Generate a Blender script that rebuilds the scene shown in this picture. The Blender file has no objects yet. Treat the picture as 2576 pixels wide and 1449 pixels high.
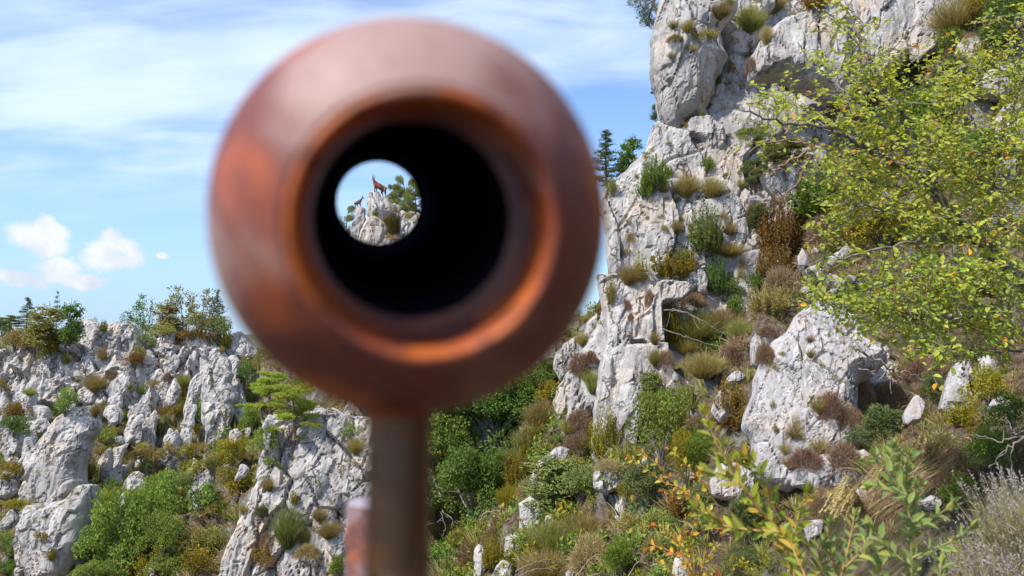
import bpy, math, random
import numpy as np
from mathutils import Vector, Matrix
from mathutils.bvhtree import BVHTree
from mathutils.geometry import delaunay_2d_cdt

# ------------------------------------------------------------------ camera, sky, sun, exposure
S = bpy.context.scene
COL = S.collection
R = math.radians
FPX = 1946.0
PITCH = R(3.1)
EYE = np.array([0.0, 0.0, 1.55])
cam_d = bpy.data.cameras.new('camera')
cam = bpy.data.objects.new('camera', cam_d)
COL.objects.link(cam)
cam.location = EYE
cam.rotation_euler = (R(90) + PITCH, 0, 0)
cam_d.sensor_width = 36
cam_d.lens = 36 * FPX / 2576
cam_d.clip_start = 0.01
cam_d.clip_end = 9000
cam_d.dof.use_dof = True
cam_d.dof.focus_distance = 26
cam_d.dof.aperture_fstop = 9.5
S.camera = cam

SUN_AZ, SUN_EL = R(-126), R(50)          # azimuth clockwise from +Y (the view direction)
sun_dir = Vector((math.sin(SUN_AZ) * math.cos(SUN_EL), math.cos(SUN_AZ) * math.cos(SUN_EL), math.sin(SUN_EL)))
sd = bpy.data.lights.new('sun', 'SUN')
sd.energy = 2.85
sd.angle = R(0.6)
sd.color = (1.0, 0.95, 0.87)
sun = bpy.data.objects.new('sun', sd)
COL.objects.link(sun)
sun.rotation_euler = sun_dir.to_track_quat('Z', 'Y').to_euler()
sun.location = (-30, -20, 40)

S.view_settings.view_transform = 'Standard'
S.view_settings.look = 'None'
S.view_settings.gamma = 1
S.view_settings.use_curve_mapping = False
S.view_settings.exposure = 1.04
S.cycles.use_denoising = True
S.cycles.max_bounces = 6
S.cycles.transparent_max_bounces = 4
S.render.use_persistent_data = False

world = bpy.data.worlds.new('World')
S.world = world
world.use_nodes = True


class NT:
    """tiny helper around a node tree"""
    def __init__(s, tree):
        s.t = tree
        s.t.nodes.clear()

    def n(s, kind, _in=None, **kw):
        nd = s.t.nodes.new('ShaderNode' + kind)
        for k, v in kw.items():
            setattr(nd, k, v)
        for k, v in (_in or {}).items():
            sock = nd.inputs[k]
            if isinstance(v, bpy.types.NodeSocket):
                s.t.links.new(v, sock)
            else:
                sock.default_value = v
        return nd

    def math(s, op, a, b=0.0, clamp=False):
        return s.n('Math', {0: a, 1: b}, operation=op, use_clamp=clamp).outputs[0]

    def ramp(s, fac, stops, interp='LINEAR'):
        nd = s.n('ValToRGB', {0: fac})
        cr = nd.color_ramp
        cr.interpolation = interp
        while len(cr.elements) < len(stops):
            cr.elements.new(0.5)
        for e, (p, c) in zip(cr.elements, stops):
            e.position = p
            e.color = (*c, 1) if len(c) == 3 else c
        return nd.outputs[0]

    def rng(s, v, a, b, c=0.0, d=1.0, smooth=True):
        nd = s.n('MapRange', {0: v, 1: a, 2: b, 3: c, 4: d})
        nd.interpolation_type = 'SMOOTHSTEP' if smooth else 'LINEAR'
        return nd.outputs[0]

    def mix(s, f, a, b, mode='MIX'):
        nd = s.n('Mix', data_type='RGBA', blend_type=mode)
        for idx, v in ((0, f), (6, a), (7, b)):
            if isinstance(v, bpy.types.NodeSocket):
                s.t.links.new(v, nd.inputs[idx])
            else:
                nd.inputs[idx].default_value = v if idx == 0 else ((*v, 1) if len(v) == 3 else v)
        return nd.outputs[2]

    def noise(s, vec, scale, detail=4, rough=0.55, dist=0.0):
        return s.n('TexNoise', {'Vector': vec, 'Scale': scale, 'Detail': detail, 'Roughness': rough, 'Distortion': dist}).outputs[0]

    def link(s, a, b):
        s.t.links.new(a, b)


def pix_dir(px, py):
    """photo pixel (in a 2576 wide picture) to a direction; used to place things at measured distances"""
    a = (px - 1288) / FPX
    v = (724 - py) / FPX
    return np.array([a, math.cos(PITCH) - math.sin(PITCH) * v, math.sin(PITCH) + math.cos(PITCH) * v])


def at(px, py, Y):
    d = pix_dir(px, py)
    return EYE + d * (Y / d[1])


w = NT(world.node_tree)
tc = w.n('TexCoord').outputs['Generated']
sky = w.n('TexSky', sky_type='NISHITA', sun_disc=False, sun_elevation=SUN_EL, sun_rotation=SUN_AZ, altitude=900, air_density=1.0, dust_density=0.6, ozone_density=2.6)
sep = w.n('SeparateXYZ', {0: tc})
zc = w.math('MAXIMUM', sep.outputs[2], 0.03)
# high thin cloud, laid on a plane overhead
zz = w.math('ADD', zc, 0.22)
cx_ = w.math('DIVIDE', sep.outputs[0], zz)
cy_ = w.math('DIVIDE', sep.outputs[1], zz)
pl = w.n('CombineXYZ', {0: cx_, 1: cy_, 2: 0.0}).outputs[0]
mp = w.n('Mapping', {'Vector': pl, 'Location': (1.35, 0.2, 0), 'Rotation': (0, 0, R(-14)), 'Scale': (0.8, 1.7, 1)}).outputs[0]
big = w.noise(mp, 1.0, 4, 0.5, 0.4)
fine = w.noise(mp, 3.2, 7, 0.55, 0.9)
dens = w.math('ADD', w.math('MULTIPLY', big, 0.75), w.math('MULTIPLY', fine, 0.25))
cir = w.rng(dens, 0.40, 0.66, 0.06, 0.95)
cir = w.math('MULTIPLY', cir, w.rng(sep.outputs[2], 0.10, 0.24, 0.12, 1.0))
cir = w.math('MULTIPLY', cir, 0.92)
# small cumulus low over the ridge: puffs round given directions
wob = w.n('TexNoise', {'Vector': tc, 'Scale': 13.0, 'Detail': 6.0, 'Roughness': 0.6}).outputs[1]
wv = w.n('VectorMath', {0: wob, 1: (0.5, 0.5, 0.5)}, operation='SUBTRACT').outputs[0]
wv = w.n('VectorMath', {0: wv, 3: 0.055}, operation='SCALE').outputs[0]
dv = w.n('VectorMath', {0: tc, 1: wv}, operation='ADD').outputs[0]
cum = None
for (px, py, rx, ry) in ((88, 602, 54, 38), (118, 575, 38, 28), (285, 640, 76, 40), (300, 610, 54, 30), (245, 615, 34, 26), (135, 668, 50, 34), (45, 700, 50, 18), (200, 700, 56, 20), (418, 642, 12, 8), (0, 640, 12, 8), (-260, 600, 110, 50)):
    c = pix_dir(px, py)
    c = c / np.linalg.norm(c)
    df = w.n('VectorMath', {0: dv, 1: tuple(c)}, operation='SUBTRACT').outputs[0]
    df = w.n('VectorMath', {0: df, 1: (FPX / rx, FPX / rx, FPX / ry)}, operation='MULTIPLY').outputs[0]
    ln = w.n('VectorMath', {0: df}, operation='LENGTH').outputs[1]
    m = w.rng(ln, 0.6, 1.15, 1.0, 0.0)
    cum = m if cum is None else w.math('MAXIMUM', cum, m)
cum = w.math('MULTIPLY', cum, 0.9)
vsh = w.noise(dv, 16, 4, 0.5)
ccol = w.mix(w.rng(vsh, 0.35, 0.6), (3.2, 3.55, 4.2), (4.5, 4.55, 4.75))
hazec = w.rng(sep.outputs[2], -0.02, 0.26, 0.80, 0.0)
skyc = w.mix(1.0, sky.outputs[0], (0.82, 0.92, 1.08), 'MULTIPLY')
c1 = w.mix(hazec, skyc, (1.9, 2.95, 4.2))
c2 = w.mix(cir, c1, (4.0, 4.75, 5.7))
c3 = w.mix(cum, c2, ccol)
bg = w.n('Background', {0: c3, 1: 0.108})
out = w.n('OutputWorld', {0: bg.outputs[0]})

# ------------------------------------------------------------------ numpy noise
def _h(ix, iy, iz, seed):
    n = (ix.astype(np.int64) * 374761393 + iy.astype(np.int64) * 668265263 + iz.astype(np.int64) * 2147483647 + seed * 974634777) & 0xFFFFFFFF
    n = ((n ^ (n >> 13)) * 1274126177) & 0xFFFFFFFF
    n = ((n ^ (n >> 16)) * 2246822519) & 0xFFFFFFFF
    return ((n ^ (n >> 15)) & 0xFFFFFF) / float(0xFFFFFF)


def vnoise(p, seed=0):
    i = np.floor(p).astype(np.int64)
    f = p - i
    f = f * f * (3 - 2 * f)
    r = 0
    for dx in (0, 1):
        wx = f[:, 0] if dx else 1 - f[:, 0]
        for dy in (0, 1):
            wy = f[:, 1] if dy else 1 - f[:, 1]
            for dz in (0, 1):
                wz = f[:, 2] if dz else 1 - f[:, 2]
                r = r + wx * wy * wz * _h(i[:, 0] + dx, i[:, 1] + dy, i[:, 2] + dz, seed)
    return r * 2 - 1


def fbm(p, octs=4, gain=0.5, seed=0):
    r, a = 0, 1.0
    for o in range(octs):
        r = r + a * vnoise(p * (2.03 ** o) + 17.3 * o, seed + o)
        a *= gain
    return r


def worley(p, seed=0):
    """distance to nearest and second nearest cell point, and the vector to the nearest with its hash"""
    i = np.floor(p).astype(np.int64)
    F1 = np.full(len(p), 9.0)
    F2 = np.full(len(p), 9.0)
    idh = np.zeros(len(p))
    vec = np.zeros_like(p)
    for dx in (-1, 0, 1):
        for dy in (-1, 0, 1):
            for dz in (-1, 0, 1):
                c = i + (dx, dy, dz)
                o = np.stack([_h(c[:, 0], c[:, 1], c[:, 2], seed + k) for k in (1, 2, 3)], 1)
                v = p - (c + o)
                d = np.sqrt((v ** 2).sum(1))
                n1 = d < F1
                F2 = np.where(n1, F1, np.minimum(F2, d))
                vec[n1] = v[n1]
                idh = np.where(n1, _h(c[:, 0], c[:, 1], c[:, 2], seed + 7), idh)
                F1 = np.where(n1, d, F1)
    return F1, F2, idh, vec


# ------------------------------------------------------------------ mesh building
class MB:
    """collects faces; build() links them as ONE mesh object"""
    def __init__(s):
        s.v, s.f, s.t, s.m, s.n = [], [], [], [], 0

    def add(s, v, f, tint=None, mat=0):
        v = np.asarray(v, dtype=np.float32).reshape(-1, 3)
        f = np.asarray(f, dtype=np.int32)
        if len(v) == 0:
            return
        s.v.append(v)
        s.f.append(f + s.n)
        if tint is None:
            tint = np.full(len(v), 0.5)
        tint = np.broadcast_to(np.asarray(tint, dtype=np.float32), (len(v),))
        s.t.append(tint)
        s.m.append(np.full(len(f), mat, dtype=np.int32))
        s.n += len(v)

    def mesh(s, name, mats, smooth=False):
        me = bpy.data.meshes.new(name)
        v = np.concatenate(s.v)
        lens = np.concatenate([np.full(len(f), f.shape[1], dtype=np.int32) for f in s.f])
        loops = np.concatenate([f.ravel() for f in s.f]).astype(np.int32)
        me.vertices.add(len(v))
        me.vertices.foreach_set('co', v.ravel())
        me.loops.add(len(loops))
        me.loops.foreach_set('vertex_index', loops)
        me.polygons.add(len(lens))
        st = np.zeros(len(lens), dtype=np.int32)
        st[1:] = np.cumsum(lens)[:-1]
        me.polygons.foreach_set('loop_start', st)
        me.polygons.foreach_set('loop_total', lens)
        me.polygons.foreach_set('material_index', np.concatenate(s.m))
        me.polygons.foreach_set('use_smooth', np.full(len(lens), smooth))
        at_ = me.attributes.new('tint', 'FLOAT', 'POINT')
        at_.data.foreach_set('value', np.concatenate(s.t))
        for m in (mats if isinstance(mats, (list, tuple)) else [mats]):
            me.materials.append(m)
        me.update(calc_edges=True)
        return me

    def build(s, name, mats, parent=None, smooth=False):
        o = bpy.data.objects.new(name, s.mesh(name, mats, smooth))
        COL.objects.link(o)
        if parent:
            o.parent = parent
        return o


def unit(v):
    return v / np.maximum(np.linalg.norm(v, axis=-1, keepdims=True), 1e-9)


def tube(mb, pts, rad, k=6, tint=0.5, mat=0, cap=True):
    pts = np.asarray(pts, float)
    n = len(pts)
    rad = np.broadcast_to(np.asarray(rad, float), (n,))
    t = unit(np.gradient(pts, axis=0))
    ref = np.array([0.13, 0.21, 1.0]) if abs(t[0][2]) < 0.9 else np.array([1.0, 0.1, 0.1])
    a = unit(np.cross(t, ref))
    b = np.cross(t, a)
    ang = np.arange(k) * 2 * math.pi / k
    v = pts[:, None] + rad[:, None, None] * (np.cos(ang)[None, :, None] * a[:, None] + np.sin(ang)[None, :, None] * b[:, None])
    v = v.reshape(-1, 3)
    i = np.arange(n - 1)[:, None] * k
    j = np.arange(k)[None]
    f = np.stack([i + j, i + (j + 1) % k, i + k + (j + 1) % k, i + k + j], -1).reshape(-1, 4)
    mb.add(v, f, tint, mat)
    if cap:
        e = v[-k:]
        c = e.mean(0)
        mb.add(np.vstack([e, c]), [[q, (q + 1) % k, k] for q in range(k)], tint, mat)


def smooth_path(pts, n=8):
    """Catmull-Rom through the points"""
    p = np.asarray(pts, float)
    p = np.vstack([2 * p[0] - p[1], p, 2 * p[-1] - p[-2]])
    out_ = []
    for i in range(1, len(p) - 2):
        t = np.linspace(0, 1, n, endpoint=False)[:, None]
        a, b, c, d = p[i - 1], p[i], p[i + 1], p[i + 2]
        out_.append(0.5 * ((2 * b) + (c - a) * t + (2 * a - 5 * b + 4 * c - d) * t ** 2 + (-a + 3 * b - 3 * c + d) * t ** 3))
    out_.append(p[-2][None])
    return np.vstack(out_)


def leaves(mb, pos, axis, nrm, L, W, tint, fold=0.25, mat=0, big=False):
    """one small folded leaf at each position, growing along axis"""
    pos = np.asarray(pos, float)
    N = len(pos)
    if N == 0:
        return
    axis = unit(axis)
    side = unit(np.cross(axis, nrm))
    up = np.cross(side, axis)
    L = np.broadcast_to(L, (N,))[:, None]
    W = np.broadcast_to(W, (N,))[:, None]
    tint = np.broadcast_to(tint, (N,))
    if big:
        P = [pos, pos + axis * L * .30 - side * W * .46 + up * W * fold, pos + axis * L * .68 - side * W * .42 + up * W * fold * .8 - up * L * .03,
             pos + axis * L - up * L * .12, pos + axis * L * .68 + side * W * .42 + up * W * fold * .8 - up * L * .03, pos + axis * L * .30 + side * W * .46 + up * W * fold]
        v = np.stack(P, 1).reshape(-1, 3)
        b = np.arange(N)[:, None] * 6
        f = np.concatenate([b + np.array([0, 3, 2, 1]), b + np.array([0, 5, 4, 3])])
        mb.add(v, f, np.repeat(tint, 6), mat)
    else:
        P = [pos, pos + axis * L * .5 - side * W * .5 + up * W * fold, pos + axis * L, pos + axis * L * .5 + side * W * .5 + up * W * fold]
        v = np.stack(P, 1).reshape(-1, 3)
        b = np.arange(N)[:, None] * 4
        f = np.concatenate([b + np.array([0, 2, 1]), b + np.array([0, 3, 2])])
        mb.add(v, f, np.repeat(tint, 4), mat)


def blades(mb, base, direc, bend, L, W, tint, seg=3, mat=0):
    """thin curved strips: grass, broom, needles"""
    N = len(base)
    direc = unit(direc)
    side = unit(np.cross(direc, rs.normal(size=(N, 3))))
    L = np.broadcast_to(L, (N,))[:, None]
    W = np.broadcast_to(W, (N,))[:, None]
    rows = []
    for q in range(seg + 1):
        t = q / seg
        c = base + direc * L * t + bend * L * t * t
        wd = W * (1 - t) ** 0.7 if q < seg else W * 0.05
        rows += [c - side * wd / 2, c + side * wd / 2]
    v = np.stack(rows, 1).reshape(-1, 3)
    k = 2 * (seg + 1)
    b = np.arange(N)[:, None] * k
    f = np.concatenate([b + np.array([2 * q, 2 * q + 1, 2 * q + 3, 2 * q + 2]) for q in range(seg)])
    mb.add(v, f, np.repeat(np.broadcast_to(tint, (N,)), k), mat)


rs = np.random.default_rng(7)


def tag(o, label=None, cat=None, group=None, kind=None):
    for k, v in (('label', label), ('category', cat), ('group', group), ('kind', kind)):
        if v:
            o[k] = v
    return o


def empty(name, loc=(0, 0, 0), rz=0.0):
    o = bpy.data.objects.new(name, None)
    COL.objects.link(o)
    o.location = loc
    o.rotation_euler = (0, 0, rz)
    o.empty_display_size = 0.2
    return o


# ------------------------------------------------------------------ materials
def new_mat(name):
    m = bpy.data.materials.new(name)
    m.use_nodes = True
    return m, NT(m.node_tree)


def rock_mat(name, base, dark, warm, fs=1.0, bump=1.0):
    m, t = new_mat(name)
    co = t.n('TexCoord').outputs['Object']
    st = t.n('Mapping', {'Vector': co, 'Scale': (1, 1, 0.28)}).outputs[0]
    n1 = t.noise(co, 0.55 * fs, 6, 0.6, 0.4)
    n2 = t.noise(st, 2.2 * fs, 7, 0.65, 0.3)
    n3 = t.noise(co, 7 * fs, 8, 0.7)
    n4 = t.noise(st, 5.5 * fs, 4, 0.6, 1.0)
    c = t.mix(t.rng(n2, 0.40, 0.66), dark, base)
    c = t.mix(t.rng(n1, 0.50, 0.64, 0, 0.6), c, warm)
    str_ = t.noise(t.n('Mapping', {'Vector': co, 'Scale': (1, 1, 0.07)}).outputs[0], 4.5 * fs, 5, 0.65, 0.6)
    c = t.mix(t.rng(str_, 0.50, 0.68, 0, 0.55), c, tuple(x * 0.62 for x in dark))
    rs_ = t.noise(co, 1.3 * fs, 5, 0.7, 1.5)
    c = t.mix(t.rng(rs_, 0.62, 0.70, 0, 0.5), c, (0.36, 0.20, 0.10))
    c = t.mix(t.rng(n3, 0.50, 0.30, 0, 0.55), c, tuple(x * 0.5 for x in dark))
    c = t.mix(t.rng(n4, 0.60, 0.72, 0, 0.45), c, tuple(min(1, x * 1.35) for x in base))
    # small solution pits
    vo = t.n('TexVoronoi', {'Vector': co, 'Scale': 4.0 * fs, 'Randomness': 1.0}).outputs[0]
    pit = t.rng(vo, 0.12, 0.26, 1.0, 0.0)
    pit = t.math('MULTIPLY', pit, t.rng(t.noise(co, 1.1 * fs, 2), 0.5, 0.6))
    c = t.mix(t.math('MULTIPLY', pit, 0.55), c, (0.07, 0.06, 0.05))
    # thin joints with soil in them
    vc = t.n('TexVoronoi', {'Vector': t.n('VectorMath', {0: st, 1: t.n('VectorMath', {0: t.n('TexNoise', {'Vector': co, 'Scale': 2.5 * fs, 'Detail': 4.0}).outputs[1], 3: 0.55}, operation='SCALE').outputs[0]}, operation='ADD').outputs[0], 'Scale': 0.9 * fs}, feature='DISTANCE_TO_EDGE').outputs[0]
    cr = t.math('MULTIPLY', t.rng(vc, 0.004, 0.03, 1.0, 0.0), t.rng(t.noise(co, 0.8 * fs, 3), 0.46, 0.56))
    c = t.mix(t.math('MULTIPLY', cr, 0.7), c, (0.09, 0.065, 0.045))
    h = t.math('ADD', t.math('MULTIPLY', n3, 0.35), t.math('MULTIPLY', n2, 0.6))
    h = t.math('ADD', h, t.math('MULTIPLY', t.noise(co, 26 * fs, 4, 0.7), 0.09))
    h = t.math('SUBTRACT', h, t.math('MULTIPLY', pit, 0.35))
    h = t.math('SUBTRACT', h, t.math('MULTIPLY', cr, 0.5))
    b = t.n('Bump', {'Strength': 0.75 * bump, 'Distance': 0.22 / fs, 'Height': h})
    p = t.n('BsdfPrincipled', {'Base Color': c, 'Roughness': 0.93, 'Normal': b.outputs[0], 'Specular IOR Level': 0.15})
    t.n('OutputMaterial', {0: p.outputs[0]})
    return m


def leaf_mat(name, c1, c2, odd=None, oddf=0.0, transl=0.35, vary=0.25):
    m, t = new_mat(name)
    c1 = (min(1, c1[0] * 1.5), c1[1] * 1.28, c1[2] * 1.2)
    c2 = (min(1, c2[0] * 1.22), c2[1] * 1.06, c2[2] * 0.95)
    a = t.n('Attribute', attribute_name='tint').outputs[2]
    oi = t.n('ObjectInfo').outputs['Random']
    c = t.mix(t.rng(a, 0.0, 0.85, smooth=False), c1, c2)
    if odd:
        c = t.mix(t.rng(a, 1.0 - oddf - 0.002, 1.0 - oddf + 0.002), c, odd)
    co = t.n('TexCoord').outputs['Object']
    nz = t.noise(co, 1.7, 3)
    c = t.mix(t.rng(nz, 0.35, 0.65, 0, vary), c, tuple(x * 0.55 for x in c1))
    c = t.n('HueSaturation', {'Hue': t.rng(oi, 0, 1, 0.487, 0.513), 'Value': t.rng(oi, 0, 1, 0.85, 1.12), 'Color': c}).outputs[0]
    p = t.n('BsdfPrincipled', {'Base Color': c, 'Roughness': 0.62, 'Specular IOR Level': 0.25})
    tr = t.n('BsdfTranslucent', {'Color': t.mix(1.0, c, (1.25, 1.2, 0.6), 'MULTIPLY')})
    mx = t.n('MixShader', {0: transl, 1: p.outputs[0], 2: tr.outputs[0]})
    t.n('OutputMaterial', {0: mx.outputs[0]})
    return m


def bark_mat(name, c1, c2, sc=30):
    m, t = new_mat(name)
    co = t.n('TexCoord').outputs['Object']
    st = t.n('Mapping', {'Vector': co, 'Scale': (1, 1, 0.3)}).outputs[0]
    n = t.noise(st, sc, 5, 0.65)
    c = t.mix(t.rng(n, 0.35, 0.65), c1, c2)
    b = t.n('Bump', {'Strength': 0.6, 'Distance': 0.02, 'Height': n})
    p = t.n('BsdfPrincipled', {'Base Color': c, 'Roughness': 0.85, 'Normal': b.outputs[0]})
    t.n('OutputMaterial', {0: p.outputs[0]})
    return m


def rust_mat(name, orange, brown, grey, sc=40.0, grey_amt=0.5, rough=0.5, orange_amt=0.5, metal=0.0, off=(0, 0, 0)):
    m, t = new_mat(name)
    co = t.n('Mapping', {'Vector': t.n('TexCoord').outputs['Object'], 'Location': off}).outputs[0]
    n1 = t.noise(co, sc, 4, 0.55, 0.8)
    n2 = t.noise(co, sc * 0.55, 3, 0.5, 0.5)
    n3 = t.noise(co, sc * 9, 5, 0.7)
    c = t.mix(t.rng(n1, 0.62 - orange_amt * 0.3, 0.80 - orange_amt * 0.3), brown, orange)
    g = t.rng(n2, 0.66 - grey_amt * 0.3, 0.82 - grey_amt * 0.3)
    c = t.mix(g, c, grey)
    c = t.mix(t.rng(n3, 0.45, 0.7, 0, 0.25), c, tuple(x * 0.45 for x in brown))
    b = t.n('Bump', {'Strength': 0.25, 'Distance': 0.002, 'Height': n3})
    p = t.n('BsdfPrincipled', {'Base Color': c, 'Roughness': t.rng(n3, 0.3, 0.7, rough - 0.06, rough + 0.10), 'Metallic': metal, 'Specular IOR Level': 0.35, 'Normal': b.outputs[0]})
    t.n('OutputMaterial', {0: p.outputs[0]})
    return m


LIME = rock_mat('limestone_pale', (0.56, 0.525, 0.49), (0.36, 0.335, 0.32), (0.58, 0.45, 0.33), 0.9)
LIME_L = rock_mat('limestone_ridge', (0.58, 0.54, 0.505), (0.37, 0.345, 0.33), (0.60, 0.47, 0.34), 0.8)
LIME_N = rock_mat('limestone_near', (0.53, 0.50, 0.49), (0.38, 0.355, 0.35), (0.54, 0.43, 0.34), 2.6, 0.8)

M_OAK = leaf_mat('leaf_oak', (0.085, 0.155, 0.035), (0.27, 0.39, 0.085), (0.50, 0.38, 0.04), 0.012)
M_OAKD = leaf_mat('leaf_oak_dark', (0.045, 0.095, 0.02), (0.15, 0.27, 0.055), (0.40, 0.34, 0.04), 0.01)
M_OAKL = leaf_mat('leaf_pale_green', (0.09, 0.14, 0.05), (0.26, 0.33, 0.11), (0.45, 0.30, 0.05), 0.02)
M_BOX = leaf_mat('leaf_box_green', (0.065, 0.115, 0.018), (0.20, 0.29, 0.045), (0.36, 0.26, 0.03), 0.05)
M_BOXY = leaf_mat('leaf_box_yellow', (0.11, 0.12, 0.012), (0.34, 0.31, 0.03), (0.50, 0.30, 0.03), 0.10)
M_BOXR = leaf_mat('leaf_box_rusty', (0.10, 0.07, 0.02), (0.30, 0.20, 0.045), (0.15, 0.20, 0.03), 0.18)
M_OLIVE = leaf_mat('leaf_broom_olive', (0.15, 0.14, 0.045), (0.38, 0.34, 0.13), (0.42, 0.33, 0.18), 0.25)
M_BROOMG = leaf_mat('leaf_broom_green', (0.13, 0.16, 0.04), (0.34, 0.38, 0.12), (0.40, 0.32, 0.17), 0.12)
M_DRY = leaf_mat('leaf_dry_brown', (0.13, 0.085, 0.06), (0.34, 0.25, 0.18), (0.17, 0.15, 0.06), 0.15, 0.2)
M_TAN = leaf_mat('grass_dry_tan', (0.21, 0.18, 0.09), (0.45, 0.40, 0.25), (0.22, 0.20, 0.06), 0.12, 0.3)
M_PINE = leaf_mat('needle_pine', (0.09, 0.13, 0.035), (0.29, 0.35, 0.10), None, 0, 0.15)
M_JUN = leaf_mat('needle_juniper', (0.045, 0.085, 0.03), (0.15, 0.21, 0.07), (0.28, 0.22, 0.08), 0.05, 0.15)
M_SPR = leaf_mat('needle_spruce', (0.035, 0.06, 0.03), (0.11, 0.15, 0.075), None, 0, 0.1)
M_CEDAR = leaf_mat('needle_yellow_green', (0.16, 0.25, 0.04), (0.42, 0.56, 0.10), None, 0, 0.3)
M_BARK = bark_mat('bark_grey', (0.10, 0.085, 0.07), (0.24, 0.21, 0.18))
M_BARKR = bark_mat('bark_pine', (0.14, 0.08, 0.055), (0.34, 0.20, 0.13))
M_TWIG = bark_mat('twig_dry', (0.20, 0.15, 0.11), (0.38, 0.31, 0.25))
# ------------------------------------------------------------------ terrain (a height field through measured points)
TP = []
for px, py, Y in (
    (0, 885, 62), (150, 880, 62), (300, 880, 62), (450, 880, 61), (600, 880, 60), (760, 900, 56),
    (0, 1040, 54), (250, 1040, 54), (480, 1050, 53), (640, 1060, 50),
    (0, 1200, 45), (300, 1210, 44), (560, 1200, 43), (0, 1449, 35), (300, 1449, 34), (560, 1449, 31), (-500, 900, 62), (-500, 1449, 34), (-300, 1150, 47),
    (640, 1449, 26), (850, 1449, 23.5), (660, 1200, 28.5), (700, 1060, 31), (860, 1060, 30), (900, 1250, 26.5), (850, 960, 31.5),
    (850, 800, 32), (930, 640, 31), (1060, 660, 31), (1000, 900, 31.5), (860, 660, 31.5), (1110, 600, 32), (1180, 900, 36), (1180, 760, 35), (1280, 800, 41),
    (1000, 1449, 25), (1110, 1449, 25), (1120, 1250, 29), (1120, 1100, 33), (1260, 1060, 38), (1390, 960, 44), (1420, 850, 47), (1230, 1300, 25.5), (1180, 1449, 21),
    (1320, 1449, 17.5), (1290, 1260, 22), (1350, 1120, 25), (1420, 1130, 23.5), (1440, 1449, 15), (1440, 1000, 31), (1500, 880, 33),
    (1500, 1300, 17.5), (1500, 1120, 24), (1520, 900, 29), (1600, 640, 32), (1700, 480, 33.5), (1790, 400, 34), (1850, 200, 36), (1850, 40, 38), (1850, -120, 40),
    (1640, 1200, 19), (1680, 1000, 24), (1850, 700, 29), (1900, 400, 32), (1900, 100, 34), (2000, -120, 36), (2300, -120, 32),
    (1700, 1449, 11.5), (1600, 1449, 13), (1740, 1250, 14.5), (1760, 1100, 17), (1860, 900, 20), (1900, 800, 24), (2050, 700, 25),
    (1900, 1449, 8), (1900, 1250, 12), (2000, 1150, 13), (2100, 900, 15), (2100, 780, 18), (2200, 600, 24), (2300, 350, 26), (2400, 100, 28),
    (2100, 1449, 5.5), (2100, 1280, 8.2), (2250, 1150, 9.5), (2300, 1000, 11.5), (2400, 800, 13.5), (2576, 500, 20), (2576, 200, 24), (2700, -100, 28),
    (2300, 1449, 4.2), (2300, 1250, 6.2), (2450, 1100, 8), (2576, 900, 10.5), (2576, 1200, 5.2), (2576, 1449, 3.2), (2800, 1000, 8), (2900, 1449, 3)):
    p = at(px, py, Y)
    TP.append((p[0], p[1], p[2]))
TP += [(0, -12, -1), (0, -3, 0), (0, 0.0, 0.0), (0.5, 0.9, 0.0), (-0.8, 0.8, 0), (-12, -12, -3), (-6, 0, -2.0), (-3, 3, -2.4), (0, 3, -1.2), (1.2, 3.0, -.4), (0, 6, -2.8), (1.6, 6, -1.4), (0, 10, -5), (-5, 10, -7), (-10, 20, -11), (-20, 25, -12), (-1.5, 17, -7.2), (-25, 5, -10),
       (6, -3, 2), (14, -10, 6), (5.5, 3.5, 2.2), (12, 6, 6), (20, 12, 11), (28, 20, 16), (36, 34, 22), (36, 60, 20), (7, 42, 3), (10, 60, 0), (14, 55, 3), (18, 50, 10), (22, 44, 16), (24, -10, 10), (40, -10, 14),
       (-8, 40, -2.5), (-5, 42, 0.0), (-2, 48, -5), (4, 55, -6), (-60, 66, -3), (-30, 68, -2.0), (-18, 66, -1), (-30, 90, -12), (-60, 90, -14), (0, 90, -12), (30, 90, 0), (40, 80, 8),
       (-4.6, 34.5, 3.2), (-9, 33, -3.5), (-11, 30, -8)]
X0, X1, Y0, Y1, GS = -64, 40, -10, 88, 0.36
for x in np.arange(X0 - 2, X1 + 20, 12):
    TP += [(x, Y0 - 2, -3 if x < 0 else x * .35), (x, Y1 + 3, -16 if x < 10 else -2)]
for y in np.arange(Y0 + 8, Y1, 12):
    TP += [(X0 - 2, y, -12), (X1 + 2, y, 16)]
TP = np.array(TP)
gx, gy = np.arange(X0, X1, GS), np.arange(Y0, Y1, GS)
GX, GY = np.meshgrid(gx, gy)
H = np.full(GX.shape, -10.0)
r_ = delaunay_2d_cdt([Vector((p[0], p[1])) for p in TP], [], [], 0, 1e-4)
tv = np.array([(v.x, v.y) for v in r_[0]])
tz = np.array([TP[o[0]][2] for o in r_[3]])
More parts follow.
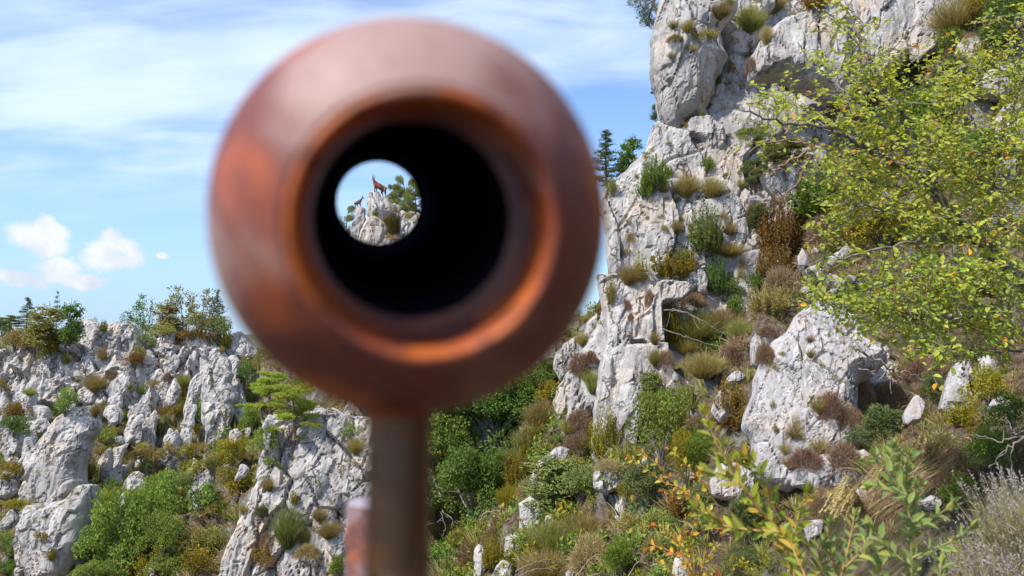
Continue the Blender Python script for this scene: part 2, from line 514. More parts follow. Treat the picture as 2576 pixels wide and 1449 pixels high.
for tri in r_[2]:
    a, b, c = tv[tri[0]], tv[tri[1]], tv[tri[2]]
    lo, hi = np.minimum(np.minimum(a, b), c), np.maximum(np.maximum(a, b), c)
    i0, i1 = max(0, int((lo[0] - X0) / GS) - 1), int((hi[0] - X0) / GS) + 2
    j0, j1 = max(0, int((lo[1] - Y0) / GS) - 1), int((hi[1] - Y0) / GS) + 2
    sx, sy = GX[j0:j1, i0:i1], GY[j0:j1, i0:i1]
    if sx.size == 0:
        continue
    den = (b[1] - c[1]) * (a[0] - c[0]) + (c[0] - b[0]) * (a[1] - c[1])
    if abs(den) < 1e-9:
        continue
    w1 = ((b[1] - c[1]) * (sx - c[0]) + (c[0] - b[0]) * (sy - c[1])) / den
    w2 = ((c[1] - a[1]) * (sx - c[0]) + (a[0] - c[0]) * (sy - c[1])) / den
    w3 = 1 - w1 - w2
    m = (w1 > -1e-6) & (w2 > -1e-6) & (w3 > -1e-6)
    H[j0:j1, i0:i1][m] = (w1 * tz[tri[0]] + w2 * tz[tri[1]] + w3 * tz[tri[2]])[m]
for _ in range(5):
    P_ = np.pad(H, 1, mode='edge')
    H = (P_[:-2, 1:-1] + P_[2:, 1:-1] + P_[1:-1, :-2] + P_[1:-1, 2:] + 2 * H) / 6
q = np.stack([GX.ravel(), GY.ravel(), np.zeros(GX.size)], 1)
amp = np.clip((np.hypot(GX, GY) - 2) / 14, 0.03, 1).ravel()
H = H + (fbm(q * 0.35, 4, 0.55, 3) * 0.3 * amp).reshape(H.shape)
TV = np.stack([GX.ravel(), GY.ravel(), H.ravel()], 1)
dHy, dHx = np.gradient(H, GS)
TN = unit(np.stack([-dHx.ravel(), -dHy.ravel(), np.ones(H.size)], 1))
wt = TV * (1, 1, 0.42) + 0.5 * np.stack([vnoise(TV * 0.6, 70), vnoise(TV * 0.6, 71), vnoise(TV * 0.6, 72)], 1)
near_ = np.clip((np.hypot(TV[:, 0], TV[:, 1]) - 1.5) / 22, 0.04, 1)
for sc_, am in ((0.42, 1.15), (1.0, 0.5)):
    F1, F2, idh, vec = worley(wt * sc_, int(sc_ * 100))
    tl = (np.stack([np.sin(idh * 51), np.cos(idh * 37)], 1) * vec[:, [0, 1]]).sum(1)
    TV = TV + TN * (near_ * am * ((idh - 0.55) + tl * 0.8 - 0.45 * np.clip(1 - (F2 - F1) / 0.12, 0, 1)))[:, None]
TV = TV + TN * (near_ * 0.22 * fbm(wt * 1.6, 4, 0.6, 9))[:, None]
nx, ny = len(gx), len(gy)
ii = (np.arange(ny - 1)[:, None] * nx + np.arange(nx - 1)[None]).ravel()
TF = np.stack([ii, ii + 1, ii + nx + 1, ii + nx], 1)

m_, t = new_mat('hillside_ground')
co = t.n('TexCoord').outputs['Object']
nA = t.noise(co, 0.5, 7, 0.65, 0.6)
nB = t.noise(t.n('Mapping', {'Vector': co, 'Scale': (1, 1, 0.4)}).outputs[0], 2.4, 8, 0.7)
nC = t.noise(co, 7, 7, 0.72)
soil = t.mix(t.rng(nC, 0.42, 0.60), (0.15, 0.11, 0.07), (0.38, 0.28, 0.175))
soil = t.mix(t.rng(nA, 0.50, 0.62, 0, 0.7), soil, (0.12, 0.13, 0.04))
rk = t.mix(t.rng(nB, 0.40, 0.62), (0.36, 0.335, 0.315), (0.62, 0.58, 0.54))
rk = t.mix(t.rng(nC, 0.50, 0.32, 0, 0.5), rk, (0.13, 0.12, 0.11))
up = t.n('SeparateXYZ', {0: t.n('NewGeometry').outputs['Normal']}).outputs[2]
f = t.math('ADD', t.math('MULTIPLY', up, 0.55), t.math('MULTIPLY', nB, 0.9))
f = t.math('ADD', f, t.math('MULTIPLY', nA, 0.5))
c = t.mix(t.rng(f, 0.86, 1.02), rk, soil)
b = t.n('Bump', {'Strength': 1.0, 'Distance': 0.35, 'Height': t.math('ADD', nC, nB)})
p = t.n('BsdfPrincipled', {'Base Color': c, 'Roughness': 0.95, 'Normal': b.outputs[0], 'Specular IOR Level': 0.1})
t.n('OutputMaterial', {0: p.outputs[0]})
M_GROUND = m_
mb = MB()
mb.add(TV, TF)
hill = mb.build('hillside', M_GROUND, smooth=True)
TBVH = BVHTree.FromPolygons(TV.tolist(), TF.tolist())
tag(hill, 'steep rocky hillside under scrub falling away below the lookout', kind='structure')

m_, t = new_mat('far_valley')
co = t.n('TexCoord').outputs['Object']
c = t.mix(t.rng(t.noise(co, 0.01, 6, 0.6), 0.4, 0.6), (0.07, 0.10, 0.035), (0.16, 0.15, 0.08))
p = t.n('BsdfPrincipled', {'Base Color': c, 'Roughness': 1.0})
t.n('OutputMaterial', {0: p.outputs[0]})
mb = MB()
a_ = np.linspace(0, 2 * math.pi, 49)[:-1]
rr = (0.0, 60, 200, 900, 3000, 8000)
zz_ = (-30, -30, -34, -40, -40, -40)
vv = [(r * math.cos(q_), 40 + r * math.sin(q_), z) for r, z in zip(rr, zz_) for q_ in a_]
mb.add(vv, [[k * 48 + j, k * 48 + (j + 1) % 48, (k + 1) * 48 + (j + 1) % 48, (k + 1) * 48 + j] for k in range(5) for j in range(48)])
tag(mb.build('valley_floor', m_, smooth=True), 'far valley floor hidden beyond the ridge', kind='structure')
m_, t = new_mat('bare_hill')
co = t.n('TexCoord').outputs['Object']
c = t.mix(t.rng(t.noise(co, 0.03, 5), 0.4, 0.6), (0.50, 0.40, 0.34), (0.62, 0.50, 0.43))
p = t.n('BsdfPrincipled', {'Base Color': c, 'Roughness': 1.0})
t.n('OutputMaterial', {0: p.outputs[0]})
mb = MB()
hp = at(262, 845, 620)
g = np.linspace(-1, 1, 41)
U_, V_ = np.meshgrid(g, g)
hh = np.clip(1 - U_ ** 2 - V_ ** 2, 0, 1) ** 0.8 * (18 + 2 * fbm(np.stack([U_.ravel() * 3, V_.ravel() * 3, U_.ravel() * 0], 1), 3).reshape(U_.shape))
mb.add(np.stack([hp[0] + U_.ravel() * 34, 620 + V_.ravel() * 60, hp[2] - 4.5 + hh.ravel() - 3], 1), np.stack([k for k in [(np.arange(40)[:, None] * 41 + np.arange(40)[None]).ravel() + o_ for o_ in (0, 1, 42, 41)]], 1))
tag(mb.build('distant_hill', m_, smooth=True), 'pale pinkish bare hilltop showing just above the two joined boulders', kind='structure')

# ------------------------------------------------------------------ rocks
CR = {'A': (0, 676.2, .2667), 'B': (0, 1030.4, .2889), 'C': (547.4, 869.4, .4), 'D': (805, 373.5, .1778), 'E': (1449, 0, .3555),
      'F': (1416.8, 483, .3333), 'G': (1062.6, 901.6, .3778), 'H': (1738.8, 772.8, .4667), 'I': (1867.6, 0, .5556), 'W': (0, 0, 1.0)}
BV, BF, BN = [TV], [TF], len(TV)
ROCKAREA = []


def cv(crop, pts):
    ox, oy, s_ = CR[crop]
    return [(ox + x * s_, oy + y * s_) for x, y in pts]


def rock(name, crop, pts, Y, thick=None, yaw=0.0, tilt=12.0, seed=1, mat=None, parent=None, rough=1.0, cell=1.0, step=5.0, round_=0.42, smoothness=0.0, grow=1.07, snap=None):
    """a closed block of rock: its outline, its own distance, thickness and lean; faces broken by joints and relief"""
    global BN
    pp = np.array(cv(crop, pts), float)
    seg = []
    for a, b in zip(pp, np.roll(pp, -1, 0)):
        k = max(1, int(np.linalg.norm(b - a) / 7))
        seg.append(a + (b - a) * np.linspace(0, 1, k, endpoint=False)[:, None])
    pp = np.vstack(seg)
    pp = pp.mean(0) + (pp - pp.mean(0)) * grow
    pp = (pp * 4 + np.roll(pp, 1, 0) + np.roll(pp, -1, 0)) / 6
    ctr2 = pp.mean(0)
    if snap is not None:
        lo2, hi2 = pp.min(0), pp.max(0)
        d_ = Vector(pix_dir((lo2[0] + hi2[0]) / 2, lo2[1] + (hi2[1] - lo2[1]) * snap)).normalized()
        h_ = TBVH.ray_cast(Vector(EYE) + d_ * 0.5, d_)
        if h_[0] is not None and abs(h_[0].y - Y) < 0.3 * Y:
            Y = h_[0].y * 0.994
    P0 = at(ctr2[0], ctr2[1], Y)
    a, b = R(yaw), R(tilt)
    n = np.array([math.sin(a) * math.cos(b), -math.cos(a) * math.cos(b), math.sin(b)])
    U = unit(np.cross(np.array([0, 0, 1.0]), -n))
    U = U if U[0] > 0 else -U
    V = np.cross(U, -n)
    V = V if V[2] > 0 else -V
    D = np.array([pix_dir(x, y) for x, y in pp])
    T = ((P0 - EYE) @ n) / (D @ n)
    Q = EYE + D * T[:, None] - P0
    uv = np.stack([Q @ U, Q @ V], 1)
    px_m = Y / FPX
    jit = np.stack([vnoise(np.c_[uv * 1.2 / (px_m * 22), np.full(len(uv), seed * 3.1 + k)], seed + k) for k in (0, 5)], 1)
    jit2 = np.stack([vnoise(np.c_[uv / (px_m * 9), np.full(len(uv), seed * 3.1 + k)], seed + k) for k in (1, 6)], 1)
    uv = uv + (jit * 8 + jit2 * 3.0) * px_m * max(rough, 0.4) * min(1, Y / 30)
    h = step * px_m
    lo, hi = uv.min(0) - h, uv.max(0) + h
    us, vs = np.arange(lo[0], hi[0] + h, h), np.arange(lo[1], hi[1] + h, h)
    GU, GV = np.meshgrid(us, vs)
    g_ = np.stack([GU.ravel(), GV.ravel()], 1)
    A, B = uv, np.roll(uv, -1, 0)
    best = np.full(len(g_), 1e9)
    near = np.zeros_like(g_)
    inside = np.zeros(len(g_), bool)
    for p1, p2 in zip(A, B):
        d = p2 - p1
        t_ = np.clip(((g_ - p1) @ d) / max(d @ d, 1e-12), 0, 1)
        c_ = p1 + t_[:, None] * d
        dd = ((g_ - c_) ** 2).sum(1)
        k = dd < best
        best[k] = dd[k]
        near[k] = c_[k]
        if p1[1] != p2[1]:
            k = (g_[:, 1] > min(p1[1], p2[1])) & (g_[:, 1] <= max(p1[1], p2[1])) & (g_[:, 0] < p1[0] + (g_[:, 1] - p1[1]) * d[0] / d[1])
            inside ^= k
    dist = np.sqrt(best) * np.where(inside, 1, -1)
    nu, nv = len(us), len(vs)
    ci = (np.arange(nv - 1)[:, None] * nu + np.arange(nu - 1)[None]).ravel()
    quad = np.stack([ci, ci + 1, ci + nu + 1, ci + nu], 1)
    quad = quad[dist[quad].mean(1) > 0]
    if len(quad) < 2:
        return None
    used = np.unique(quad)
    e = np.concatenate([quad[:, [0, 1]], quad[:, [1, 2]], quad[:, [2, 3]], quad[:, [3, 0]]])
    key = np.sort(e, 1)
    uk, inv, cnt = np.unique(key, axis=0, return_inverse=True, return_counts=True)
    bedge = e[cnt[inv.ravel()] == 1]
    isb = np.zeros(len(g_), bool)
    isb[bedge.ravel()] = True
    gp = g_.copy()
    gp[isb] = near[isb]
    dist[isb] = 0
    remap = -np.ones(len(g_), int)
    remap[used] = np.arange(len(used))
    quad = remap[quad]
    bedge = remap[bedge]
    gp, d, isb = gp[used], dist[used], isb[used]
    dmax = d.max()
    if dmax < h * 1.1:
        return None
    if thick is None:
        thick = dmax * 0.62
    Rr = dmax * round_
    x = np.clip(d / max(Rr, 1e-6), 0, 1)
    # faceted front: the lowest of a handful of tangent planes of a dome, cut by a bevel at the edge
    rg = np.random.default_rng(seed)
    cen = gp[~isb] if (~isb).sum() > 12 else gp
    mid = cen.mean(0)
    ext = np.maximum(np.abs(gp - mid).max(0), 1e-3)
    q_ = (gp - mid) / ext
    dome = np.full(len(gp), 9.0)
    for c_ in (cen[rg.integers(0, len(cen), 14)] - mid) / ext:
        z_ = 1 - 0.55 * (c_ @ c_)
        g2 = -1.1 * c_ * rg.uniform(0.5, 1.5) + rg.normal(size=2) * 0.10
        dome = np.minimum(dome, z_ + (q_ - c_) @ g2)
    bul = thick * np.minimum(np.clip(dome, 0.12, 1.2) * (0.35 + 0.65 * np.clip(d / (dmax * 0.12), 0, 1) ** 0.6), (0.12 + 0.95 * x ** 0.62))
    bul *= np.clip(d / (h * 1.2), 0, 1)
    base = P0 + gp[:, :1] * U + gp[:, 1:] * V
    w_ = base * (1, 1, 0.38) + seed * 7.7
    w_ = w_ + 0.35 * np.stack([vnoise(w_ * 0.9, seed + 60), vnoise(w_ * 0.9, seed + 61), vnoise(w_ * 0.9, seed + 62)], 1)
    sc = 1.0 / (dmax * 1.15 * cell)
    F1, F2, idh, vec = worley(w_ * sc, seed)
    tiltv = (np.stack([np.sin(idh * 51), np.cos(idh * 37)], 1) * vec[:, [0, 2]]).sum(1)
    F1b, F2b, idb, vecb = worley(w_ * sc * 2.6, seed + 9)
    tb = (np.stack([np.sin(idb * 51), np.cos(idb * 37)], 1) * vecb[:, [0, 2]]).sum(1)
    k1 = dmax * 0.42 * rough
    disp = k1 * 0.8 * (idh - 0.5 + tiltv * 0.9) + k1 * 0.22 * (idb - 0.5 + tb * 1.2)
    disp -= k1 * 0.45 * np.clip(1 - (F2 - F1) / 0.05, 0, 1)
    disp -= k1 * 0.18 * np.clip(1 - (F2b - F1b) / 0.05, 0, 1)
    disp += dmax * 0.05 * rough * fbm(w_ * sc * 1.7, 4, 0.5, seed + 20)
    fine_ = fbm(w_ * (1, 1, .6) / (px_m * 60), 5, 0.72, seed + 30)
    disp += px_m * 6.5 * rough * fine_
    disp -= px_m * 5 * rough * np.clip(0.16 - np.abs(fbm(w_ * (1, 1, .7) / (px_m * 70), 3, 0.5, seed + 31)), 0, .16) / .16
    pitn = vnoise(w_ * (1, 1, 1.6) / (px_m * 11), seed + 44)
    disp -= px_m * 4 * rough * np.clip(pitn - 0.5, 0, 1) * 2
    disp *= (1 - smoothness)
    fade = np.clip(d / (h * 3.0), 0, 1)
    lat = np.stack([vnoise(w_ / (px_m * 12), seed + 50), vnoise(w_ / (px_m * 12), seed + 51)], 1) * px_m * 2.2 * rough * fade[:, None]
    front = base + lat[:, :1] * U + lat[:, 1:] * V + n * (bul + disp * fade)[:, None]
    back = base - n * (thick * 0.9 * np.sqrt(1 - (1 - x) ** 2) * np.where(isb, 0, 1))[:, None]
    nvt = len(front)
    verts = np.vstack([front, back])
    be = bedge
    faces = [quad, quad[:, ::-1] + nvt]
    side = np.stack([be[:, 1], be[:, 0], be[:, 0] + nvt, be[:, 1] + nvt], 1)
    faces = np.vstack(faces + [side])
    mbx = MB()
    mbx.add(verts, faces)
    o = mbx.build(name, mat or LIME, parent, smooth=False)
    BV.append(verts)
    BF.append(quad + BN)
    BN += len(verts)
    return o


ridge = tag(empty('rocky_ridge', at(300, 1040, 52)), 'pale limestone ridge of tall leaning blocks beyond the gully', kind='structure')
spur = tag(empty('rock_spur', at(800, 1250, 26)), 'pale fissured limestone spur behind the thin rusty post', kind='structure')
crag = tag(empty('summit_crag', at(960, 650, 28)), 'rock summit seen through the sighting hole with both animal sculptures', kind='structure')
cliff = tag(empty('cliff', at(1800, 500, 30)), 'tall grey limestone cliff with ledges on the side of the gorge', kind='structure')
slabs = tag(empty('lower_outcrop', at(2000, 1000, 12)), 'broad pale pitted limestone outcrop below the leafy tree', kind='structure')
for e_ in (ridge, spur, crag, cliff, slabs):
    e_.location = (0, 0, 0)

rA = [
 (60, [(650,760),(660,680),(700,640),(715,570),(760,520),(830,500),(910,525),(960,580),(1000,600),(1000,720),(960,800),(950,900),(880,980),(830,1010),(790,960),(720,880),(700,800)]),
 (60.5, [(1000,600),(1010,550),(1080,530),(1180,540),(1260,560),(1290,640),(1300,760),(1270,800),(1190,830),(1100,840),(1010,790),(980,700)]),
 (58.5, [(950,880),(1010,800),(1100,810),(1180,850),(1150,900),(1080,980),(980,1010),(930,960)]),
 (58, [(1460,800),(1480,670),(1510,630),(1550,640),(1540,700),(1500,780),(1480,900),(1430,900)]),
 (58.5, [(1480,900),(1500,780),(1540,690),(1570,610),(1620,590),(1700,580),(1740,620),(1760,700),(1750,860),(1700,970),(1600,985),(1550,975),(1480,930)]),
 (57, [(1755,960),(1755,720),(1790,650),(1840,612),(1900,640),(1960,690),(1985,760),(1960,850),(1930,940),(1890,1010),(1820,1010)]),
 (57.4, [(1900,1000),(1950,880),(1990,730),(2040,740),(2090,800),(2110,870),(2060,900),(2000,950),(1960,1020)]),
 (57, [(2110,700),(2140,650),(2170,635),(2210,690),(2220,780),(2200,850),(2150,860),(2130,800)]),
 (58, [(2190,650),(2240,620),(2300,640),(2400,760),(2420,900),(2300,880),(2210,840)]),
 (60, [(2005,600),(2040,580),(2075,610),(2085,680),(2050,700),(2010,660)]),
 (52, [(1940,1500),(1930,1200),(1955,1060),(2000,960),(2040,900),(2090,880),(2150,900),(2180,980),(2160,1100),(2220,1180),(2190,1300),(2150,1500)]),
 (53, [(2140,880),(2190,850),(2240,880),(2270,1000),(2260,1120),(2210,1190),(2170,1100),(2130,950)]),
 (52.5, [(1730,1480),(1750,1300),(1790,1180),(1800,1080),(1850,1030),(1890,1040),(1880,1120),(1840,1280),(1820,1480)]),
 (57, [(0,1040),(30,960),(100,830),(150,770),(190,680),(240,655),(300,690),(310,760),(290,860),(240,960),(160,1010),(80,1070)]),
 (55.5, [(290,1000),(310,900),(370,870),(430,890),(440,980),(430,1100),(390,1160),(330,1090)]),
 (55.2, [(430,1000),(430,890),(470,770),(510,755),(570,800),(620,880),(640,960),(600,1060),(560,1130),(470,1150)]),
 (57, [(560,800),(610,750),(660,790),(690,830),(690,900),(640,900),(590,850)]),
 (57.5, [(-40,960),(-20,760),(40,765),(60,830),(50,900),(20,970)]),
 (54, [(980,1190),(1020,1110),(1110,1060),(1150,980),(1190,950),(1225,990),(1220,1080),(1200,1180),(1160,1270),(1090,1290),(1010,1270)]),
 (56, [(1265,1090),(1280,980),(1310,960),(1345,1010),(1340,1080),(1300,1120)]),
 (51.5, [(1160,1330),(1180,1270),(1220,1230),(1260,1260),(1240,1330),(1190,1370)]),
 (51, [(1210,1460),(1240,1350),(1310,1280),(1400,1300),(1400,1380),(1380,1460)]),
 (54.5, [(1600,1280),(1590,1200),(1630,1080),(1660,1060),(1690,1140),(1690,1240),(1640,1290)]),
 (55, [(1400,1330),(1410,1180),(1440,1120),(1500,1100),(1590,1060),(1610,1150),(1580,1250),(1500,1260),(1420,1350)]),
 (51, [(220,1310),(210,1220),(290,1190),(360,1200),(350,1280),(440,1300),(470,1400),(380,1460),(250,1410)]),
 (53, [(1880,1420),(1890,1120),(1940,1040),(1950,1230),(1930,1450)]),
 (53.5, [(640,1080),(700,1000),(790,970),(840,1030),(800,1130),(730,1160),(660,1150)]),
 (52, [(-40,1240),(-20,1120),(60,1080),(150,1110),(180,1190),(120,1240),(40,1290)]),
 (56, [(1180,960),(1230,900),(1330,880),(1420,930),(1400,1010),(1300,1030)]),
 (50.5, [(820,1400),(870,1290),(930,1260),(960,1330),(900,1440)]),
 (56.5, [(820,1060),(900,1010),(960,1030),(1000,1100),(940,1170),(860,1150)]),
 (53.5, [(750,1180),(820,1130),(900,1160),(930,1230),(860,1290),(780,1270)]),
 (52.3, [(1010,1300),(1100,1290),(1150,1340),(1130,1440),(1040,1470),(990,1390)]),
 (53, [(2240,1130),(2290,1180),(2330,1280),(2300,1400),(2230,1430),(2200,1300)]),
 (53.6, [(1420,1000),(1480,960),(1560,990),(1550,1060),(1450,1090)]),
]
rB = [
 (41, [(245,460),(270,390),(340,350),(430,250),(500,150),(600,70),(700,15),(760,0),(800,30),(820,130),(800,220),(740,290),(735,380),(700,480),(710,600),(680,700),(600,800),(540,850),(470,830),(380,860),(300,810),(215,740),(250,640),(290,560)]),
 (37.2, [(190,1260),(180,1180),(210,1040),(290,850),(400,850),(520,830),(600,800),(690,690),(830,690),(800,800),(760,900),(720,1040),(700,1180),(620,1280),(560,1400),(480,1480),(300,1480),(200,1480)]),
 (43, [(950,610),(960,540),(980,450),(1000,340),(1060,320),(1110,300),(1060,400),(1050,460),(1030,600),(1000,650),(960,620)]),
 (44, [(995,290),(1000,250),(1050,225),(1110,260),(1100,310),(1050,330),(1000,330)]),
 (40.5, [(1060,700),(1090,630),(1150,550),(1200,540),(1260,620),(1270,720),(1200,770),(1090,750)]),
 (45, [(1210,280),(1230,180),(1270,90),(1300,60),(1340,110),(1350,220),(1350,290),(1270,310)]),
 (46, [(1130,290),(1100,130),(1150,60),(1200,40),(1240,120),(1210,270)]),
 (48, [(1570,200),(1590,100),(1610,-40),(1700,-40),(1690,80),(1670,270),(1640,290)]),
 (47, [(1790,220),(1780,100),(1760,-60),(1960,-60),(1970,120),(1950,240),(1960,290),(1880,350),(1800,290)]),
 (43, [(-40,560),(60,540),(140,570),(160,680),(90,760),(-40,760)]),
 (46, [(1430,300),(1450,180),(1480,160),(1530,230),(1500,330)]),
 (46, [(40,330),(60,300),(200,170),(300,220),(300,300),(200,380),(60,420)]),
 (42.5, [(1040,530),(1050,480),(1110,480),(1100,600),(1060,650),(1020,630)]),
 (39, [(-20,1040),(80,880),(150,900),(150,980),(60,1060)]),
 (42, [(1110,540),(1120,480),(1150,470),(1165,520),(1140,560)]),
 (45, [(850,560),(860,450),(900,380),(960,330),(980,440),(950,540),(900,600)]),
 (47, [(800,190),(860,100),(960,60),(1000,120),(960,200),(860,240)]),
 (36.5, [(380,1480),(400,1400),(480,1340),(560,1380),(590,1480)]),
 (38.5, [(1480,1180),(1510,1040),(1560,1010),(1570,1100),(1530,1200)]),
 (34.5, [(1300,1480),(1290,1380),(1320,1360),(1350,1480)]),
 (46.5, [(1990,270),(2010,180),(2060,160),(2110,220),(2080,310),(2010,330)]),
 (46, [(2120,240),(2130,170),(2170,160),(2180,230),(2150,280)]),
 (46.8, [(200,160),(260,90),(400,80),(440,150),(360,230),(250,240)]),
]
rC = [
 (26.6, [(580,620),(575,500),(590,400),(640,390),(700,420),(725,470),(700,560),(660,640),(620,700)]),
 (25.0, [(730,600),(770,540),(810,580),(825,700),(830,820),(800,900),(800,1190),(740,1150),(680,1060),(660,950),(670,800),(700,700)]),
 (25.6, [(520,920),(500,830),(540,740),(600,760),(640,700),(680,640),(690,780),(660,940),(640,1060),(580,1060),(530,1010)]),
 (25.8, [(400,800),(410,700),(440,640),(520,640),(530,740),(510,860),(500,960),(430,980),(390,960)]),
 (26.4, [(265,830),(270,720),(290,660),(400,640),(410,700),(400,800),(390,870),(310,900),(270,870)]),
 (27.6, [(330,500),(340,450),(380,420),(440,420),(430,480),(380,510)]),
 (24.4, [(0,1500),(60,1260),(130,1130),(180,1000),(220,920),(250,910),(240,1010),(210,1130),(190,1300),(150,1500)]),
 (24.6, [(110,1500),(180,1250),(220,1120),(250,1000),(290,940),(340,900),(360,1000),(340,1080),(300,1180),(250,1300),(220,1500)]),
 (22.6, [(420,1500),(430,1360),(500,1330),(560,1300),(640,1270),(690,1280),(700,1360),(690,1500)]),
 (24.6, [(340,1080),(400,990),(480,1000),(520,1100),(600,1180),(540,1220),(400,1180),(330,1150)]),
 (25.6, [(820,640),(870,560),(930,560),(990,700),(990,900),(860,920),(830,850)]),
 (26.6, [(800,560),(790,480),(930,470),(980,600),(860,590),(820,620)]),
 (23.8, [(690,1180),(800,1180),(830,1320),(720,1330),(690,1280)]),
 (27.2, [(690,420),(730,400),(790,440),(790,540),(740,600),(700,560),(725,480)]),
 (27.2, [(400,640),(430,540),(470,520),(570,500),(580,620),(540,740),(440,650)]),
 (26.2, [(860,1000),(840,900),(990,880),(1000,1100),(870,1110)]),
 (25.0, [(560,1240),(600,1050),(660,1040),(700,1170),(680,1270)]),
 (23.2, [(760,1500),(730,1350),(860,1330),(880,1500)]),
]
rD = [
 (28.4, [(655,725),(688,680),(722,612),(775,582),(825,600),(880,675),(905,690),(910,800),(890,900),(850,960),(760,1040),(700,1000),(660,900)]),
 (29.2, [(870,700),(895,670),(945,668),(980,730),(1000,800),(1000,900),(900,1000),(850,960)]),
 (29.0, [(495,930),(505,835),(570,815),(645,860),(660,960),(640,1060),(560,1060),(500,1000)]),
 (27.6, [(400,1300),(420,1180),(440,1060),(510,980),(570,935),(640,960),(660,1010),(600,1100),(570,1200),(530,1300)]),
 (27.0, [(540,1300),(600,1130),(650,1060),(700,980),(770,950),(830,1000),(900,1060),(935,1130),(910,1220),(860,1320),(810,1480),(640,1480)]),
 (26.6, [(800,1420),(850,1340),(900,1290),(980,1255),(1050,1280),(1090,1350),(1050,1500),(860,1500)]),
 (30.2, [(1010,850),(1020,790),(1050,755),(1100,790),(1160,840),(1150,900),(1060,900)]),
 (29.6, [(1130,950),(1140,890),(1190,890),(1250,960),(1290,1000),(1330,1080),(1250,1200),(1150,1320),(1100,1150)]),
 (30.4, [(1240,960),(1245,900),(1290,865),(1335,890),(1340,950),(1290,990)]),
 (29.0, [(1180,1300),(1250,1080),(1330,1000),(1430,930),(1560,1050),(1650,1300),(1500,1500),(1200,1500)]),
 (27.0, [(250,1700),(330,1400),(430,1240),(600,1300),(640,1450),(800,1480),(900,1500),(900,1900),(300,1900)]),
 (27.4, [(880,1480),(1060,1420),(1250,1350),(1500,1480),(1600,1900),(880,1900)]),
 (28.0, [(60,2500),(150,2000),(300,1750),(700,1750),(750,2500)]),
 (28.4, [(700,2500),(700,1800),(1300,1800),(1600,2100),(1700,2500)]),
 (28.6, [(150,3100),(0,2700),(60,2350),(700,2350),(1000,3100)]),
]
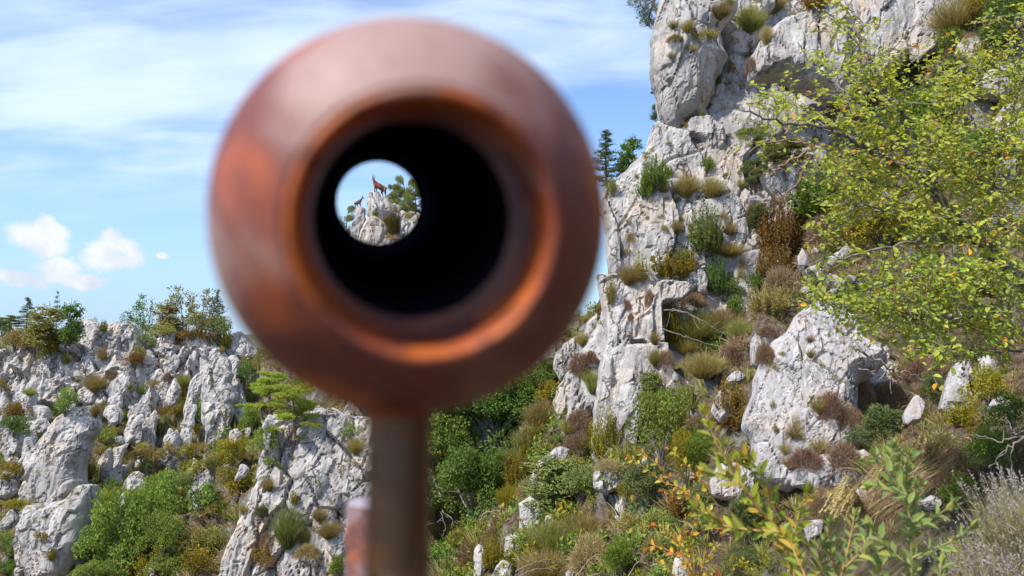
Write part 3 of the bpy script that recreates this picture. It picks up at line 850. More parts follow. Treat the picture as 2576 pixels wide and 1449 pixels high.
rE = [
 (31.0, [(600,-60),(570,80),(550,160),(530,280),(520,380),(520,560),(545,640),(560,700),(570,800),(580,880),(620,940),(690,960),(750,960),(760,900),(800,850),(870,830),(930,760),(970,660),(990,560),(1040,480),(1070,420),(1060,380),(1030,280),(1010,240),(1080,170),(1140,80),(1160,-60)], 'E', 1.9),
 (32.0, [(1010,250),(1060,180),(1120,60),(1300,0),(1330,120),(1290,230),(1270,350),(1240,480),(1210,560),(1180,600),(1150,800),(1100,860),(1050,960),(920,830),(960,700),(980,600),(1040,480),(1070,400)], 'E', 1.2),
 (33.2, [(1080,170),(1120,-60),(1420,-60),(1380,60),(1330,130),(1200,200)], 'E', 1.0),
 (29.0, [(75,330),(80,250),(120,180),(190,110),(260,90),(400,60),(560,-30),(760,-30),(800,60),(780,200),(700,300),(560,400),(420,440),(280,370),(190,330),(120,350)], 'I', 1.6),
 (28.4, [(770,200),(795,-30),(960,-30),(1000,60),(960,150),(880,220),(800,260)], 'I', 0.9),
 (29.6, [(780,1000),(860,985),(895,1000),(905,1060),(890,1110),(850,1130),(800,1090)], 'E', 0.5),
 (30.2, [(760,930),(800,860),(870,830),(940,850),(1050,950),(1060,1040),(1010,1090),(930,1110),(905,1040),(890,1000),(800,970)], 'E', 0.8),
 (30.0, [(200,1500),(230,1440),(250,1350),(310,1290),(380,1210),(460,1140),(510,1090),(520,1020),(550,930),(580,890),(620,940),(700,965),(760,980),(790,1060),(830,1120),(880,1140),(890,1200),(860,1300),(1040,1320),(1060,1500)], 'E', 1.5),
 (29.6, [(970,1250),(980,1180),(1060,1120),(1200,1200),(1280,1330),(1250,1460),(1100,1480),(1020,1330)], 'E', 0.8),
 (29.8, [(1100,1050),(1130,900),(1180,820),(1260,850),(1290,980),(1250,1060),(1180,1120)], 'E', 0.8),
 (28.4, [(372,300),(345,220),(335,100),(360,0),(500,-30),(760,-50),(1100,-60),(1230,40),(1330,120),(1380,250),(1500,360),(1580,440),(1500,520),(1300,610),(1240,650),(1000,620),(900,660),(680,690),(500,710),(420,640),(370,480)], 'F', 1.4),
 (26.6, [(380,800),(400,730),(450,700),(485,740),(490,860),(450,930),(440,1010),(350,1020),(360,900)], 'F', 0.5),
 (26.8, [(490,760),(500,690),(560,660),(640,650),(670,700),(660,780),(640,860),(560,880),(500,850)], 'F', 0.5),
 (25.6, [(350,1040),(440,1010),(500,940),(530,960),(520,1110),(500,1230),(480,1350),(460,1480),(260,1480),(300,1200)], 'F', 0.7),
 (25.8, [(530,960),(640,870),(700,740),(720,690),(820,680),(940,700),(950,780),(860,830),(740,850),(750,950),(760,1120),(700,1140),(640,1160),(600,1100),(520,1110)], 'F', 0.8),
 (24.6, [(1140,600),(1140,420),(1160,250),(1180,130),(1220,0),(1300,-60),(1360,-40),(1350,80),(1320,150),(1300,260),(1290,400),(1280,560),(1240,690),(1160,670)], 'G', 0.7),
 (24.2, [(1300,640),(1280,500),(1290,300),(1340,100),(1370,-60),(1600,-80),(1640,100),(1780,200),(1740,280),(1700,330),(1600,360),(1440,400),(1430,480),(1420,560),(1340,660)], 'G', 1.1),
 (27.6, [(885,330),(900,220),(960,120),(1020,60),(1120,60),(1170,180),(1140,300),(1120,400),(1080,460),(960,510),(905,490)], 'G', 0.9),
 (30.5, [(880,40),(900,-40),(960,-110),(1060,-160),(1070,-60),(1000,80),(930,135)], 'G', 0.8),
 (28.6, [(1040,60),(1050,-80),(1100,-200),(1160,-300),(1180,-120),(1170,60),(1120,110)], 'G', 0.6),
 (23.0, [(720,860),(730,780),(770,700),(830,640),(910,600),(970,620),(940,680),(880,760),(840,940),(760,940)], 'G', 0.6),
 (21.0, [(1145,860),(1150,760),(1190,730),(1300,700),(1360,760),(1380,850),(1290,870),(1230,910)], 'G', 0.5),
 (20.8, [(650,1180),(650,970),(720,920),(800,960),(830,1040),(760,1140),(700,1200),(660,1190)], 'G', 0.5),
 (19.2, [(550,1320),(560,1190),(640,1160),(720,1200),(690,1300),(620,1330)], 'G', 0.4),
 (18.6, [(340,1500),(350,1280),(380,1240),(430,1290),(420,1360),(400,1500)], 'G', 0.35),
 (17.6, [(430,1500),(530,1340),(600,1380),(610,1500)], 'G', 0.35),
 (21.6, [(440,1150),(450,1090),(520,1000),(600,1010),(620,1060),(560,1140),(500,1200)], 'G', 0.4),
 (12.6, [(1650,1500),(1680,1340),(1720,1310),(1760,1380),(1780,1500)], 'G', 0.2),
 (27.0, [(945,640),(960,600),(1000,590),(1010,680),(1000,720),(950,740)], 'F', 0.3),
 (26.9, [(1015,760),(1010,640),(1030,580),(1080,610),(1090,680),(1090,760)], 'F', 0.3),
 (28.8, [(1240,60),(1300,0),(1420,30),(1400,140),(1340,130)], 'F', 0.4),
 (28.0, [(1480,300),(1560,240),(1610,260),(1590,340),(1540,370)], 'F', 0.4),
 (28.0, [(-20,1290),(60,1150),(130,1110),(150,1180),(100,1280),(0,1340)], 'F', 0.4),
 (27.4, [(230,1300),(240,1080),(300,900),(340,820),(350,1000),(310,1180),(270,1330)], 'F', 0.5),
 (27.0, [(300,780),(310,700),(350,660),(385,760),(370,860),(320,830)], 'F', 0.4),
 (26.0, [(1110,900),(1110,640),(1180,500),(1320,500),(1330,900),(1200,860)], 'I', 0.9),
 (26.4, [(960,250),(1000,180),(1060,170),(1080,220),(1030,290)], 'I', 0.4),
 (27.5, [(100,800),(200,690),(330,660),(380,760),(300,880),(240,1000),(180,920)], 'I', 0.8),
 (27.0, [(90,1090),(120,1010),(160,1040),(150,1120)], 'I', 0.3),
 (28.5, [(60,600),(90,440),(180,380),(330,420),(400,560),(300,640),(150,660)], 'I', 0.8),
 (27.0, [(1060,420),(1090,330),(1200,300),(1320,260),(1330,420),(1180,450)], 'I', 0.6),
]
rH = [
 (11.6, [(340,700),(290,640),(310,560),(350,470),(350,400),(380,330),(440,210),(520,160),(560,80),(640,20),(780,0),(880,60),(900,180),(1000,240),(1030,300),(960,380),(880,420),(880,500),(880,600),(900,700),(860,800),(780,880),(640,900),(540,960),(420,930),(350,860)], 'H', 0.75),
 (12.2, [(840,300),(860,200),(960,180),(1060,240),(1050,330),(980,380),(880,400),(820,400)], 'H', 0.35),
 (11.4, [(780,480),(900,420),(1000,440),(960,560),(900,660),(850,720),(780,740),(780,600)], 'H', 0.35),
 (13.6, [(330,300),(325,180),(350,140),(440,180),(420,260),(380,330)], 'H', 0.35),
 (8.6, [(550,960),(560,880),(700,800),(880,780),(920,840),(930,950),(830,1000),(700,990)], 'H', 0.3),
 (9.0, [(1350,540),(1380,400),(1420,310),(1490,290),(1510,360),(1480,440),(1520,520),(1440,580)], 'H', 0.3),
 (8.6, [(1150,560),(1210,470),(1260,520),(1230,620),(1160,630)], 'H', 0.2),
 (10.6, [(110,930),(150,850),(230,840),(330,900),(350,1000),(250,1060),(120,1010)], 'H', 0.3),
 (6.2, [(600,1160),(720,1140),(700,1230),(630,1260)], 'H', 0.1),
 (5.6, [(1230,1050),(1300,1010),(1350,1060),(1300,1110)], 'H', 0.1),
 (7.2, [(850,1040),(880,970),(950,990),(940,1060)], 'H', 0.12),
 (12.2, [(110,560),(130,480),(180,430),(220,470),(220,560),(160,620)], 'H', 0.25),
 (14.0, [(180,430),(190,380),(240,340),(300,380),(260,420)], 'H', 0.25),
 (11.0, [(1600,540),(1640,480),(1720,520),(1700,580)], 'H', 0.2),
]
for i, (Y, pts) in enumerate(rA):
    rock('rock_block', 'A', pts, Y, yaw=-12 + (i * 37 % 25), tilt=14 + (i * 13 % 12), seed=i + 1, mat=LIME_L, parent=ridge, step=3.4, snap=0.84, grow=1.2, rough=0.75)
for i, (Y, pts) in enumerate(rB):
    rock('rock_block', 'B', pts, Y, yaw=-14 + (i * 31 % 25), tilt=16 + (i * 17 % 12), seed=i + 101, mat=LIME_L, parent=ridge, step=3.8, snap=0.84, grow=1.1, rough=0.75 if i > 1 else 0.4, cell=0.8 if i > 1 else 0.5)
for i, (Y, pts) in enumerate(rC):
    rock('rock_block', 'C', pts, Y, yaw=-12 + (i * 31 % 25), tilt=12 + (i * 7 % 8), seed=i + 201, mat=LIME, parent=spur, step=4.0, snap=0.82, grow=1.1)
for i, (Y, pts) in enumerate(rD):
    rock('rock_block', 'D', pts, Y, yaw=-12 + (i * 31 % 25), tilt=10 + (i * 7 % 8), seed=i + 301, mat=LIME, parent=crag, step=2.6 if i < 10 else 8, rough=0.7)
for i, (Y, pts, cr_, th) in enumerate(rE):
    rock('rock_block', cr_, pts, Y, thick=th * (0.75 if i == 0 else 0.58), snap=0.7 if i in (5, 8, 9) or 20 <= i < 28 or i > 29 else None, yaw=-10 + (i * 31 % 25), tilt=(5 if i == 0 else 10 + (i * 7 % 8)), seed=i + 401, mat=LIME, parent=cliff, step=4.4,
         cell=0.62 if i in (0, 7, 10) else 0.85, rough=0.42 if i in (0, 7, 10, 16) else 0.7, round_=0.75 if i == 0 else 0.3, grow=1.0 if i == 0 else 1.1)
for i, (Y, pts, cr_, th) in enumerate(rH):
    rock('rock_block', cr_, pts, Y, thick=th * 0.7, yaw=-12 + (i * 31 % 20), tilt=22, snap=0.7 if i else None, seed=i + 501, mat=LIME_N, parent=slabs, step=4.4, cell=0.5 if i == 0 else 0.8, rough=0.3 if i == 0 else 0.6)

rock('cliff_face', 'W', [(1500, 690), (1640, 690), (1700, 760), (1650, 900), (1740, 960), (1720, 1030), (1600, 1080), (1570, 1160), (1500, 1150), (1490, 1000), (1525, 860)], 26.0, thick=0.5, tilt=20, seed=392, mat=LIME, parent=cliff, step=4.4, rough=0.35, cell=0.6, round_=0.15, grow=1.0)
rock('spur_face', 'W', [(655, 1150), (690, 1090), (760, 1040), (900, 1045), (1000, 1060), (1010, 1290), (1010, 1500), (560, 1500), (590, 1380), (640, 1270)], 25.2, thick=0.9, tilt=24, seed=393, mat=LIME, parent=spur, step=4.2, rough=0.5, cell=0.4, round_=0.12, grow=1.0)
rock('rock_block', 'H', [(840, 300), (980, 270), (1080, 310), (1180, 400), (1190, 520), (1120, 640), (1000, 760), (900, 820), (820, 760), (830, 500)], 12.3, thick=0.3, tilt=30, seed=395, mat=LIME_N, parent=slabs, step=4.4, rough=0.6, cell=0.6, round_=0.2)
rock('ridge_face', 'W', [(-20, 900), (60, 880), (130, 890), (180, 880), (350, 890), (400, 880), (560, 880), (610, 930), (605, 1080), (560, 1150), (470, 1090), (380, 1060), (200, 1040), (-20, 1060)], 55.5, thick=1.5, tilt=30, seed=394, mat=LIME_L, parent=ridge, step=4.0, rough=0.75, cell=0.4, round_=0.15, grow=1.0)
rock('cliff_face', 'W', [(1655, -60), (2440, -60), (2420, 180), (2120, 420), (1960, 600), (1900, 720), (1960, 880), (1880, 1000), (1760, 1090), (1700, 1250), (1570, 1290), (1480, 1200), (1420, 1080), (1440, 930), (1530, 760), (1530, 560), (1620, 400), (1665, 320), (1670, 150)], 29.9, thick=0.9, tilt=27, seed=391, mat=LIME, parent=cliff, step=5, rough=0.22, cell=0.32, round_=0.1, grow=1.0)
rock('rock_block', 'W', [(880, 620), (920, 575), (990, 560), (1050, 575), (1085, 640), (1110, 720), (1150, 820), (1150, 900), (1080, 960), (960, 1010), (850, 960), (820, 850), (840, 760)], 30.0, thick=1.8, tilt=14, seed=390, mat=LIME, parent=crag, step=7)
# lesser blocks between the large ones
rg_ = np.random.default_rng(44)
FILL = [('ridge', (0, 620, 890, 1449), 150, (24, 58), ridge, LIME_L), ('spur', (590, 930, 1010, 1449), 50, (14, 34), spur, LIME), ('c2', (1200, 1480, 1230, 1449), 5, (16, 34), cliff, LIME),
        ('c3', (1420, 1960, 560, 1300), 40, (16, 42), cliff, LIME), ('c4', (1900, 2576, 20, 760), 44, (22, 60), cliff, LIME), ('c5', (1850, 2576, 950, 1449), 16, (14, 40), slabs, LIME_N)]
for nm, (xa, xb, ya, yb), cnt, (s0, s1), par, mt in FILL:
    for k in range(cnt):
        cx0, cy0 = rg_.uniform(xa, xb), rg_.uniform(ya, yb)
        sz = rg_.uniform(s0, s1) * (0.7 + 0.5 * (cy0 - ya) / (yb - ya))
        asp = rg_.uniform(1.5, 3.1) if nm in ('ridge', 'spur') else rg_.uniform(0.9, 2.0)
        lean = rg_.normal() * 0.18 - 0.25
        an = np.sort(rg_.uniform(0, 2 * math.pi, 9))
        rad = rg_.uniform(0.55, 1.25, 9)
        ex, ey = sz * 0.55 * rad * np.cos(an), sz * 0.55 * asp * rad * np.sin(an)
        if np.max(np.diff(np.append(an, an[0] + 2 * math.pi))) > 1.7:
            continue
        rock('rock_block', 'W', [(cx0 + a_1 + lean * b_1, cy0 + b_1) for a_1, b_1 in zip(ex, ey)], {'ridge': 50, 'spur': 25, 'c2': 20, 'c3': 25, 'c4': 26, 'c5': 8}[nm], yaw=rg_.uniform(-20, 20), tilt=rg_.uniform(8, 28), seed=700 + k, mat=mt, parent=par, step=4.2 if nm != 'c5' else 4.6, snap=0.72, rough=0.9, grow=1.0)
allV, allF = np.concatenate(BV), np.concatenate(BF)
BVH = BVHTree.FromPolygons(allV.tolist(), allF.tolist())
NTERR = len(TF)


def hit(px, py):
    d = Vector(pix_dir(px, py)).normalized()
    loc, nrm, idx, dist = BVH.ray_cast(Vector(EYE) + d * 1.0, d)
    if loc is None:
        return None
    if nrm.dot(d) > 0:
        nrm = -nrm
    return np.array(loc), np.array(nrm), idx < NTERR
# ------------------------------------------------------------------ plant templates (about 1 m across unless said)
def rnd_unit(n):
    return unit(rs.normal(size=(n, 3)))


def canopy_points(n, h=0.8, lumps=9, seed=0, flat=0.0):
    """points through the outer part of a lumpy crown made of several overlapping clumps"""
    rg = np.random.default_rng(seed)
    C_, r_c = [], []
    for k in range(lumps):
        a = rg.uniform(0, 2 * math.pi)
        rr_ = rg.uniform(0.0, 0.30 if lumps < 15 else 0.42)
        z = rg.uniform(0.22, 0.80) * h
        rr_ *= 1.25 - 0.7 * abs(z / h - 0.4)
        C_.append((rr_ * math.cos(a), rr_ * math.sin(a), z))
        r_c.append(rg.uniform(0.11, 0.24) * (1 if lumps < 15 else 0.72))
    C_, r_c = np.array(C_), np.array(r_c)
    w_ = r_c ** 2
    idx = rg.choice(lumps, n, p=w_ / w_.sum())
    d = unit(rg.normal(size=(n, 3)))
    rad = r_c[idx] * rg.uniform(0.45, 1.0, n) ** 0.5 * (1 + 0.35 * vnoise(d * 2.2 + idx[:, None] * 5.1, seed))
    p = C_[idx] + d * rad[:, None] * (1, 1, 0.85)
    p[:, 2] = np.maximum(p[:, 2], 0.02)
    canopy_points.tone = rg.random(lumps)[idx]
    return p, d, C_


def stems_to(mb, targets, r0, base=(0, 0, 0), k=4, wig=0.06, mat=0, n=5):
    for t_ in targets:
        t_ = np.asarray(t_, float)
        b_ = np.asarray(base, float)
        mid = b_ + (t_ - b_) * 0.5 + rs.normal(size=3) * wig + (0, 0, 0.05)
        pth = smooth_path([b_, mid, t_], n)
        tube(mb, pth, np.linspace(r0, r0 * 0.25, len(pth)), k, rs.uniform(0.2, 0.9), mat)


def template(name, foliage, stems, fm, sm):
    """root empty plus foliage and stem parts, kept unlinked until placed"""
    parts = []
    if stems is not None:
        parts.append(('stem', stems.mesh(name + '_stem', [sm])))
    parts.append(('foliage', foliage.mesh(name + '_foliage', [fm])))
    return parts


TPL = {}


def mk_leafy(name, nl, L, h, lumps, seed, W=0.62, up=0.3):
    f, s_ = MB(), MB()
    p, d, C_ = canopy_points(nl, h, lumps, seed)
    ax = unit(d * 0.6 + rnd_unit(nl) * 0.8 + (0, 0, up))
    nrm = unit(d + rnd_unit(nl) * 0.5 + (0, 0, 0.6))
    Ls = L * rs.uniform(0.7, 1.25, nl)
    leaves(f, p, ax, nrm, Ls, Ls * W, np.where(rs.random(nl) > 0.985, 0.999, 0.45 * canopy_points.tone + 0.5 * rs.random(nl)))
    stems_to(s_, C_[:9] , 0.016)
    TPL[name] = template(name, f, s_, M_OAK, M_BARK)


mk_leafy('leafy_large', 6500, 0.036, 0.85, 30, 1)
mk_leafy('leafy_large2', 6000, 0.036, 0.95, 26, 2)
mk_leafy('leafy_mid', 2200, 0.045, 0.8, 11, 3)
mk_leafy('leafy_mid2', 2000, 0.045, 0.9, 9, 4)
mk_leafy('leafy_small', 700, 0.075, 0.75, 7, 5)


def mk_box(name, shoots, per, L, seed, spread=0.42, h=1.0):
    """upright shoots closely set with small leaves"""
    rg = np.random.default_rng(seed)
    f, s_ = MB(), MB()
    P, AX, NR, TI = [], [], [], []
    for k in range(shoots):
        a = rg.uniform(0, 2 * math.pi)
        r1 = rg.uniform(0, 1) ** 0.6 * spread
        hh_ = h * rg.uniform(0.45, 1.0) * (1 - 0.45 * (r1 / spread) ** 2)
        b_ = np.array([math.cos(a), math.sin(a), 0]) * r1 * 0.35
        e_ = np.array([math.cos(a) * r1, math.sin(a) * r1, hh_]) + rg.normal(size=3) * 0.03
        m_1 = (b_ + e_) / 2 + np.array([math.cos(a), math.sin(a), 0]) * 0.07
        pth = smooth_path([b_, m_1, e_], 6)
        if k % 3 == 0:
            tube(s_, pth, np.linspace(0.008, 0.002, len(pth)), 3, 0.5, cap=False)
        t_ = rg.uniform(0.18, 1.0, per)
        ix = t_ * (len(pth) - 1)
        i0 = np.minimum(ix.astype(int), len(pth) - 2)
        fr = (ix - i0)[:, None]
        pp_ = pth[i0] * (1 - fr) + pth[i0 + 1] * fr
        ax = unit(pth[-1] - pth[0])
        P.append(pp_ + rg.normal(size=(per, 3)) * 0.012)
        AX.append(unit(ax * 0.7 + rg.normal(size=(per, 3)) * 0.55))
        NR.append(unit(ax + rg.normal(size=(per, 3)) * 0.5))
        TI.append(np.clip(rg.uniform(0, 1) * 0.5 + rg.random(per) * 0.5, 0, 1))
    P, AX, NR, TI = map(np.concatenate, (P, AX, NR, TI))
    Ls = L * rg.uniform(0.7, 1.2, len(P))
    leaves(f, P, AX, NR, Ls, Ls * 0.5, TI)
    TPL[name] = template(name, f, s_, M_BOX, M_BARK)


mk_box('box_large', 130, 42, 0.050, 11)
mk_box('box_mid', 70, 30, 0.07, 12, 0.45, 0.85)
mk_box('box_slim', 40, 44, 0.055, 13, 0.24, 1.3)
mk_box('box_wide', 90, 34, 0.06, 14, 0.55, 0.62)


def mk_broom(name, n, W, seed, up=0.9, spread=0.8, bend=0.25, L=0.75, twigs=True):
    f, s_ = MB(), MB()
    a = rs.uniform(0, 2 * math.pi, n)
    r1 = rs.uniform(0, 1, n) ** 0.7
    base = np.stack([np.cos(a) * r1 * 0.16, np.sin(a) * r1 * 0.16, np.zeros(n)], 1)
    d = np.stack([np.cos(a) * r1 * spread, np.sin(a) * r1 * spread, np.full(n, up)], 1) + rs.normal(size=(n, 3)) * 0.12
    bd = np.stack([np.cos(a) * r1 * bend, np.sin(a) * r1 * bend, -np.full(n, bend) * r1], 1)
    blades(f, base, d, bd, L * rs.uniform(0.5, 1.1, n), W, rs.random(n), 3)
    # second order twiglets near the tips
    m = n
    k = rs.integers(0, n, m)
    st = base[k] + unit(d[k]) * (L * rs.uniform(0.25, 0.8, m))[:, None] + bd[k] * 0.3
    blades(f, st, unit(d[k]) + rs.normal(size=(m, 3)) * 0.45, np.zeros((m, 3)), 0.16 * rs.uniform(0.6, 1.2, m), W * 0.8, rs.random(m), 1)
    if twigs:
        tt = base[:14] + unit(d[:14]) * L * 0.75
        stems_to(s_, tt, 0.007, k=3, wig=0.03)
        TPL[name] = template(name, f, s_, M_OLIVE, M_TWIG)
    else:
        TPL[name] = template(name, f, None, M_OLIVE, M_TWIG)


mk_broom('broom', 1500, 0.011, 21)
mk_broom('broom_small', 380, 0.022, 22, twigs=False)
mk_broom('tuft', 420, 0.016, 23, up=0.55, spread=0.9, bend=0.5, L=0.6, twigs=False)
mk_broom('tuft_hang', 500, 0.014, 24, up=0.25, spread=0.7, bend=0.75, L=0.7, twigs=False)


def mk_cushion(name, n, seed, h=0.45):
    f = MB()
    d = rnd_unit(n)
    d[:, 2] = np.abs(d[:, 2])
    lump = 1 + 0.22 * vnoise(d * 2.5, seed)
    r1 = rs.uniform(0.62, 1.0, n) * lump
    b_ = d * (r1 * 0.45)[:, None] * (1, 1, h / 0.45)
    blades(f, b_, d + rs.normal(size=(n, 3)) * 0.45, np.zeros((n, 3)), 0.11 * rs.uniform(0.6, 1.2, n), 0.011, rs.random(n), 1)
    s_ = MB()
    a = rs.uniform(0, 2 * math.pi, 40)
    e_ = rnd_unit(40)
    e_[:, 2] = np.abs(e_[:, 2])
    stems_to(s_, e_ * 0.42 * (1, 1, h / 0.45), 0.007, k=3, wig=0.03, n=3)
    TPL[name] = template(name, f, s_, M_DRY, M_TWIG)


mk_cushion('cushion', 3400, 31)
mk_cushion('cushion2', 3400, 32, 0.34)


def mk_juniper(name, n, seed, h=0.85, lumps=9):
    f, s_ = MB(), MB()
    p, d, C_ = canopy_points(n, h, lumps, seed)
    ax = unit(d * 0.8 + (0, 0, 0.55) + rnd_unit(n) * 0.5)
    # each point carries a little plume of needles
    for q_ in range(3):
        blades(f, p, ax + rs.normal(size=(n, 3)) * 0.4, np.zeros((n, 3)), 0.065 * rs.uniform(0.7, 1.2, n), 0.012, rs.random(n), 1)
    stems_to(s_, C_, 0.012)
    TPL[name] = template(name, f, s_, M_JUN, M_BARK)


mk_juniper('juniper', 2300, 41)
mk_juniper('juniper2', 2000, 42, 1.0, 12)


def needle_pad(f, ctr, rad, n, flat=0.35, L=0.05, W=0.010):
    d = rnd_unit(n)
    p = np.asarray(ctr) + d * (rs.uniform(0.3, 1, n) ** 0.5 * rad)[:, None] * (1, 1, flat)
    for q_ in range(3):
        blades(f, p, d * 0.5 + (0, 0, 0.6) + rs.normal(size=(n, 3)) * 0.5, np.zeros((n, 3)), L * rs.uniform(0.7, 1.2, n), W, rs.random(n), 1)


def mk_pine(name, seed, h=1.0, pads=16, pn=150, lay=False, padr=(0.09, 0.17)):
    rg = np.random.default_rng(seed)
    f, s_ = MB(), MB()
    top = np.array([rg.normal() * 0.06, rg.normal() * 0.06, h])
    trunk = smooth_path([(0, 0, -0.05), (0.03, 0.02, h * 0.35), (top[0] * 0.5 - 0.02, 0.02, h * 0.7), top * 0.96], 5)
    tube(s_, trunk, np.linspace(0.035, 0.008, len(trunk)), 7, 0.5)
    for k in range(pads):
        t_ = rg.uniform(0.22, 1.0) if lay else rg.uniform(0.35, 1.0)
        b_ = trunk[int(t_ * (len(trunk) - 1))]
        a = k * 2.4 + rg.uniform(-0.4, 0.4)
        r1 = (0.52 - 0.33 * t_) * rg.uniform(0.6, 1.15) if lay else (0.16 + 0.32 * math.sin(math.pi * min(1, t_ * 0.9))) * rg.uniform(0.4, 1.1)
        e_ = b_ + np.array([math.cos(a) * r1, math.sin(a) * r1, rg.uniform(-0.03, 0.05) if lay else rg.uniform(0.0, 0.14)])
        mid = (b_ + e_) / 2 + (0, 0, rg.uniform(-0.03, 0.02))
        pth = smooth_path([b_, mid, e_], 4)
        tube(s_, pth, np.linspace(0.013, 0.004, len(pth)), 5, 0.6)
        for q_ in range(3):
            c_ = e_ * (1 - 0.18 * q_) + b_ * 0.18 * q_ + rg.normal(size=3) * (0.05, 0.05, 0.015)
            needle_pad(f, c_, rg.uniform(*padr), pn // (1 + q_), 0.22 if lay else 0.42, 0.045, 0.009)
    TPL[name] = template(name, f, s_, M_PINE, M_BARKR)


mk_pine('pine', 51)
mk_pine('pine2', 52, 0.9, 22)
mk_pine('pine_layered', 53, 1.15, 26, 150, True, (0.07, 0.13))


def mk_spruce(name, seed, whorls=17, dens=1.0, h=1.6):
    rg = np.random.default_rng(seed)
    f, s_ = MB(), MB()
    tube(s_, [(0, 0, 0), (0.01, 0, h * 0.5), (0, 0, h)], [0.03, 0.018, 0.004], 6, 0.4)
    for k in range(whorls):
        t_ = (k + 0.5) / whorls
        z = h * (0.12 + 0.88 * t_)
        R1 = 0.40 * (1 - t_) ** 0.85 + 0.03
        for j in range(7):
            a = rg.uniform(0, 2 * math.pi)
            r1 = R1 * rg.uniform(0.65, 1.1)
            e_ = np.array([math.cos(a) * r1, math.sin(a) * r1, z + rg.uniform(-0.03, 0.06) * (1 + r1)])
            b_ = np.array([0, 0, z])
            pth = smooth_path([b_, (b_ + e_) / 2 - (0, 0, 0.02), e_], 3)
            tube(s_, pth, np.linspace(0.007, 0.002, len(pth)), 3, 0.4, cap=False)
            n = int(52 * dens * (0.3 + r1 / 0.4))
            tt = rg.uniform(0.15, 1.0, n)[:, None]
            p = b_ * (1 - tt) + e_ * tt + rg.normal(size=(n, 3)) * (0.018, 0.018, 0.012)
            blades(f, p, unit(e_ - b_) * 0.8 + rg.normal(size=(n, 3)) * 0.6 + (0, 0, 0.1), np.zeros((n, 3)), 0.06 * rg.uniform(0.6, 1.2, n), 0.011, rg.random(n), 1)
    TPL[name] = template(name, f, s_, M_SPR, M_BARK)


mk_spruce('spruce', 61)
mk_spruce('spruce_thin', 62, 9, 0.55, 1.5)


def mk_sapling(name, seed, h=1.3, nb=16, nl=60, L=0.05, spread=0.34, slim=1.0):
    rg = np.random.default_rng(seed)
    f, s_ = MB(), MB()
    for st in range(3):
        tp = np.array([rg.normal() * 0.16 * slim, rg.normal() * 0.16 * slim, h * rg.uniform(0.7, 1.0)])
        tr = smooth_path([(rg.normal() * 0.03, rg.normal() * 0.03, 0), tp * 0.5 + rg.normal(size=3) * 0.03, tp], 6)
        tube(s_, tr, np.linspace(0.013, 0.003, len(tr)), 5, 0.4)
        for k in range(nb):
            t_ = rg.uniform(0.2, 1.0)
            b_ = tr[int(t_ * (len(tr) - 1))]
            a = rg.uniform(0, 2 * math.pi)
            r1 = spread * rg.uniform(0.4, 1.0) * (1.1 - 0.7 * t_) * slim
            e_ = b_ + np.array([math.cos(a) * r1, math.sin(a) * r1, r1 * rg.uniform(0.3, 1.0)])
            pth = smooth_path([b_, (b_ + e_) / 2 + rg.normal(size=3) * 0.02, e_], 4)
            tube(s_, pth, np.linspace(0.005, 0.0015, len(pth)), 3, 0.4, cap=False)
            tt = rg.uniform(0.25, 1.0, nl)[:, None]
            p = b_ * (1 - tt) + e_ * tt + rg.normal(size=(nl, 3)) * 0.032
            Ls = L * rg.uniform(0.6, 1.2, nl)
            leaves(f, p, unit(rg.normal(size=(nl, 3)) + unit(e_ - b_) * 0.6), rg.normal(size=(nl, 3)) + (0, 0, 0.8), Ls, Ls * 0.6, rg.random(nl))
    TPL[name] = template(name, f, s_, M_OAK, M_BARK)


mk_sapling('sapling', 71)
mk_sapling('sapling_slim', 72, 1.5, 16, 46, 0.05, 0.24, 0.5)
mk_sapling('sapling_open', 73, 1.2, 17, 22, 0.05, 0.42)

TD = {}
for k_, parts_ in TPL.items():
    me_ = parts_[-1][1]
    c_ = np.zeros(len(me_.vertices) * 3)
    me_.vertices.foreach_get('co', c_)
    c_ = c_.reshape(-1, 3)
    TD[k_] = (2 * np.percentile(np.hypot(c_[:, 0], c_[:, 1]), 95), np.percentile(c_[:, 2], 98.5))


def plant(tpl, name, px, py, wpx, label, cat, fm=None, hpx=None, Y=None, group=None, rot=None, lean=0.0, dz=0.0, sm=None):
    """stand a copy of a template where the ray through (px, py) meets rock or soil; py is the foot of the plant"""
    hh_ = hit(px, py)
    if Y is not None or hh_ is None:
        loc = at(px, py, Y or 30)
    else:
        loc = hh_[0]
    m_px = loc[1] / FPX
    sc_ = wpx * m_px / TD[tpl][0]
    sz_ = (hpx or wpx * TD[tpl][1] / TD[tpl][0]) * m_px / TD[tpl][1]
    root = empty(name, tuple(loc - np.array([0, 0, 0.03 * sc_ - dz])), rot if rot is not None else rs.uniform(0, 6.28))
    root.scale = (sc_, sc_, sz_)
    if lean:
        root.rotation_euler[1] = lean
        root.rotation_euler[2] = 0 if rot is None else rot
    tag(root, label, cat, group)
    for pn, me in TPL[tpl]:
        nm = {'stem': 'trunk', 'foliage': 'crown'}[pn] if cat == 'tree' else pn
        o = bpy.data.objects.new(nm, me)
        COL.objects.link(o)
        o.parent = root
        mt = fm if pn == 'foliage' else sm
        if mt:
            o.material_slots[0].link = 'OBJECT'
            o.material_slots[0].material = mt
    return root
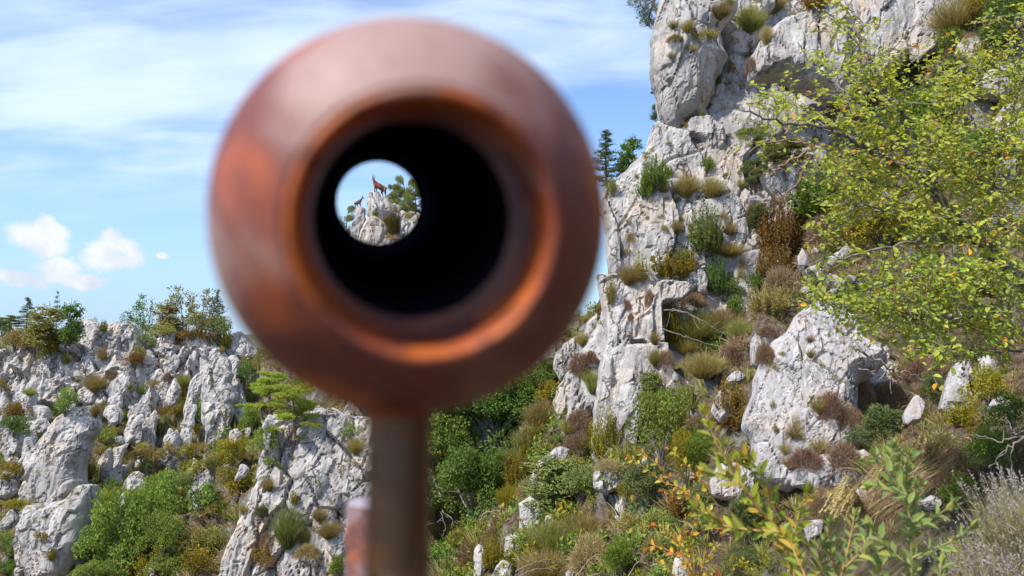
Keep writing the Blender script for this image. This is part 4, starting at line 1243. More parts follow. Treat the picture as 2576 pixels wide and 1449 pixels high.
# ------------------------------------------------------------------ every plant one can pick out: crop, foot x, foot y, width, height, template, leaves, name, category, label
PL = [
 # skyline of the ridge
 ('A',250,640,200,370,'spruce','SPR','spruce_tree','tree','small dark spruce with layered branches at the far left of the ridge skyline'),
 ('A',530,640,110,430,'spruce_thin','SPR','spruce_tree','tree','nearly bare spruce with a thin mast-like leader above the ridge bushes'),
 ('A',90,600,260,170,'pine_layered','PINE','pine_tree','tree','low flat-topped pine below the small dark spruce on the skyline'),
 ('A',20,640,160,180,'leafy_mid','OAKD','leafy_bush','shrub','dark green bush at the left picture edge on the skyline'),
 ('A',480,780,430,430,'sapling','BROOMG','broadleaf_tree','tree','loose broadleaf tree left of the two joined boulders'),
 ('A',640,760,260,430,'sapling','OAKD','broadleaf_tree','tree','taller twiggy tree touching the left side of the joined boulders'),
 ('A',380,800,300,330,'leafy_mid2','BROOMG','leafy_bush','shrub','dull green thicket under the skyline trees left of the joined boulders'),
 ('A',130,780,330,230,'leafy_mid','OLIVE','broom_bush','shrub','grey-olive rounded bush on the left shoulder of the ridge'),
 ('A',300,800,200,200,'leafy_mid','OLIVE','broom_bush','shrub','grey-olive bush between the left pinnacle and the green thicket'),
 ('A',560,780,270,190,'leafy_mid2','BOXY','box_bush','shrub','yellow-green box bush against the foot of the joined boulders'),
 ('A',440,850,160,130,'leafy_small','BOXY','box_bush','shrub','small yellow-green box above the twin grey rocks'),
 ('A',975,600,80,110,'box_mid','BOX','box_bush','shrub','small bush in the notch between the two joined boulders'),
 ('A',900,520,40,70,'sapling_open','OLIVE','leafy_sapling','shrub','tiny twig sapling on top of the left joined boulder'),
 ('A',1220,640,190,240,'sapling_open','OAKD','leafy_sapling','tree','short leafy sapling just right of the joined boulders'),
 ('A',1350,660,230,420,'sapling_open','OAKD','broadleaf_tree','tree','slender upright tree standing alone in the skyline gap'),
 ('A',1530,660,290,340,'sapling','OLIVE','broadleaf_tree','tree','thin grey-green tree between the slender tree and the tall tree'),
 ('A',1730,660,330,500,'sapling_open','BROOMG','broadleaf_tree','tree','tallest open tree on the ridge near the rusty ball'),
 ('A',1890,660,330,470,'sapling_open','BROOMG','broadleaf_tree','tree','second tall open tree nearer the rusty ball'),
 ('A',2050,640,170,440,'spruce','SPR','spruce_tree','tree','brownish spruce partly hidden behind the left edge of the ball'),
 ('A',1900,600,230,200,'leafy_mid2','BROOMG','leafy_bush','shrub','bright yellow-green bush at the foot of the tall open trees'),
 ('A',2070,640,220,200,'leafy_mid','OAKL','leafy_bush','shrub','pale bush half covered by the ball at the skyline'),
 ('A',1480,640,330,120,'leafy_mid','BROOMG','leafy_bush','shrub','low green hedge-like bush in front of the thin skyline tree'),
 ('A',1370,760,190,170,'leafy_mid2','BOX','box_bush','shrub','green box bush between the joined boulders and the ridge pinnacles'),
 ('A',1330,830,120,100,'leafy_small','BOXY','box_bush','shrub','small yellowish bush below the green box bush in the ridge gap'),
 ('A',1810,680,220,130,'leafy_mid','BOXR','box_bush','shrub','rusty orange bush above the two tallest pinnacles'),
 ('A',1970,700,220,140,'leafy_mid2','BOXR','box_bush','shrub','rust and green bush behind the third ridge pinnacle'),
 ('A',2130,760,110,190,'box_mid','BOXY','box_bush','shrub','olive bush between the small far block and the ball'),
 ('A',1680,720,70,150,'box_slim','BOXR','box_bush','shrub','rusty twiggy shrub clinging to the top of the left ridge pinnacle'),
 # on the ridge face
 ('A',965,870,90,130,'box_mid','OLIVE','box_bush','shrub','olive shrub in the crack below the two joined boulders'),
 ('A',620,900,70,110,'box_mid','BOX','box_bush','shrub','small green shrub right of the twin grey rocks'),
 ('A',1250,920,230,140,'leafy_mid','BOXR','box_bush','shrub','brown-green bush on the ledge below the right joined boulder'),
 ('A',900,1160,220,180,'broom','OLIVE','broom_bush','shrub','olive broom spreading in the middle of the ridge face'),
 ('A',730,1060,90,50,'broom_small','BROOMG','grass_clump','plant','small green clump left of the olive broom on the ridge face'),
 ('A',1220,1130,90,70,'broom_small','BROOMG','grass_clump','plant','light green cushion above the round box on the ridge face'),
 ('A',1310,1240,170,150,'leafy_small','BOX','box_bush','shrub','dark green round box in the centre of the ridge face'),
 ('A',1720,1130,170,150,'broom','BROOMG','broom_bush','shrub','green broom fanning out under the tallest pinnacles'),
 ('A',1730,1230,110,120,'box_mid','BOXY','box_bush','shrub','yellow-green shrub just under the green fanning broom'),
 ('A',1590,1060,110,90,'cushion','DRY','dry_cushion','plant','brown dry cushion left of the green fanning broom'),
 ('A',1450,1120,120,90,'broom_small','OLIVE','broom_bush','shrub','grey-olive tuft in the hollow left of the fanning broom'),
 ('A',610,1390,280,270,'leafy_mid2','OAK','leafy_bush','shrub','bright green round bush above the great leaning slab'),
 ('A',280,1190,150,80,'broom_small','BROOMG','grass_clump','plant','flat green tuft below the twin grey rocks'),
 ('A',150,1449,270,200,'leafy_mid','BOXR','leafy_bush','shrub','brown and green thicket at the left above the great slab'),
 ('A',10,1160,120,120,'leafy_small','BOXY','leafy_bush','shrub','yellow-green bush cut by the left picture edge on the ridge face'),
 ('A',985,1440,110,200,'box_mid','OLIVE','box_bush','shrub','dull upright shrub right of the bright round bush'),
 ('A',900,1400,80,150,'broom','OLIVE','broom_bush','shrub','thin olive broom between the bright round bush and the upright shrub'),
 ('A',1170,1449,90,100,'leafy_small','BOX','box_bush','shrub','little green bush below the small egg-shaped rock'),
 ('A',1570,1400,170,140,'broom','OLIVE','broom_bush','shrub','olive bush left of the orange-yellow box bush'),
 ('A',1680,1440,140,180,'leafy_small','BOXY','box_bush','shrub','orange-yellow box bush at the foot of the ridge blocks'),
 ('A',1870,1480,100,260,'box_slim','BOX','box_bush','shrub','dark narrow shrub in the cleft beside the large pale pillar'),
 ('A',2310,1180,180,320,'leafy_mid2','OAKD','leafy_bush','shrub','dark green column of bushes right of the large pale pillar'),
 ('A',2350,1300,170,160,'leafy_small','BOX','leafy_bush','shrub','mixed green bush below the dark column of bushes'),
 ('A',2090,800,60,80,'broom_small','OLIVE','grass_clump','plant','dry clump between the third and fourth ridge pinnacles'),
 ('A',700,860,60,70,'cushion','DRY','dry_cushion','plant','brown cushion beside the left joined boulder'),
 ('A',1060,1030,130,80,'cushion2','DRY','dry_cushion','plant','grey-brown cushion on the ledge under the joined boulders'),
 # lower left slope
 ('B',120,240,250,190,'leafy_mid','OAKD','leafy_bush','shrub','dark green thicket at the left edge above the great slab'),
 ('B',350,240,160,110,'leafy_small','BROOMG','leafy_bush','shrub','low green bush on the upper edge of the great leaning slab'),
 ('B',140,620,250,180,'leafy_mid2','BOXY','leafy_bush','shrub','olive and yellow bush left of the great leaning slab'),
 ('B',150,900,250,130,'leafy_mid','BOXY','leafy_bush','shrub','yellow-green mat of bush below left of the great slab'),
 ('B',770,640,140,260,'box_slim','BOX','box_bush','shrub','upright green box tight against the right side of the great slab'),
 ('B',870,420,110,110,'leafy_small','OLIVE','leafy_bush','shrub','olive bush to the right of the great slab tip'),
 ('B',880,140,130,160,'leafy_small','BROOMG','leafy_bush','shrub','green bush behind the tip of the great slab'),
 ('B',900,220,170,100,'leafy_mid','OLIVE','leafy_bush','shrub','dry olive scrub beside the tip of the great slab'),
 ('B',1060,110,90,110,'leafy_small','BOX','box_bush','shrub','small green bush between the upper small rocks'),
 ('B',1050,210,120,80,'leafy_small','OLIVE','leafy_bush','shrub','grey-green bush over the short rounded rock'),
 ('B',1380,240,100,160,'box_slim','BOX','box_bush','shrub','dark green slim shrub right of the pointed rock'),
 ('B',1250,500,260,210,'leafy_mid','OLIVE','leafy_bush','shrub','broad olive bush in the middle of the left slope'),
 ('B',1550,110,120,140,'leafy_small','BOXY','box_bush','shrub','yellow-orange bush left of the narrow pillar'),
 ('B',1460,120,90,110,'leafy_small','OAKL','leafy_bush','shrub','pale grey-green bush left of the yellow-orange one'),
 ('B',1740,100,100,190,'box_slim','OAKD','box_bush','shrub','dark shrub between the narrow pillar and the big pillar'),
 ('B',1730,280,130,160,'leafy_small','BOXY','leafy_bush','shrub','yellow-green bush at the foot of the narrow pillar'),
 ('B',1640,440,170,150,'leafy_mid','BOXY','leafy_bush','shrub','gold and olive bush under the narrow pillar'),
 ('B',1720,570,190,130,'leafy_small','BOXY','box_bush','shrub','brightest yellow bush on the left slope'),
 ('B',1000,720,190,130,'leafy_small','OAKD','leafy_bush','shrub','dark bush under the standing finger rock'),
 ('B',930,920,260,230,'leafy_mid2','BOXY','leafy_bush','shrub','olive-brown bush left of the large bright oak'),
 ('B',1180,1440,700,740,'leafy_large','OAK','oak_tree','tree','large bright green oak low on the left slope'),
 ('B',1400,1060,480,500,'leafy_large2','OAK','oak_tree','tree','upper right crown rising behind the large bright oak'),
 ('B',900,1380,480,400,'leafy_large2','OAK','oak_tree','tree','green oak filling the lower left side of the large bright oak'),
 ('B',1440,1300,420,380,'leafy_large','OAK','oak_tree','tree','green oak adjoining the large bright oak on its right'),
 ('B',90,1330,270,250,'leafy_large','OAKL','oak_tree','tree','blue-green oak in the bottom left corner'),
 ('B',80,1480,330,170,'leafy_large2','OAKD','oak_tree','tree','darker oak below the blue-green one in the bottom left corner'),
 ('B',820,1530,380,210,'leafy_large','OAK','oak_tree','tree','light green treetop at the bottom edge below the large oak'),
 ('B',620,1460,130,120,'leafy_mid','BOX','leafy_bush','shrub','dark green bush at the bottom edge beside the lower slab'),
 ('B',1480,1500,420,260,'leafy_large2','OAK','oak_tree','tree','green treetop at the bottom edge right of the large oak'),
 ('B',1150,1470,300,190,'leafy_mid','BOXR','leafy_bush','shrub','brown-olive thicket at the bottom between two treetops'),
 ('B',1700,1480,330,260,'leafy_mid2','BOXY','leafy_bush','shrub','olive thicket at the bottom left of the fissured spur'),
 ('B',1860,1300,300,280,'leafy_mid','BROOMG','broom_bush','shrub','olive-green bush leaning on the long edge of the spur'),
 ('B',1700,1230,260,200,'leafy_mid','OLIVE','leafy_bush','shrub','dry olive bush in the hollow left of the spur'),
 ('B',1960,930,190,130,'leafy_small','OAKD','leafy_bush','shrub','dark green bush in the shady hollow left of the spur'),
 ('B',1750,880,300,240,'leafy_mid2','OAKD','leafy_bush','shrub','dark bush above the shady hollow'),
 ('B',2020,760,300,260,'leafy_mid','BOXY','leafy_bush','shrub','gold-green bush at the upper left of the spur'),
 ('B',1640,720,260,180,'leafy_mid','OAKL','leafy_bush','shrub','grey-green bush under the brightest yellow bush'),
 ('B',2030,480,330,240,'leafy_mid2','BOXY','leafy_bush','shrub','golden olive thicket below the big pillar'),
 ('B',1850,560,260,170,'leafy_mid','BROOMG','leafy_bush','shrub','dull green bush left of the golden olive thicket'),
 ('B',1470,420,200,140,'leafy_small','OLIVE','leafy_bush','shrub','dry scrub between the broad olive bush and the yellow bush'),
 ('B',360,1150,120,90,'leafy_small','BOXY','leafy_bush','shrub','small yellow-green bush on the lower slab'),
 ('B',450,1310,70,90,'box_mid','BOXY','box_bush','shrub','small shrub in the groove of the lower slab'),
 ('B',2100,700,190,170,'leafy_mid','OAKD','leafy_bush','shrub','green bush beneath the layered yellow-green pine'),
 ('B',2200,200,240,240,'leafy_mid2','OAK','leafy_bush','shrub','fresh green bush just left of the layered pine'),
 ('B',1920,420,200,150,'leafy_small','BOX','leafy_bush','shrub','green bush at the base of the big pillar'),
 # fissured spur
 ('C',330,420,300,260,'pine_layered','CEDAR','pine_tree','tree','bright yellow-green pine with flat layers left of the spur'),
 ('C',470,660,330,420,'pine_layered','CEDAR','pine_tree','tree','flat layered pine hanging over the top of the fissured spur'),
 ('C',300,700,190,200,'leafy_mid','OAK','leafy_bush','shrub','green bush at the upper left corner of the spur'),
 ('C',330,800,130,110,'leafy_small','OAKL','leafy_bush','shrub','pale blue-green bush on the corner block of the spur'),
 ('C',330,910,130,90,'broom','OLIVE','broom_bush','shrub','dry olive tuft on the left step of the spur'),
 ('C',290,1110,130,110,'juniper','JUN','juniper_bush','shrub','compact dark green juniper on the left flank of the spur'),
 ('C',440,1270,210,270,'broom','OAKL','broom_bush','shrub','pale green loose broom in the middle of the spur'),
 ('C',560,1260,120,120,'broom','OLIVE','broom_bush','shrub','olive broom right beside the pale loose broom'),
 ('C',330,1400,220,150,'leafy_mid','BOXR','box_bush','shrub','brown-olive box low on the spur'),
 ('C',320,1250,120,80,'cushion','DRY','dry_cushion','plant','pinkish dry twig cushion above the brown-olive box'),
 ('C',700,1210,170,110,'broom','OLIVE','broom_bush','shrub','yellow-olive broom on the ledge near the thin post'),
 ('C',640,1100,130,90,'broom_small','OLIVE','grass_clump','plant','dry grass tuft above the yellow-olive broom'),
 ('C',560,1320,160,80,'cushion2','TAN','grass_clump','plant','straw-coloured cushion below the olive broom'),
 ('C',840,600,150,120,'leafy_small','OAKL','leafy_bush','shrub','pale green bush right of the spur top beside the post'),
 ('C',870,680,120,110,'broom','OLIVE','broom_bush','shrub','dry broom hanging below the pale green bush'),
 ('C',760,1480,160,160,'leafy_mid','BOX','box_bush','shrub','dark green box at the bottom edge left of the thin post'),
 ('C',480,1000,60,90,'box_slim','BOXY','box_bush','shrub','narrow yellow-green shrub in a crack of the spur'),
 ('C',160,1060,60,80,'broom_small','OLIVE','grass_clump','plant','dry tuft at the left corner of the spur flank'),
 # summit crag seen through the tube
 ('D',1180,1150,440,770,'pine','PINE','pine_tree','tree','green pine behind the larger animal sculpture'),
 ('D',1350,1140,420,720,'pine2','PINE','pine_tree','tree','pine at the right side of the sighting hole'),
 ('D',1060,1060,300,560,'pine2','PINE','pine_tree','tree','pine branches directly behind the legs of the larger sculpture'),
 ('D',385,1480,400,680,'pine','PINE','pine_tree','tree','pine at the lower left of the sighting hole'),
 ('D',1010,1240,330,420,'box_large','BOXY','box_bush','shrub','yellow-green box bush among the summit rocks'),
 ('D',780,950,100,90,'box_mid','BOXY','box_bush','shrub','small box at the foot of the tall summit rock'),
 ('D',1240,990,110,100,'cushion','TAN','grass_clump','plant','dry tuft between the pale summit blocks'),
 ('D',1300,960,90,70,'cushion2','TAN','grass_clump','plant','dry tuft on the farther pale summit block'),
 ('D',1050,1290,240,80,'tuft','TAN','grass_clump','plant','straw grass below the yellow-green box on the summit'),
]
PL2 = [
 # cliff, upper part
 ('E',215,1350,290,440,'spruce','JUN','spruce_tree','tree','pointed spruce standing beside the right edge of the ball'),
 ('E',400,1250,220,290,'sapling','OAKD','broadleaf_tree','tree','thin open tree between the pointed spruce and the cliff'),
 ('E',330,1260,100,160,'sapling','OAK','leafy_sapling','tree','leafy sapling at the foot of the pointed spruce'),
 ('E',250,1390,110,130,'leafy_mid','BROOMG','leafy_bush','shrub','green bush where the cliff foot meets the ball'),
 ('E',556,690,60,110,'pine2','SPR','pine_tree','tree','tiny dark pine peeping out behind the smooth cliff edge'),
 ('E',562,870,70,130,'sapling','OAKD','leafy_sapling','tree','dark leafy sprig hanging behind the cliff edge'),
 ('E',1010,130,210,130,'broom','OLIVE','broom_bush','shrub','yellow-olive broom on the topmost ledge of the cliff'),
 ('E',1240,220,240,200,'broom','BROOMG','broom_bush','shrub','large green broom high on the cliff ledge'),
 ('E',1180,190,170,110,'leafy_small','OLIVE','leafy_bush','shrub','olive mat beneath the large green broom'),
 ('E',1080,30,120,60,'broom_small','BROOMG','broom_bush','shrub','small broom at the top edge above the ledge'),
 ('E',690,200,100,60,'broom_small','OLIVE','grass_clump','plant','dry tuft at the left end of the upper ledge'),
 ('E',790,230,110,100,'broom','OLIVE','broom_bush','shrub','upright dry broom on the upper ledge'),
 ('E',700,290,130,50,'cushion2','OLIVE','grass_clump','plant','low olive mat along the upper ledge crack'),
 ('E',880,330,180,140,'leafy_small','OLIVE','leafy_bush','shrub','thick olive clump in the middle of the upper ledge'),
 ('E',960,300,120,110,'leafy_small','BOXY','leafy_bush','shrub','yellowish clump at the right end of the upper ledge'),
 ('E',830,360,80,50,'broom_small','TAN','grass_clump','plant','rusty moss patch under the thick olive clump'),
 ('E',670,410,70,50,'broom_small','OLIVE','grass_clump','plant','small curved tuft on the bulging smooth face'),
 ('E',740,420,36,34,'leafy_small','BOX','grass_clump','plant','tiny dark cushion on the bulging smooth face'),
 ('E',1052,470,40,50,'leafy_small','BOX','leafy_bush','shrub','small green bush in the crack beside the bulging face'),
 ('E',1090,460,36,44,'leafy_small','BOX','leafy_bush','shrub','tiny dark bush right of the crack in the upper cliff'),
 ('E',1110,510,60,60,'leafy_small','OLIVE','leafy_bush','shrub','olive patch in the crack lower down the upper cliff'),
 ('E',1000,600,60,90,'box_mid','BOX','box_bush','shrub','green shrub growing in the crack right of the bulge'),
 ('E',935,770,70,60,'leafy_small','BOX','leafy_bush','shrub','green tuft at the lower end of the bulge crack'),
 ('E',893,830,46,50,'leafy_small','BOX','leafy_bush','shrub','small bright tuft below the bulge crack'),
 ('E',775,910,50,56,'leafy_small','BOXY','leafy_bush','shrub','green tuft under the bulging face'),
 ('E',655,1030,60,34,'leafy_small','OLIVE','grass_clump','plant','flat tuft on the lower dome of the cliff'),
 ('E',1235,400,90,110,'cushion','DRY','dry_cushion','plant','brown-grey cushion beside the red stained groove'),
 ('E',1240,510,100,110,'cushion','DRY','dry_cushion','plant','lower brown cushion beside the red stained groove'),
 ('E',1350,310,110,140,'broom','TAN','grass_clump','plant','reddish straw tuft in the groove high on the cliff'),
 ('E',1075,985,50,50,'leafy_small','BOX','leafy_bush','shrub','green bush on the edge of the small square block'),
 ('E',930,1220,110,120,'box_mid','BOX','box_bush','shrub','dark box to the right of the square block'),
 ('E',1060,1265,60,50,'leafy_small','BOX','leafy_bush','shrub','little green bush right of the dark box'),
 ('E',500,1400,150,150,'box_mid','BOX','box_bush','shrub','low green box at the left end of the dome ledge'),
 ('E',560,1340,190,220,'box_large','BOX','box_bush','shrub','dark upright box on the shoulder of the cliff dome'),
 ('E',650,1260,80,90,'box_mid','BOX','box_bush','shrub','small box sprig right of the dark upright box'),
 ('E',780,1390,230,170,'broom','OLIVE','broom_bush','shrub','wide olive broom on the dome ledge'),
 ('E',960,1400,210,160,'broom','OLIVE','broom_bush','shrub','grey-olive broom at the right end of the dome ledge'),
 ('E',620,1360,100,50,'broom_small','OLIVE','grass_clump','plant','dry low tuft between the dark box and the wide broom'),
 ('E',720,1430,50,40,'leafy_small','OLIVE','grass_clump','plant','tiny tuft under the wide olive broom'),
 ('E',1170,1340,100,80,'broom_small','BROOMG','broom_bush','shrub','pale tuft right of the dome ledge'),
 ('E',430,1260,40,30,'broom_small','OLIVE','grass_clump','plant','tiny pale tuft on the cliff shoulder'),
 # cliff, middle part
 ('F',860,85,60,50,'leafy_small','OLIVE','grass_clump','plant','small dark tuft on the clean pale slab'),
 ('F',850,310,120,110,'broom','OLIVE','grass_clump','plant','green and rusty grass clump on the pale slab'),
 ('F',765,295,60,50,'cushion','TAN','grass_clump','plant','orange straw tuft left of the rusty grass clump'),
 ('F',510,360,110,120,'tuft_hang','TAN','grass_clump','plant','hanging dry grass near the left edge of the pale slab'),
 ('F',490,245,60,40,'leafy_small','BROOMG','grass_clump','plant','small green tuft above the hanging dry grass'),
 ('F',480,190,30,26,'leafy_small','BOXY','grass_clump','plant','tiny yellow tuft at the left edge of the pale slab'),
 ('F',735,200,50,36,'leafy_small','BROOMG','grass_clump','plant','tiny green tuft high on the pale slab'),
 ('F',480,490,100,80,'leafy_small','OLIVE','leafy_bush','shrub','green-grey bush at the left edge of the slab'),
 ('F',500,700,180,160,'broom','OLIVE','broom_bush','shrub','olive broom at the lower left of the pale slab'),
 ('F',590,690,110,250,'box_slim','BOXY','box_bush','shrub','upright yellow-green box spires left of the big round box'),
 ('F',360,860,80,260,'box_slim','BOXY','box_bush','shrub','tall narrow box beside the left cliff edge'),
 ('F',1070,470,250,350,'box_large','BOX','box_bush','shrub','tall dark green box with two pointed spires'),
 ('F',1200,190,120,70,'tuft_hang','OLIVE','grass_clump','plant','arched dry tuft above right of the two-spired box'),
 ('F',1255,320,130,110,'broom_small','OLIVE','grass_clump','plant','dark round tuft right of the two-spired box'),
 ('F',1240,480,300,110,'broom','OLIVE','grass_clump','plant','wide hanging grass mat right of the two-spired box'),
 ('F',1350,560,90,90,'tuft_hang','OLIVE','grass_clump','plant','trailing grass at the end of the wide grass mat'),
 ('F',830,650,340,210,'box_wide','BOXY','box_bush','shrub','big round yellow-green box in the middle of the cliff'),
 ('F',920,560,150,150,'box_mid','BOX','box_bush','shrub','greener box shoots on the right of the big round box'),
 ('F',1480,320,250,250,'juniper','JUN','juniper_bush','shrub','thick blue-green bush hanging right of the pale slab'),
 ('F',1410,310,130,120,'juniper2','JUN','juniper_bush','shrub','lower left lobe of the thick blue-green bush'),
 ('F',1150,780,170,290,'box_large','OAKD','box_bush','shrub','dark green bush right of the split standing block'),
 ('F',1340,640,100,90,'tuft_hang','OLIVE','grass_clump','plant','straw tuft over the dark bushes on the right'),
 ('F',1450,760,180,160,'leafy_mid','OAKD','leafy_bush','shrub','dark leafy bush near the right end of the grass mat'),
 ('F',1290,820,160,180,'leafy_mid2','OAKD','leafy_bush','shrub','dark bush in the hollow of the cliff'),
 ('F',1300,980,180,200,'leafy_mid','BOX','leafy_bush','shrub','deep green bush lower in the hollow of the cliff'),
 ('F',980,850,230,100,'cushion2','DRY','dry_cushion','plant','pinkish brown heath above the green slope'),
 ('F',800,1180,170,360,'box_large','BOXY','box_bush','shrub','olive box spires at the left of the green slope'),
 ('F',1000,1120,420,240,'broom','BROOMG','broom_bush','shrub','large green broom swept to the right on the green slope'),
 ('F',1170,1060,400,200,'broom','OLIVE','broom_bush','shrub','long straw stems leaning across the green slope'),
 ('F',930,1230,230,160,'broom','OLIVE','broom_bush','shrub','olive grass bank under the swept broom'),
 ('F',1120,1240,230,190,'leafy_mid','OAK','leafy_bush','shrub','fresh green bush in the middle of the green slope'),
 ('F',690,1310,110,130,'broom','BROOMG','grass_clump','plant','green and orange tuft at the edge of the white cliff'),
 ('F',770,1300,150,110,'cushion','DRY','dry_cushion','plant','brown twig cushion beside the green and orange tuft'),
 ('F',690,1150,110,110,'broom_small','OLIVE','grass_clump','plant','dry tuft on the white cliff left of the box spires'),
 ('F',650,860,80,130,'cushion','DRY','dry_cushion','plant','dry tuft in the cleft under the olive broom'),
 ('F',480,890,80,80,'cushion','DRY','dry_cushion','plant','round brown tuft on the white cliff edge'),
 ('F',510,970,60,60,'cushion2','DRY','dry_cushion','plant','small brown tuft below the round brown tuft'),
 ('F',1060,1400,360,200,'broom','OLIVE','broom_bush','shrub','wide olive broom at the bottom of the green slope'),
 ('F',1320,1300,260,200,'cushion','DRY','dry_cushion','plant','grey-brown heath right of the green slope'),
 ('F',1330,1120,230,180,'broom','BROOMG','broom_bush','shrub','grey-green broom above the grey-brown heath'),
 ('F',1540,1100,160,100,'cushion','DRY','dry_cushion','plant','dark brown heath at the top left of the pitted outcrop'),
 ('F',1530,1290,110,140,'cushion','DRY','dry_cushion','plant','pale brown heath hanging on the left of the pitted outcrop'),
 ('F',1640,480,330,420,'box_large','BOXR','box_bush','shrub','large rusty orange box beside the leafy tree'),
 ('F',1600,640,280,230,'box_large','BOXR','box_bush','shrub','rusty bush under the large orange box'),
 ('F',1640,780,290,230,'cushion','DRY','dry_cushion','plant','pinkish heath below the rusty bushes'),
 ('F',1550,930,300,220,'box_wide','OLIVE','box_bush','shrub','olive and brown bush above the pitted outcrop'),
 ('F',150,1160,150,120,'broom_small','OLIVE','broom_bush','shrub','olive tuft on the ledge near the ball edge'),
 ('F',130,1360,200,150,'cushion','DRY','dry_cushion','plant','brown heath on the ledge right of the valley'),
 ('F',210,1280,80,90,'cushion2','DRY','dry_cushion','plant','small brown cushion above the brown heath ledge'),
 ('F',200,1440,160,110,'broom_small','BROOMG','grass_clump','plant','green-yellow grass on the ledge right of the valley'),
]
